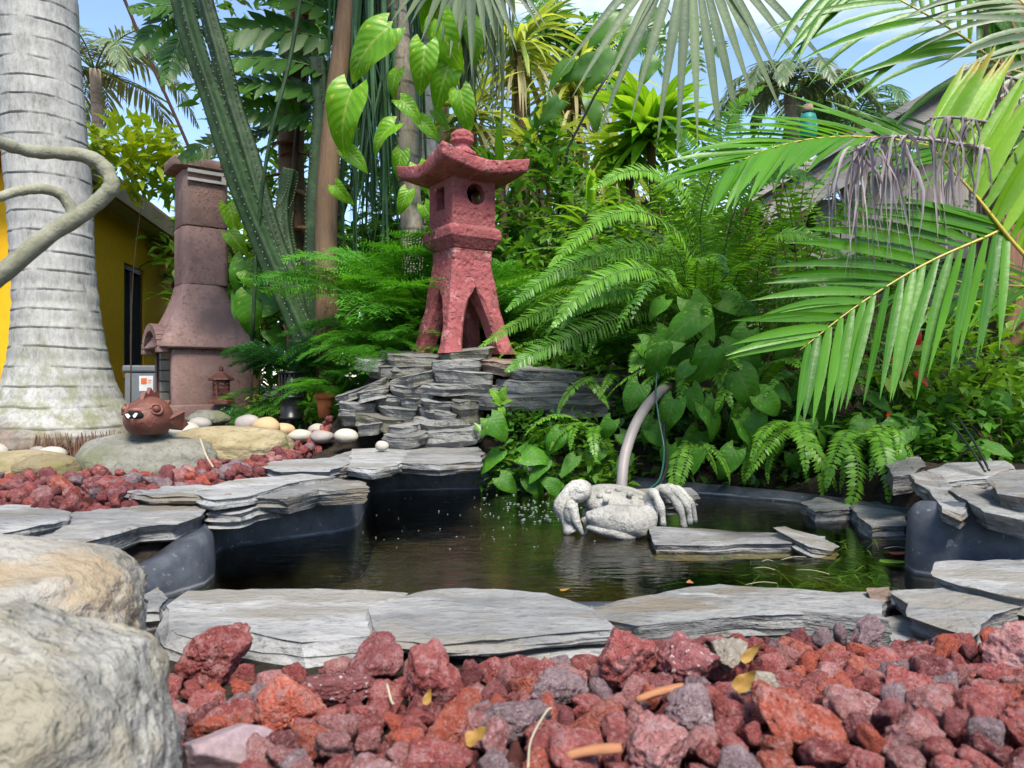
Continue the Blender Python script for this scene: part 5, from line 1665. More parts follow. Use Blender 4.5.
FG = 'sword ferns behind the pond'
clump(705, 3.05, 'large sword fern arching left from behind the heart leaved vine', 'fern', 'sword_fern', FERN, 36, (95, 300), (.75, 1.15), FG, (-22, 14), py=352)
clump(650, 3.40, 'sword fern whose long fronds reach toward the red lantern', 'fern', 'sword_fern', FERN_B, 32, (110, 290), (.75, 1.1), FG, (-14, 12), py=325)
clump(592, 3.6, 'low sword fern right behind the stacked slate wall', 'fern', 'sword_fern', FERN, 20, (150, 330), (.5, .8), FG, (-10, 16))
clump(525, 3.45, 'small sword fern at the foot of the lantern legs', 'fern', 'sword_fern', FERN_B, 12, (180, 350), (.35, .5), FG, (0, 22))
clump(765, 3.25, 'tall upright fern with brown stems in the middle of the bank', 'fern', 'sword_fern', FERN_UP, 34, (0, 360), (.8, 1.2), FG, (-8, 12), stems=14, spread=.16)
clump(700, 3.75, 'tall upright fern standing behind the arching ones', 'fern', 'sword_fern', FERN_UP, 32, (0, 360), (.9, 1.25), FG, (-8, 10), stems=8, spread=.18)
clump(845, 3.5, 'upright fern in front of the grey shed wall', 'fern', 'sword_fern', FERN_UP, 18, (0, 360), (.7, 1.05), FG, (-8, 14), stems=10, spread=.18)
clump(800, 2.95, 'sword fern spilling right from the heart leaved vine', 'fern', 'sword_fern', FERN, 18, (160, 380), (.5, .8), FG, (-5, 25), py=395)
clump(905, 2.9, 'sword fern among the broad leaves in front of the shed', 'fern', 'sword_fern', FERN, 16, (90, 400), (.5, .85), FG, (-12, 15), py=400)
clump(985, 3.0, 'bright fern beside the tall wooden post', 'fern', 'sword_fern', FERN_B, 14, (120, 340), (.5, .8), FG, (-10, 15), py=400)
HGR = 'small ferns hanging over the pond edge'
clump(852, 2.42, 'pair of bright fern fronds hanging straight down into the water', 'fern', 'hanging_fern', FERN_DN, 4, (225, 300), (.55, .75), HGR, (15, 40), py=432)
clump(790, 2.60, 'bright fern hanging over the shaded water right of the heart leaves', 'fern', 'hanging_fern', FERN_DN, 7, (170, 300), (.5, .75), HGR, (-5, 25), py=425)
clump(688, 2.62, 'small fern hanging beside the bent pipe', 'fern', 'hanging_fern', FERN_DN, 5, (200, 320), (.35, .55), HGR, (10, 35), py=440)
clump(590, 2.78, 'small fern drooping under the waterfall lip', 'fern', 'hanging_fern', FERN_DN, 8, (140, 330), (.35, .6), HGR, (-10, 25), py=425)
clump(600, 2.98, 'yellowish fern leaning over the waterfall lip', 'fern', 'hanging_fern', FERN_DN, 3, (210, 290), (.4, .55), HGR, (5, 30), py=376)
clump(875, 2.5, 'bright fern drooping behind the slab standing in the water', 'fern', 'hanging_fern', FERN_DN, 5, (210, 330), (.45, .7), HGR, (5, 30), py=425)
AG = 'feathery asparagus ferns'
clump(392, 3.55, 'feathery bright green fern spilling over the left of the stacked wall', 'fern', 'feathery_fern', PLUME, 34, (110, 350), (.5, .85), AG, (-18, 18), spread=.12)
clump(345, 3.75, 'feathery fern leaning left above the orange pot', 'fern', 'feathery_fern', PLUME, 22, (-70, 140), (.5, .8), AG, (-18, 15), spread=.10)
clump(350, 4.05, 'tall feathery fern against the tan trunk', 'fern', 'feathery_fern', PLUME, 26, (-20, 200), (.9, 1.25), AG, (-30, 5), spread=.12)
clump(425, 3.95, 'feathery fern climbing behind the left side of the lantern', 'fern', 'feathery_fern', PLUME, 44, (0, 360), (1.1, 1.8), AG, (-40, 5), spread=.16)
clump(540, 4.0, 'feathery fern filling the space right of the lantern legs', 'fern', 'feathery_fern', PLUME, 34, (0, 360), (.9, 1.4), AG, (-35, 5), spread=.18)
clump(610, 4.3, 'tall feathery fern right of the lantern roof', 'fern', 'feathery_fern', PLUME, 28, (0, 360), (1.0, 1.6), AG, (-40, 0), spread=.2)
clump(475, 4.2, 'feathery fern directly behind the lantern', 'fern', 'feathery_fern', PLUME, 28, (0, 360), (.9, 1.5), AG, (-40, 0), spread=.2)
clump(291, 3.9, 'blue green feathery fern growing in the black slotted planter', 'fern', 'feathery_fern', PLUME_D, 22, (60, 235), (.5, .85), AG, (-25, 10), spread=.03, py=376)
clump(325, 3.55, 'small feathery fern in the orange pot', 'fern', 'feathery_fern', PLUME, 10, (90, 330), (.35, .55), AG, (-10, 15), spread=.02, py=398)

# ------------------------------------------------------------------ leafy shrubs
def leaf_cloud(mb, c, rad, clumps, per, L, W, r, mat=0, shape='strip', droop=.5, hollow=.45):
    for k in range(clumps):
        while True:
            p = V((r.uniform(-1, 1), r.uniform(-1, 1), r.uniform(-1, 1)))
            if hollow < p.length < 1: break
        o = V((p.x*rad[0], p.y*rad[1], p.z*rad[2]))
        cc = c+o
        dirc = (V((p.x, p.y, p.z*.7+.35))).normalized()
        for j in range(per):
            d = (dirc*r.uniform(.1, .9)+V((r.gauss(0, 1), r.gauss(0, 1), r.gauss(0, .55)))*.55).normalized()
            q = cc+V((r.gauss(0, 1), r.gauss(0, 1), r.gauss(0, 1)))*L*.45
            ln = L*r.uniform(.6, 1.2)
            strip(mb, q, d, V((0, 0, 1)), ln, W*r.uniform(.8, 1.2), 3, droop, lance, .25, mat, 3, r.uniform(-.6, .6))
def shrub(px, py, Y, rad, mat, clumps, per, L, W, label, seed, name='shrub', cat='shrub', group=None, droop=.5, stem=True, hollow=.45, nst=7):
    r = random.Random(seed)
    c = at(px, py, Y)
    gz = ground_z(c.x, c.y)
    root = empty(name, V((c.x, c.y, gz-.02)), label, cat, group)
    b = MB(); leaf_cloud(b, V((0, 0, c.z-gz)), rad, int(clumps*(1.35 if rad[0] > .3 else 1)), per, L*.92, W*.95, r, 0, droop=droop, hollow=hollow)
    b.build('foliage', M[mat], root)
    if stem:
        b = MB(); h = max(.1, c.z-gz)
        for k in range(nst):
            a = r.uniform(0, 6.3)
            e = V((math.cos(a)*rad[0]*.65, math.sin(a)*rad[1]*.65, h+rad[2]*r.uniform(-.5, .6)))
            tube(b, crom([V((0, 0, 0))+V((math.cos(a), math.sin(a), 0))*.03, V((e.x*.25, e.y*.25, h*.55)), e], 8), lambda s: (.012 if nst > 2 else .006)*(1-.75*s), 5)
        b.build('stem', M['stem_b'], root)
    return root
SH = 'shrubs behind the pond garden'
shrub(560, 235, 4.9, (.55, .4, .55), 'shrub', 95, 9, .12, .045, 'leafy green shrub between the lantern and the ferns', 1, group=SH)
shrub(470, 290, 5.0, (.75, .4, .6), 'shrub_d', 90, 9, .13, .05, 'deep green shrub behind the red lantern', 2, group=SH)
shrub(380, 300, 5.1, (.6, .4, .6), 'shrub_d', 80, 9, .12, .05, 'deep green shrub behind the tan trunk', 3, group=SH)
shrub(545, 150, 5.6, (.22, .2, .25), 'shrub', 22, 8, .17, .055, 'small dark leaved shrub between the finial and the sky gap', 4, group=SH)
shrub(660, 290, 5.2, (.75, .4, .7), 'shrub', 90, 9, .12, .045, 'mid green shrub behind the arching ferns', 5, group=SH)
shrub(790, 270, 5.4, (.8, .45, .75), 'shrub_d', 90, 9, .13, .05, 'deep green shrub between the upright ferns and the pale building', 6, group=SH)
shrub(880, 330, 4.0, (.42, .3, .40), 'shrub', 60, 9, .11, .045, 'leafy shrub at the foot of the grey shed', 7, group=SH)
shrub(955, 385, 2.70, (.26, .2, .22), 'shrub_l', 75, 8, .075, .030, 'light green small leaved bush above the right hand slabs', 8, group=SH, stem=True)
shrub(1010, 330, 2.9, (.25, .2, .25), 'shrub_l', 50, 8, .10, .035, 'light green bush beside the reddish wooden post', 9, group=SH)
shrub(900, 425, 2.6, (.22, .12, .12), 'shrub', 40, 8, .07, .032, 'dark low bush under the red flowers', 10, group=SH)
shrub(1000, 430, 2.45, (.2, .15, .12), 'shrub', 45, 8, .06, .028, 'round leaved low plant over the right hand slabs', 11, group=SH)
shrub(225, 265, 6.6, (.55, .4, .65), 'shrub_l', 70, 8, .15, .055, 'light green bush just behind the square chimney', 12, group=SH)
shrub(285, 325, 6.3, (.42, .3, .45), 'shrub_d', 55, 8, .14, .055, 'deep green shrub between the fireplace and the cactus', 13, group=SH)
shrub(128, 152, 6.0, (.36, .3, .22), 'shrub_y', 42, 8, .17, .065, 'yellow green shrub over the house eaves, next to the ringed palm', 14, group=SH, droop=.3, nst=1)
shrub(172, 178, 6.6, (.16, .2, .14), 'shrub_l', 18, 8, .15, .055, 'light green shrub between the house eaves and the chimney', 15, group=SH, nst=2)
shrub(262, 408, 4.3, (.09, .08, .07), 'shrub_l', 30, 8, .05, .012, 'tiny light green tuft between fireplace and black planter', 16, group=SH, hollow=.1)
shrub(310, 405, 4.0, (.10, .1, .08), 'shrub_l', 34, 8, .05, .02, 'low bright green plant beside the orange pot', 17, group=SH, hollow=.1)
shrub(600, 340, 4.6, (.55, .3, .35), 'shrub_d', 70, 8, .11, .045, 'deep green shrub low behind the stacked wall', 18, group=SH)
shrub(530, 470, 2.78, (.16, .05, .09), 'shrub', 60, 7, .045, .026, 'small leaved creeper growing over the liner under the waterfall', 19, group=SH, hollow=.1, stem=False)
shrub(600, 465, 2.72, (.14, .05, .09), 'shrub_l', 40, 7, .045, .026, 'light creeper beside the foot of the bent pipe', 20, group=SH, hollow=.1, stem=False)
shrub(735, 440, 2.85, (.45, .10, .16), 'shrub_d', 70, 7, .07, .035, 'deep green creeper on the shaded bank below the heart leaves', 21, group=SH, hollow=.1, stem=False)
shrub(232, 413, 4.5, (.06, .06, .04), 'asparagus_d', 16, 9, .05, .018, 'small grey green succulent at the corner of the fireplace base', 22, 'succulent', 'succulent', hollow=.05, stem=False)
shrub(560, 366, 3.30, (.30, .06, .05), 'shrub', 50, 7, .06, .028, 'low leafy creeper along the top of the stacked wall', 51, group=SH, hollow=.1, stem=False)
shrub(650, 400, 3.02, (.16, .06, .14), 'shrub_d', 50, 7, .06, .03, 'dark creeper at the right end of the stacked wall', 52, group=SH, hollow=.1, stem=False)
shrub(830, 472, 2.68, (.40, .05, .05), 'shrub_d', 50, 7, .05, .026, 'dark creeper along the shaded liner rim', 53, group=SH, hollow=.1, stem=False)
shrub(545, 432, 2.92, (.26, .05, .09), 'shrub', 90, 7, .045, .024, 'small leaved creeper hanging under the waterfall lip', 54, group=SH, hollow=.1, stem=False)
shrub(570, 480, 2.76, (.22, .04, .05), 'shrub_l', 60, 7, .04, .022, 'light creeper trailing into the water below the fall', 55, group=SH, hollow=.1, stem=False)
shrub(350, 362, 5.6, (.45, .3, .22), 'shrub', 70, 8, .09, .04, 'low bush behind the orange pot and planter', 56, group=SH, hollow=.1)
clump(690, 2.78, 'small bright fern growing among the heart leaves', 'fern', 'hanging_fern', FERN_DN, 7, (140, 320), (.5, .8), HGR, (-40, 10), py=372)
clump(745, 2.80, 'bright fern between the heart leaves and the palm leaflets', 'fern', 'hanging_fern', FERN_DN, 7, (170, 350), (.5, .8), HGR, (-40, 10), py=395)
# far greenery beyond the garden
TG = 'trees beyond the garden'
def far_tree(px, py, Y, rad, mat, n, L, W, label, seed):
    r = random.Random(seed); c = at(px, py, Y)
    root = empty('garden_tree', V((c.x, c.y, 0)), label, 'tree', TG)
    b = MB(); leaf_cloud(b, V((0, 0, c.z)), rad, n, 8, L, W, r, 0, droop=.6, hollow=.3); b.build('crown', M[mat], root)
    b = MB(); tube(b, crom([V((0, 0, 0)), V((.1, 0, c.z*.5)), V((0, .1, c.z))], 8), lambda s: .09*(1-.6*s), 8)
    for k in range(6):
        a = r.uniform(0, 6.3)
        tube(b, crom([V((0, 0, c.z*.5)), V((math.cos(a)*rad[0]*.4, math.sin(a)*rad[1]*.4, c.z*.8)), V((math.cos(a)*rad[0]*.7, math.sin(a)*rad[1]*.7, c.z+rad[2]*.3))], 6), lambda s: .035*(1-.8*s), 5)
    b.build('trunk', M['bark_t'], root)
far_tree(330, 90, 8.6, (1.5, .9, 1.4), 'shrub_d', 170, .24, .09, 'dark leafed tree beyond the tan trunk', 31)
far_tree(470, 200, 9.4, (1.5, .9, 1.3), 'shrub', 150, .22, .08, 'mid green tree far behind the lantern', 32)
far_tree(250, 250, 9.2, (1.1, .8, 1.2), 'shrub_l', 100, .22, .08, 'light green tree far behind the chimney', 33)
far_tree(600, 230, 9.0, (1.2, .8, .8), 'shrub_d', 110, .22, .08, 'dark tree in front of the pale building', 34)
far_tree(930, 260, 8.6, (1.8, .8, 1.3), 'shrub', 130, .22, .08, 'green tree showing beyond the shed', 35)
far_tree(690, 250, 8.0, (.9, .6, .8), 'shrub', 80, .2, .075, 'green tree in front of the right part of the pale building', 36)
far_tree(60, 330, 13, (2.5, 1, 2.2), 'shrub_d', 150, .3, .1, 'dark tree behind the yellow house', 37)

far_tree(395, 290, 8.2, (1.0, .7, 1.1), 'shrub_d', 130, .2, .075, 'dark bushy tree far behind the left of the lantern', 38)
far_tree(300, 300, 7.2, (.8, .6, .8), 'shrub', 110, .18, .07, 'mid green bushy tree behind the cactus base', 39)
far_tree(540, 300, 7.4, (1.1, .6, .8), 'shrub', 120, .18, .07, 'mid green bushy tree far behind the low ferns', 40)
far_tree(820, 290, 7.6, (1.1, .6, .7), 'shrub_d', 110, .18, .07, 'dark bushy tree beyond the upright ferns', 41)
far_tree(200, 330, 9.8, (1.0, .6, 1.2), 'shrub_d', 90, .2, .08, 'dark bushy tree behind the fireplace', 42)
shrub(560, 290, 4.55, (.5, .3, .40), 'shrub', 90, 9, .10, .042, 'leafy bush just right of the lantern, behind the feathery fern', 43, group=SH)
shrub(440, 235, 4.7, (.40, .3, .45), 'shrub', 80, 9, .10, .042, 'leafy bush between the slim palm and the lantern', 44, group=SH)
shrub(650, 235, 4.6, (.5, .3, .40), 'shrub_l', 80, 9, .10, .036, 'lighter leafy bush below the dracaena heads', 45, group=SH)
shrub(740, 205, 4.8, (.45, .3, .42), 'shrub', 80, 9, .10, .036, 'leafy bush behind the brown stemmed ferns', 46, group=SH)
shrub(980, 452, 2.5, (.28, .16, .09), 'shrub', 60, 8, .06, .03, 'low leafy creeper on the soil behind the right hand slabs', 47, group=SH, hollow=.1, stem=False)
shrub(905, 458, 2.55, (.16, .10, .07), 'shrub_d', 40, 8, .06, .03, 'dark creeper between the curled leaf and the slabs', 48, group=SH, hollow=.1, stem=False)
shrub(1040, 425, 2.7, (.3, .16, .16), 'shrub_l', 60, 8, .08, .036, 'light leafy bush at the right, below the reddish fence', 49, group=SH, hollow=.2)
shrub(800, 420, 3.0, (.5, .12, .2), 'shrub_d', 70, 8, .08, .04, 'deep green bush behind the hanging ferns', 50, group=SH, hollow=.2)
def hedge(x0, x1, Y, h, n, label):
    r = random.Random(71)
    root = empty('hedge', V(((x0+x1)/2, Y, 0)), label, 'hedge')
    b = MB()
    for k in range(n):
        c = V((r.uniform(x0, x1)-(x0+x1)/2, r.uniform(-.35, .35), .05+h*(1-r.random()**1.4)+.25*noise.noise(V((k*.37, 1, 1)))))
        for j in range(8):
            d = V((r.gauss(0, 1), r.gauss(-.4, 1), r.gauss(.2, .6))).normalized()
            strip(b, c+d*.05, d, V((0, 0, 1)), r.uniform(.16, .30), .09, 3, .6, lance, .25, 0, 3)
    b.build('foliage', M['shrub_d'], root)
    b = MB()
    for k in range(14):
        x = (k/13-.5)*(x1-x0)
        tube(b, crom([V((x, 0, -.05)), V((x+.05, 0, h*.4)), V((x-.05, 0, h*.8))], 5), .03, 6)
    b.build('stem', M['stem_b'], root)
hedge(-4.2, 7.5, 9.55, 2.15, 1500, 'dark leafy hedge closing off the garden in front of the pale building')
# ------------------------------------------------------------------ heart leaved vines
def orient(p, q, n):
    x = (q-p).normalized(); z = (n-x*n.dot(x)).normalized(); y = z.cross(x)
    return Matrix(((x.x, y.x, z.x, p.x), (x.y, y.y, z.y, p.y), (x.z, y.z, z.z, p.z), (0, 0, 0, 1)))
HV = []
for k in range(5):
    r = random.Random(400+k); b = MB(); heart(b, Matrix.Identity(4), 1, .58+.24*r.random(), r.uniform(.2, .5), r.uniform(.2, 1.0), .2, wave=.12, rnd=r, rows=10); HV.append(b.mesh('heart_leaf', [M['pothos']]))
HY = []
for k in range(4):
    r = random.Random(450+k); b = MB(); heart(b, Matrix.Identity(4), 1, .54+.12*r.random(), r.uniform(.25, .6), r.uniform(.4, 1.0), .17, rows=16, wave=.12, rnd=r, notch=.0); HY.append(b.mesh('golden_leaf', [M['pothos_y']]))
def vine(label, name, cat, leaves, meshes, anchor, stem_mat='stem', group=None, seed=1):
    """leaves: (base point, tip point, normal)"""
    r = random.Random(seed)
    root = empty(name, anchor, label, cat, group)
    Mi = Matrix.Translation(-anchor)
    b = MB()
    for p, q, n in leaves:
        L = (q-p).length
        obj('leaf', r.choice(meshes), root, Mi @ orient(p, q, n) @ Matrix.Diagonal((L, L, L, 1)))
        a = p-anchor; back = a+V((r.uniform(-.03, .03), .10+.05*r.random(), -.04+r.uniform(-.06, .03)))
        tube(b, crom([back, a.lerp(back, .5)+V((0, 0, .02)), a], 6), lambda s: .0032, 5)
    b.build('stem', M[stem_mat], root)
    return root
r = random.Random(61)
lv = []
HL = [(690,300,715,340),(655,352,690,340),(700,315,660,335),(660,345,655,395),(712,348,695,400),(725,345,770,352),(690,388,705,432),(738,372,760,412),(715,400,702,430),(760,395,795,420),(705,405,735,445),(755,415,745,455),
      (700,432,680,470),(740,420,765,447),(675,400,660,432),(655,420,640,450),(700,450,690,478),(775,440,775,478),(792,455,800,480),(735,450,715,478),(670,445,655,475),(640,385,622,410),(650,430,672,452),(772,385,800,398),
      (820,430,838,455),(806,420,800,448),(722,300,760,310),(785,335,815,345),(690,365,672,380),(748,330,728,360),(628,455,612,480),(612,420,598,442),(665,300,640,318)]
for x0, y0, x1, y1 in HL:
    Y = 2.56+r.uniform(-.05, .12)+(.10 if y0 < 340 else 0)
    p = at(x0, y0, Y); q = at(x1, y1, Y-r.uniform(0.0, .05))
    q = p+(q-p)*r.uniform(.75, 1.12)
    lv.append((p, q, V((r.uniform(-.8, .8), -1, r.uniform(.1, 1.5)))))
for k in range(12):
    x0 = r.uniform(640, 820); y0 = r.uniform(330, 460); Y = 2.72+r.uniform(-.03, .1); a = r.uniform(.4, 2.7)
    L = r.uniform(32, 52)
    p = at(x0, y0, Y); q = at(x0+L*math.cos(a), y0+L*math.sin(a), Y)
    lv.append((p, q, V((r.uniform(-.5, .5), -1, r.uniform(.2, .9)))))
vine('heart leaved vine with glossy variegated leaves covering the bank behind the crab', 'heart_leaf_vine', 'vine', lv, HV, V((.78, 2.95, .3)), seed=5)
r = random.Random(62)
lv = []
for x0, y0, x1, y1 in [(500,452,482,470),(522,455,556,452),(490,418,508,438),(552,442,572,428),(560,432,545,452),(590,470,612,480),(560,490,543,478),(528,478,545,494),(503,425,482,428),(600,447,584,463),(575,457,562,474),(620,434,636,446),(500,477,517,490),(545,462,530,480),(610,455,600,475)]:
    Y = 2.68+r.uniform(-.04, .06)
    p = at(x0, y0, Y); q = at(x1, y1, Y-.03); q = p+(q-p)*1.15
    lv.append((p, q, V((r.uniform(-.4, .4), -1, r.uniform(.4, 1.1)))))
vine('low heart leaved vine hanging below the waterfall lip', 'heart_leaf_vine', 'vine', lv, HV, V((.12, 2.86, .2)), seed=6)
# bright young shoot on the stack
lv = []
for x0, y0, x1, y1 in [(500,400,490,386),(501,398,506,384),(500,404,492,398),(502,402,512,398),(501,408,505,420)]:
    lv.append((at(x0, y0, 2.84), at(x1, y1, 2.82), V((r.uniform(-.3, .3), -1, .5))))
vine('bright yellow green shoot sprouting in front of the stacked slates', 'young_shoot', 'plant', lv, HY, V((-.04, 2.9, .3)), seed=7)
# golden vine on the trees
lv = []
for x0, y0, x1, y1, Y in [(388,28,318,82,3.9),(352,90,318,172,3.8),(392,30,350,60,3.95),(440,20,455,85,4.0),(425,45,418,105,4.0),(450,60,430,120,4.1),(400,100,430,120,4.1),(345,150,375,170,4.0),(395,125,350,150,4.05),(460,90,470,140,4.1),(440,-20,420,40,4.1),(470,20,490,70,4.3),(402,150,392,185,4.2),(418,165,430,200,4.2),(408,190,396,220,4.2),(420,120,445,140,4.2),(398,70,380,100,4.2),(435,110,452,128,4.3),(424,205,436,232,4.2),(352,105,338,140,3.9),(335,185,352,210,4.0)]:
    p = at(x0, y0, Y); q = at(x1, y1, Y-.06)
    q = p+(q-p)*.82; lv.append((p, q, V((r.uniform(-.6, .6), -1, r.uniform(.1, .9)))))
vine('golden variegated climber with huge leaves between the slim palm and tan trunk', 'golden_vine', 'vine', lv, HY, V((-.62, 4.2, 1.9)), seed=8)
lv = []
for x0, y0, x1, y1, Y in [(248,262,240,312,4.4),(246,268,268,298,4.4),(262,300,300,250,4.4),(252,296,250,338,4.4),(274,285,262,322,4.45),(242,290,232,318,4.45),(262,268,286,292,4.5),(228,205,240,235,4.6),(229,232,246,254,4.6),(270,330,288,350,4.5)]:
    p = at(x0, y0, Y); q = at(x1, y1, Y-.05)
    lv.append((p, q, V((r.uniform(-.7, .7), -1, r.uniform(.1, .8)))))
vine('broad leaved climber between the fireplace and the ribbed cactus', 'broad_leaf_vine', 'vine', lv, HY+HV, V((-1.5, 4.6, .8)), seed=9)
# broad leaves and red flowers at the right
lv = []
for x0, y0, x1, y1, Y in [(905,425,870,452,2.45),(915,420,940,455,2.5),(888,440,892,470,2.4),(930,430,912,452,2.55),(865,420,850,445,2.5),(895,450,885,480,2.35),(945,395,965,420,2.6),(1000,395,1030,418,2.5),(985,445,1015,455,2.2),(870,395,895,412,2.6)]:
    p = at(x0, y0, Y); q = at(x1, y1, Y-.05); lv.append((p, q, V((r.uniform(-.5, .5), -1, r.uniform(.2, .9)))))
vine('broad leaved plant with a curled leaf above the slab standing in the water', 'broad_leaf_plant', 'plant', lv, HV, V((1.35, 2.75, .25)), seed=10)
an = empty('red_flower', at(898, 420, 2.75), 'plant with glossy red flowers and lime heart bracts behind the palm leaflets', 'flower')
for i, (px, py, mt) in enumerate([(903,353,'red_bloom'),(912,346,'red_bloom'),(896,358,'red_bloom'),(893,415,'red_bloom'),(900,422,'red_bloom'),(910,345,'pale_bloom'),(884,342,'pale_bloom'),(905,382,'pale_bloom'),(892,388,'pale_bloom'),(918,372,'red_bloom')]):
    b = MB(); p = at(px, py, 2.55)-an.location
    q = p+V((r.uniform(-.5, .5), -.2, r.uniform(-.6, .9))).normalized()*.06
    heart(b, orient(p, q, V((r.uniform(-.3, .3), -1, .5))), .058, .046, .2, .2, .2, rnd=r)
    b.build('petal', M[mt], an)
    b = MB(); tube(b, crom([V((p.x*.3, .05, -.1)), p.lerp(V((0, .05, -.05)), .5), p], 6), .003, 5); b.build('stem', M['stem'], an)

# ------------------------------------------------------------------ ringed palm at the left
PB = at(62, 446, 3.05); PB.z = .10
pal = empty('ringed_palm', PB, 'thick pale grey ringed palm trunk flaring at its base beside the yellow house', 'palm')
prof = [(446,48,86),(438,54,84),(428,58,78),(415,60,68),(400,60,58),(382,60,50),(355,59,44),(325,57,40),(300,56,38),(270,54,37),(235,52,37),(200,50,38),(150,46,38),(100,42,38),(50,38,37.5),(0,36,37.5),(-60,32,37),(-140,28,36),(-400,12,33),(-900,-10,31),(-1400,-30,27)]
pts = [at(c, y, 3.05)-PB for y, c, h in prof]; pts[0].z = -.02
kx = 3.05/F
hs = [h*kx for y, c, h in prof]
P = []; Hh = []
NS = 150
cur = crom([V((p.x, p.z, h)) for p, h in zip(pts, hs)], NS)
b = MB(); K = 48; vs = []
for i, c_ in enumerate(cur):
    x, z, h = c_
    ring = .0035*(1 if int(z*13) != int((z-.02)*13) else 0)
    for j in range(K):
        a = 2*PI*j/K
        rr = h*(1+.025*noise.noise(V((math.cos(a)*1.5, math.sin(a)*1.5, z*3)))+(.10*noise.noise(V((math.cos(a)*6, math.sin(a)*6, z*2)))*sm(.28, 0, z)))-ring
        vs.append(V((x+rr*math.cos(a), rr*math.sin(a), z)))
b.add(vs, [(i*K+j, i*K+(j+1) % K, (i+1)*K+(j+1) % K, (i+1)*K+j) for i in range(NS) for j in range(K)])
b.build('trunk', M['royal'], pal)
b = MB(); rr_ = random.Random(5)
for k in range(260):
    a = rr_.uniform(PI*1.62, 2.08*PI); R0 = .352*rr_.uniform(.97, 1.03); a2 = a+rr_.uniform(-.06, .06)
    tube(b, crom([V((pts[1].x+R0*math.cos(a), R0*math.sin(a), rr_.uniform(.035, .12))), V((pts[1].x+R0*1.05*math.cos(a2), R0*1.05*math.sin(a2), .03)), V((pts[1].x+R0*1.16*math.cos(a2), R0*1.16*math.sin(a2), -.03))], 5), lambda s: .0012+.0042*s, 5)
b.build('roots', M['stem_b'], pal)
# its crown, above the frame
b = None
topz = pts[-1]
rr_ = random.Random(8)
for k in range(11):
    a = 2*PI*k/11+rr_.uniform(-.2, .2); el_ = rr_.uniform(.25, 1.0)
    d = V((math.cos(a), math.sin(a), 0))
    pp_ = [topz, topz+d*.6+V((0, 0, .6*el_)), topz+d*1.5+V((0, 0, .7*el_-.1)), topz+d*2.3+V((0, 0, .2*el_-.8))]
    b = MB(); frond(b, pp_, V((0, 0, 1)), 46, lambda s: .62*math.sin(PI*min(1, .12+s*.83)), .035, 60, 30, .8, 3, ribbon, .022, .15, rr_, .1, 0, 1)
    b.build('frond', [M['palm_d'], M['stem']], pal)

# leaning branch in front of the palm
br = empty('frangipani_tree', V((-1.55, 1.12, .1)), 'bare grey green frangipani branch curving across the palm trunk', 'tree')
o0 = br.location
def bl(px, py, Y): return at(px, py, Y)-o0
b = MB(); tube(b, crom([V((0, 0, -.05)), V((.02, 0, .25)), V((.12, .02, .42)), bl(-120, 330, 1.16), bl(-40, 298, 1.2), bl(0, 275, 1.22), bl(45, 238, 1.24), bl(82, 214, 1.26), bl(103, 197, 1.27), bl(112, 184, 1.27), bl(103, 166, 1.27), bl(86, 156, 1.26), bl(60, 153, 1.25), bl(30, 151, 1.23), bl(5, 144, 1.2), bl(-30, 130, 1.15), bl(-90, 90, 1.05)], 110),
     lambda s: (.028*(1-s*1.35) if s < .35 else .0148-.009*(s-.35))+.0024*noise.noise(V((s*40, 0, 0))), 12)
b.build('branch', M['twigbark'], br)
b = MB(); tube(b, crom([bl(74, 216, 1.255), bl(68, 203, 1.25), bl(58, 193, 1.24), bl(40, 189, 1.22), bl(15, 192, 1.2), bl(-10, 198, 1.17), bl(-60, 190, 1.1)], 40), lambda s: .0098-.003*s+.0012*noise.noise(V((s*30, 5, 0))), 10)
b.build('branch', M['twigbark'], br)
b = MB(); tube(b, crom([V((.1, .02, .38)), V((-.05, .06, .8)), V((-.1, 0, 1.3))], 10), lambda s: .022-.008*s, 10); b.build('branch', M['twigbark'], br)

# ------------------------------------------------------------------ ribbed cactus
cb = at(300, 345, 4.3); cb.z = ground_z(cb.x, cb.y)
cac = empty('ribbed_cactus', cb, 'tall dark ribbed cactus leaning left over the fireplace', 'cactus')
def cstem(pts, rad, ribs, ph=0):
    P = crom([at(*p)-cb for p in pts], 120)
    P[0].z = min(P[0].z, .0)
    b = MB(); tube(b, P, lambda s: rad*(1-.25*s)*(1+.035*math.cos(s*26)), ribs*6, shape=lambda a, s: 1+.34*(abs(math.cos((a+ph)*ribs/2))**3-.45)+.03*abs(math.cos((a+ph)*ribs/2))**8*math.sin(s*420))
    # pale areoles along each rib
    prev = None
    for i in range(2, 118, 2):
        t = (P[i+1]-P[i-1]).normalized(); a_ = t.cross(V((.13, .21, 1))).normalized(); b_ = t.cross(a_)
        s = i/120
        for k in range(ribs):
            an = 2*PI*k/ribs-ph
            q = P[i]+(a_*math.cos(an)+b_*math.sin(an))*rad*(1-.25*s)*1.19*(1+.035*math.cos(s*26))
            b.add([q+V((x, y, z))*.0055 for x, y, z in ((1,0,0),(-1,0,0),(0,1,0),(0,-1,0),(0,0,1),(0,0,-1))], [(0,2,4),(2,1,4),(1,3,4),(3,0,4),(2,0,5),(1,2,5),(3,1,5),(0,3,5)], None, 1)
    b.build('cactus_stem', [M['cactus'], M['spine']], cac)
cstem([(308,345,4.3),(288,300,4.28),(264,245,4.25),(240,185,4.2),(214,105,4.15),(192,40,4.1),(176,-20,4.05),(154,-90,4)], .064, 5)
cstem([(303,345,4.35),(292,290,4.36),(275,245,4.36),(262,200,4.35),(248,150,4.35),(232,100,4.33),(222,60,4.3),(205,0,4.3),(190,-60,4.3)], .060, 5, .5)
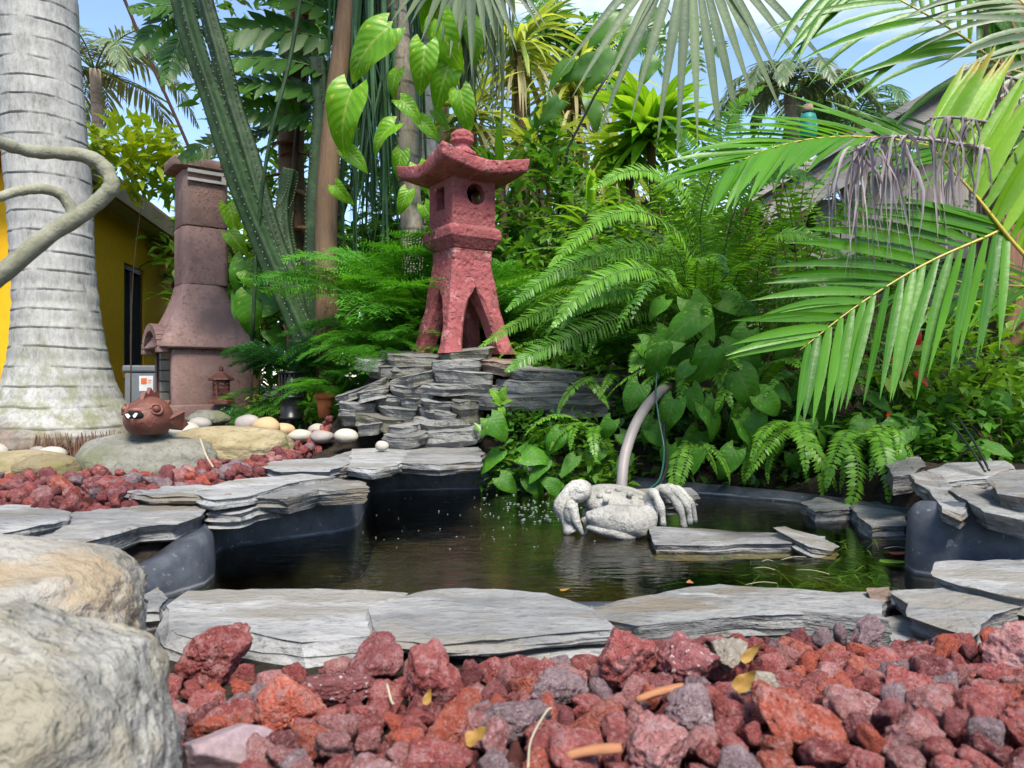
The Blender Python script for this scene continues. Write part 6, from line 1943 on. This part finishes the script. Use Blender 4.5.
cstem([(310,345,4.45),(312,290,4.47),(316,230,4.48),(318,180,4.5),(322,120,4.52),(318,60,4.55)], .07, 4, .2)
cstem([(305,345,4.5),(300,300,4.5),(290,262,4.55),(283,215,4.6),(290,170,4.6)], .06, 5, .9)
b = MB()

# ------------------------------------------------------------------ trunks behind
def trunk_tree(name, label, cat, base, path, rad, mat, group=None):
    root = empty(name, base, label, cat, group)
    P = crom([at(*p)-base for p in path], 60); P[0] = V((P[0].x, P[0].y, -.05))
    b = MB(); tube(b, P, rad, 20); b.build('trunk', M[mat], root)
    return root, P
def base_at(px, Y):
    x = (px-512)/F*Y; return V((x, Y, ground_z(x, Y)))
def hang_straps(root, c, n, L, W, mat, seed, spread=.22, out=.25, name='leaf_skirt'):
    """long strap leaves that arch out of c and hang"""
    r = random.Random(seed); b = MB()
    for k in range(n):
        a = r.uniform(0, 6.3); o = out*r.uniform(.2, 1)
        d = V((math.cos(a), math.sin(a), 0))
        p0 = c+V((0, 0, r.uniform(-.2, .25)))
        L_ = L*r.uniform(.65, 1.1)
        pts = crom([p0, p0+d*o*.7+V((0, 0, .10)), p0+d*o*1.1+V((0, 0, -.12)), p0+d*o*1.25+V((r.uniform(-.06, .06), 0, -L_*.6)), p0+d*o*1.25+V((r.uniform(-.1, .1), r.uniform(-.05, .05), -L_))], 10)
        wv = V((-math.sin(a), math.cos(a), 0)); wv = Quaternion(V((0, 0, 1)), r.uniform(-.8, .8)) @ wv
        vs = []; uv = []
        for i, q in enumerate(pts):
            t = i/10; hw = W/2*ribbon(t)
            vs += [q-wv*hw, q+d*hw*-.25, q+wv*hw]; uv += [(-1, t), (0, t), (1, t)]
        b.add(vs, [(i*3+j, i*3+j+1, i*3+j+4, i*3+j+3) for i in range(10) for j in range(2)], uv)
    b.build(name, M[mat], root)
bs = base_at(327, 4.2)
rt, P = trunk_tree('strap_leaf_tree', 'smooth tan trunk with a skirt of long dark strap leaves, right of the cactus', 'tree', bs, [(328,352,4.2),(327,300,4.2),(326,250,4.2),(328,180,4.2),(334,110,4.22),(340,60,4.25),(350,-20,4.3),(362,-90,4.35)], lambda s: .068-.020*s, 'bark_t')
hang_straps(rt, P[-1]+V((.04, .15, .05)), 170, 1.7, .028, 'strapd', 4, out=.24)
hang_straps(rt, P[-1]+V((.05, .3, -.1)), 60, 2.4, .026, 'strapd', 14, out=.26)
b = MB(); r = random.Random(3)
for k in range(70):
    a = r.uniform(0, 6.3); strip(b, P[-1]+V((0, 0, .1)), V((math.cos(a), math.sin(a), r.uniform(.2, 1.5))), V((0, 0, 1)), r.uniform(.8, 1.2), .035, 6, 1.4, ribbon, .2)
b.build('crown', M['strapd'], rt)
bs = base_at(413, 4.35)
rt, P = trunk_tree('slim_palm', 'slim ringed palm trunk rising just left of the lantern roof', 'palm', bs, [(414,345,4.35),(413,280,4.35),(411,220,4.35),(408,150,4.35),(404,80,4.36),(398,20,4.38),(390,-40,4.4),(376,-130,4.45)], lambda s: .066-.008*s, 'slimpalm')
r = random.Random(12)
for k in range(8):
    a = 2*PI*k/8; d = V((math.cos(a), math.sin(a), 0)); t0 = P[-1]
    b = MB(); frond(b, [t0, t0+d*.35+V((0, 0, .35)), t0+d*.9+V((0, 0, .3)), t0+d*1.35+V((0, 0, -.2))], V((0, 0, 1)), 30, lambda s: .42*math.sin(PI*min(1, .15+s*.8)), .03, 60, 30, .7, 3, ribbon, .012, .15, r); b.build('frond', [M['palm_d'], M['stem']], rt)
bs = base_at(428, 5.3)
rt, P = trunk_tree('grey_trunk_palm', 'grey trunk palm with bluish hanging leaves right behind the slim palm', 'palm', bs, [(428,345,5.3),(428,250,5.3),(426,140,5.3),(424,100,5.3),(430,30,5.3),(452,-50,5.3)], lambda s: .075, 'royal')
hang_straps(rt, P[-1]+V((.08, 0, 0)), 110, 1.25, .045, 'palm_g', 7, out=.30)
# palm boot with brown sheaths
bs = base_at(298, 5.0)
rt, P = trunk_tree('sheathed_palm', 'dark palm stem ringed with curling brown leaf sheaths behind the cactus', 'palm', bs, [(300,345,5.0),(296,280,5.0),(292,200,5.0),(292,120,5.0),(300,40,5.0),(310,-40,5.0)], lambda s: .085, 'bark_t')
r = random.Random(21)
for k in range(16):
    i = int(12+k*2.6); p = P[min(i, 60)]; sg = 1 if k % 2 else -1
    b = MB(); strip(b, p+V((-sg*.05, -.07, 0)), V((sg*1.0, -.25, .05+r.uniform(-.1, .25))), V((0, -.4, 1)), r.uniform(.22, .34), .085, 6, .5, ribbon, .5, 0)
    b.build('leaf_sheath', M['sheath'], rt)
# big split leaves of the climber up there
sv = empty('split_leaf_climber', P[40]+bs+V((0, -.15, 0)), 'dark climber with large split leaves against the sky, left of the tan trunk', 'vine')
SLV = [(330,12,200,-20,4.6),(335,40,205,35,4.6),(330,70,212,62,4.55),(325,95,215,85,4.55),(312,120,220,112,4.6),(300,10,235,-45,4.7),(345,30,290,-30,4.7),(310,60,240,20,4.75),(215,25,150,60,4.5),(215,10,130,10,4.5),(190,0,135,55,4.55),(185,30,165,85,4.4),(340,95,280,130,4.7),(280,130,228,140,4.7),(240,140,180,160,4.7)]
r = random.Random(33)
for x0, y0, x1, y1, Y in SLV:
    p = at(x0, y0, Y); q = at(x1, y1, Y-.15); L = (q-p).length
    b = MB(); n_ = V((r.uniform(-.3, .3), -1, r.uniform(.3, 1.1)))
    m_ = p.lerp(q, .5)+V((0, 0, .07*L))
    frond(b, [p, m_, q], n_, 11, lambda s: L*.30*math.sin(PI*min(1, .18+s*.75)), L*.105, 70, 35, .3, 3, ribbon, .006, .04, r, .04, 0, 1, .15)
    o = b.build('leaf', [M['split'], M['stem']]); o.parent = sv; o.matrix_parent_inverse = Matrix.Identity(4); o.matrix_local = Matrix.Translation(-sv.location)
b = MB(); tube(b, crom([V((0, 0, -1.3)), V((.05, 0, -.5)), V((.1, .05, .2)), V((.05, 0, .8))], 14), .02, 8); b.build('stem', M['stem_b'], sv)
# canes and a cable against the sky
b = MB(); tube(b, crom([at(112,-30,5.4), at(150,60,5.45), at(190,150,5.5), at(235,260,5.6)], 16), .012, 6); tag(b.build('cane', M['stem_b']), 'thin dark cane slanting across the sky beside the ringed palm', 'cane', 'canes against the sky')
b = MB(); tube(b, crom([at(305,-30,4.1), at(290,60,4.1), at(270,140,4.1), at(258,230,4.2), at(252,345,4.3)], 16), .011, 7); tag(b.build('cane', M['cactus']), 'dark green cane crossing in front of the split leaves', 'cane', 'canes against the sky')
b = MB(); tube(b, [at(622,53,4.6), at(595,95,4.65), at(568,148,4.7), at(556,230,4.8)], .008, 6); tag(b.build('cane', M['black']), 'black slanting cane in front of the pale screw pines', 'cane', 'canes against the sky')

# ------------------------------------------------------------------ strap leaved rosettes
def rosette(px, py, Y, n, L, W, mat, label, seed, name, cat, droop=.9, group=None, up=(-.1, 1.4), stalk=.03, old=0, stm='bark_t'):
    r = random.Random(seed); c = at(px, py, Y); gz = ground_z(c.x, c.y)
    root = empty(name, V((c.x, c.y, gz-.02)), label, cat, group)
    h = c.z-gz
    b = MB()
    for k in range(n):
        a = r.uniform(0, 6.3); e = r.uniform(*up)
        strip(b, V((0, 0, h+r.uniform(-.08, .05))), V((math.cos(a), math.sin(a), e)), V((0, 0, 1)), L*r.uniform(.65, 1.12), W*r.uniform(.8, 1.15), 7, droop*r.uniform(.6, 1.5), lambda t: min(1, .55+t*2.2)*min(1, (1-t)*2.6+.02), .3, 0)
    b.build('leaves', M[mat], root)
    if old:
        b = MB()
        for k in range(old):
            a = r.uniform(0, 6.3)
            strip(b, V((0, 0, h-.1-r.uniform(0, .25))), V((math.cos(a), math.sin(a), r.uniform(-.2, .5))), V((0, 0, 1)), L*r.uniform(.7, 1.1), W*.7, 7, 2.4, ribbon, .25, 0)
        b.build('old_leaves', M['straw'], root)
    b = MB(); tube(b, crom([V((0, 0, 0)), V((.04, 0, h*.5)), V((0, 0, h))], 10), stalk, 9); b.build('trunk', M[stm], root)
    return root
rosette(650, 128, 4.9, 95, .50, .095, 'dracaena', 'bright yellow green dracaena rosette against the sky', 41, 'dracaena', 'shrub', .8, up=(-.5, 1.6))
rosette(628, 150, 5.1, 40, .42, .085, 'dracaena', 'smaller dracaena head tucked below the big bright rosette', 42, 'dracaena', 'shrub', .9, up=(-.6, .8))
SPG = 'pale screw pines behind the lantern'
for i, (px, py, Y, n, L, old, lb_) in enumerate([(518,42,6.6,80,.9,40,'pale screw pine with its head high up, left of the sky gap'),(470,110,6.4,60,.8,50,'screw pine with straw coloured dead leaves just left of the finial'),
    (575,85,6.8,80,.9,60,'screw pine with many hanging straw leaves below the sky gap'),(612,150,6.3,50,.7,40,'low screw pine under the bright dracaena'),(535,150,6.0,50,.75,40,'low screw pine right of the lantern finial'),(440,10,7.0,60,1.0,20,'high screw pine behind the grey trunk palm')]):
    rosette(px, py, Y, n, L, .045, 'pandan', lb_, 60+i, 'screw_pine', 'shrub', 1.3, SPG, (-.4, 1.7), .05, old)
# a lush strap leaf plant just right of the finial
rosette(500, 175, 4.8, 26, .38, .06, 'shrub', 'dark strap leaved plant peeping over the right lantern eave', 71, 'strap_plant', 'plant', .7, up=(.3, 2.0))
rosette(590, 215, 4.4, 24, .42, .05, 'shrub_l', 'arching narrow leaved plant between lantern and ferns', 72, 'strap_plant', 'plant', 1.0, up=(0, 1.6))

# ------------------------------------------------------------------ feathery palms far off
def feather_palm(px, py, Y, nf, Lf, mat, label, seed, trunk=.08, group=None, ll=.4):
    r = random.Random(seed); c = at(px, py, Y)
    root = empty('feather_palm', V((c.x, c.y, 0)), label, 'palm', group)
    for k in range(nf):
        a = 2*PI*k/nf+r.uniform(-.25, .25); d = V((math.cos(a), math.sin(a), 0)); e = r.uniform(.1, 1.1); t0 = V((0, 0, c.z))
        b = MB(); frond(b, [t0, t0+d*Lf*.3+V((0, 0, Lf*.3*e)), t0+d*Lf*.7+V((0, 0, Lf*.35*e-.05*Lf)), t0+d*Lf+V((0, 0, Lf*.3*e-.4*Lf))], V((0, 0, 1)), 40, lambda s: ll*math.sin(PI*min(1, .12+s*.83)), .035, 62, 30, .7, 3, ribbon, .016, .12, r, .1); b.build('frond', [M[mat], M['stem']], root)
    b = MB(); tube(b, crom([V((0, 0, 0)), V((.1, 0, c.z*.5)), V((0, 0, c.z))], 10), trunk, 10); b.build('trunk', M['slimpalm'], root)
PG = 'feather palms in the distance'
feather_palm(95, 70, 11, 13, 1.7, 'palm_g', 'distant feather palm showing between the ringed palm and the cactus', 81, group=PG, ll=.5)
feather_palm(790, 95, 9.5, 14, 1.1, 'palm_g', 'distant feather palm beside the teal wrapped pole', 82, group=PG, ll=.35)
feather_palm(850, 130, 10.5, 12, 1.2, 'palm_d', 'darker distant feather palm beyond the shed roof', 83, group=PG, ll=.35)
feather_palm(560, 60, 9, 12, 1.3, 'palm', 'green feather palm rising behind the screw pines', 84, group=PG, ll=.4)

# ------------------------------------------------------------------ big fronds at the right
ar = empty('areca_palm', V((2.35, 1.75, .12)), 'multi stemmed palm with large arching fronds reaching in from the right', 'palm')
o1 = ar.location
def apt(pts): return [at(*p)-o1 for p in pts]
def hero(pts, n, ll, wd, mat, nrm=V((.1, -1, .35)), a0=62, a1=28, droop=.5, rach=.0085, s0=.05, stalk='stem_y', seed=1, sides=(1, -1), segs=6, name='frond', fold=.28, jit=.05, vee=.1, keep=1.0, label=None, root=None):
    b = MB()
    frond(b, apt(pts), nrm, n, ll, wd, a0, a1, droop, segs, lambda t: min(1, .5+t*2.5)*min(1, (1-t)*2.2+.02)**.85, rach, s0, random.Random(seed), jit, 0, 1, fold, 3, sides, 40, vee, keep)
    o = b.build(name, [M[mat], M[stalk]], root or ar)
    if label: o['label'] = label
    return o
base_ = (1345, 330, 1.78)
def fl(a, c, e): return lambda s: a+(c-a)*min(1, s*3) if s < .33 else c+(e-c)*((s-.33)/.67)**1.3
hero([base_, (1200,240,1.76), (1080,210,1.75), (1024,219,1.74), (990,235,1.73), (925,264,1.72), (858,305,1.70), (800,350,1.67)], 19, lambda s: .28+.07*min(1, max(0, s-.45)*5) if s < .72 else .35-.15*(s-.72)/.28, .022, 'palm', V((.05, -1, .2)), 56, 34, .30, seed=3, s0=.50, rach=.0075)
hero([(1345,300,1.9), (1180,200,2.0), (1080,170,2.1), (1010,160,2.15), (940,148,2.2), (880,138,2.2), (820,138,2.15), (765,150,2.1), (725,170,2.05)], 30, lambda s: .34*min(1, .7+s*.7)*(1-max(0, s-.75)*1.2), .026, 'palm', V((.0, -.8, .8)), 50, 24, .30, seed=5, s0=.25)
hero([(1380,200,2.0), (1200,110,2.1), (1080,80,2.2), (1010,70,2.25), (965,38,2.3), (915,8,2.35), (870,-12,2.4), (820,-15,2.4)], 30, lambda s: .46*min(1, .7+s*.6)*(1-max(0, s-.75)*1.4), .026, 'palm', V((.0, -1, .15)), 70, 35, .75, seed=7)
hero([(1380,330,1.8), (1150,330,1.75), (1050,275,1.72), (1017,247,1.72), (975,195,1.74), (939,156,1.78), (925,140,1.80)], 26, lambda s: .33*(1-max(0, s-.8)*1.5), .027, 'palm_y', V((-.1, -1, .1)), 72, 55, .15, seed=9, sides=(1,), s0=.35)
hero([(1360,260,1.9), (1200,150,1.9), (1100,80,2.0), (1050,30,2.05), (1010,-10,2.1), (970,-50,2.1)], 26, lambda s: .34, .020, 'palm_g', V((-.1, -1, .3)), 70, 40, .6, seed=11, s0=.3)
hero([(1345,380,1.9), (1180,330,2.2), (1050,290,2.3), (960,285,2.35), (890,275,2.4), (840,280,2.45)], 22, lambda s: .27*(1-max(0, s-.7)*1.5), .022, 'palm', V((.1, -.7, .8)), 60, 30, .5, seed=13, s0=.3)
# long arching fern fronds reaching toward the lantern
lf = empty('arching_fern', at(715, 330, 3.0), 'big bright fern whose long fronds arch left over the stacked slates', 'fern', FG)
o1 = lf.location
rf_ = random.Random(44)
for k, pts in enumerate([[(715,330),(690,272),(640,248),(585,258),(540,282),(505,312)], [(720,335),(680,300),(625,292),(560,305),(515,325),(478,348)], [(715,330),(690,250),(650,215),(610,215),(575,240),(548,268)],
        [(715,335),(675,305),(630,290),(590,300),(562,322)], [(718,335),(690,295),(650,270),(610,275),(575,300),(552,328)], [(718,330),(705,255),(690,205),(660,175),(625,172),(590,190)],
        [(720,330),(725,250),(745,190),(785,170),(825,185)], [(716,335),(680,330),(650,345),(630,372)], [(722,330),(740,270),(775,235),(820,240),(855,270)], [(715,330),(660,270),(600,280),(560,330)],
        [(716,330),(700,230),(715,165),(735,110),(765,85)], [(722,330),(715,240),(690,150),(665,120)], [(718,335),(650,310),(590,330),(540,350),(505,372)]]):
    Y = 2.95-.02*k % .2+rf_.uniform(-.1, .15)
    hero([(x, y, 3.05+(Y-3.05)*min(1, i_/2)-.05*i_) for i_, (x, y) in enumerate(pts)], 76, lambda s: .074*min(1, .55+s*1.2)*(1-s**3.5)+.006, .0088, 'sword_b' if k % 3 else 'sword', V((rf_.uniform(-.3, .3), -.75, .75)), 84, 58, .45, .0035, .06, 'stem', 50+k, segs=3, fold=.12, jit=.09, root=lf)
o1 = ar.location
# withered fronds hanging straight down
def wither(pts, n, ll, seed, spread=.12, wd=.022):
    r = random.Random(seed); b = MB(); P = crom(apt(pts), 24)
    tube(b, P, lambda s: .006*(1-.6*s), 6, 1)
    for k in range(n):
        p = P[6+int(r.random()*18)]
        L = ll*r.uniform(.55, 1.1); dx = r.uniform(-1, 1)*spread
        q = crom([p, p+V((dx*.5, r.uniform(-.03, .03), -.01)), p+V((dx*.95, r.uniform(-.03, .03), -L*.45)), p+V((dx*.95+r.uniform(-.03, .03), r.uniform(-.03, .03), -L))], 9)
        wv = V((r.uniform(-1, 1), r.uniform(-1, 1), 0)).normalized(); vs = []; uv = []
        for i, c in enumerate(q):
            t = i/9; hw = wd/2*ribbon(t)*(.7+.3*math.sin(9*t+k)); w2 = Quaternion(V((0, 0, 1)), t*r.uniform(-.6, .6)) @ wv
            vs += [c-w2*hw, c+V((-w2.y, w2.x, 0))*hw*.5, c+w2*hw]; uv += [(-1, t), (0, t), (1, t)]
        b.add(vs, [(i*3+j, i*3+j+1, i*3+j+4, i*3+j+3) for i in range(9) for j in range(2)], uv)
    o = b.build('withered_frond', [M['dead'], M['dead']], ar); o['label'] = 'withered greyish purple palm frond hanging limp'
wither([(1345,300,1.8), (1150,190,1.75), (990,150,1.75), (915,138,1.72), (880,138,1.7), (852,152,1.68)], 85, .31, 3, .085, .010)
wither([(1345,300,1.82), (1150,170,1.8), (1020,130,1.78), (960,118,1.75), (930,118,1.75)], 40, .17, 5, .04, .010)
wither([(1345,300,1.95), (1150,120,1.95), (1020,80,1.95), (990,78,1.95), (975,85,1.95)], 30, .15, 6, .045, .010)
for k, (x, y) in enumerate(((-.05, 0), (.10, .12), (.16, -.1), (-.02, .2))):
    b = MB(); tube(b, crom([V((x, y, -.1)), V((x*1.1, y*1.1, .35)), V((x*1.5-.08, y*1.3, .8)), V((x*1.8-.12, y*1.4, 1.35))], 12), lambda s: .034-.014*s, 10); b.build('cane_stem', M['stem'], ar)

# hanging fan palm leaf at the top
fpm = empty('fan_palm', V((2.6, 1.0, 0)), 'fan palm whose grey green segmented leaves hang into the top of the view', 'palm')
o2 = fpm.location
b = MB(); tube(b, crom([V((0, 0, -.05)), V((0, 0, 1.5)), V((-.1, .1, 3.2))], 14), .11, 14); b.build('trunk', M['slimpalm'], fpm)
def fan(hub, up, segs_, L, W, a0, a1, mat, seed, toward):
    r = random.Random(seed); c = hub-o2; b = MB()
    tube(b, crom([V((-.1, .1, 3.2)), (V((-.1, .1, 3.2))+c)/2+V((0, 0, .5)), c], 14), .012, 7, 1)
    for k in range(segs_):
        a = R(a0+(a1-a0)*k/(segs_-1)+r.uniform(-2, 2))
        d = V((math.sin(a), toward*.3, -math.cos(a)))
        strip(b, c, d, V((0, -1, .2)), L*r.uniform(.85, 1.1)*(1-.25*abs(math.sin(a))), W, 7, .35, lambda t: min(1, .12+t*2.0)*min(1, (1-t)*1.9+.02), .35, 0)
    b.build('fan_leaf', [M[mat], M['stem']], fpm)
fan(at(690, -70, 2.9), 1, 15, .98, .042, -48, 50, 'palm_g', 3, -.2)
fan(at(470, -70, 4.0), 1, 20, .75, .06, -55, 65, 'palm_g', 5, -.1)
# dark pinnate climber tip in the sky gap
ct = empty('sky_fern', at(655, 40, 4.0), 'dark curling fern fronds hanging in the sky gap beside the fan leaf', 'fern')
for k, (a_, b_, c_) in enumerate((((668,10),(690,45),(700,72)), ((690,15),(712,40),(722,50)), ((640,22),(655,35),(668,58)))):
    b = MB(); o3 = ct.location
    frond(b, [at(*a_, 4.0)-o3, at(*b_, 4.0)-o3, at(*c_, 4.0)-o3], V((0, -1, .1)), 12, lambda s: .10*(1-.5*s), .022, 85, 60, .3, 3, lance, .004, .1, random.Random(k)); b.build('frond', [M['palm_d'], M['stem_b']], ct)
# dark big leaves against the sky, top middle
r = random.Random(91)
lv = []
for x0, y0, x1, y1 in [(625,15,585,40),(640,30,615,70),(612,50,585,90),(650,10,668,50),(598,60,560,80),(630,0,600,-20),(590,95,600,130),(570,60,545,85),(560,100,540,125),(610,85,625,110),(655,55,640,85)]:
    p = at(x0, y0, 5.0); q = at(x1, y1, 4.95); lv.append((p, q, V((r.uniform(-.6, .6), -1, r.uniform(-.2, .9)))))
HD = []
for k in range(3):
    rr = random.Random(470+k); b = MB(); heart(b, Matrix.Identity(4), 1, .5, .3, .4, .1, wave=.15, rnd=rr); HD.append(b.mesh('dark_leaf', [M['split']]))
vine('dark broad leaved tree branch in front of the sky gap', 'dark_leaf_branch', 'tree', lv, HD, at(600, 70, 5.1), 'stem_b', seed=92)
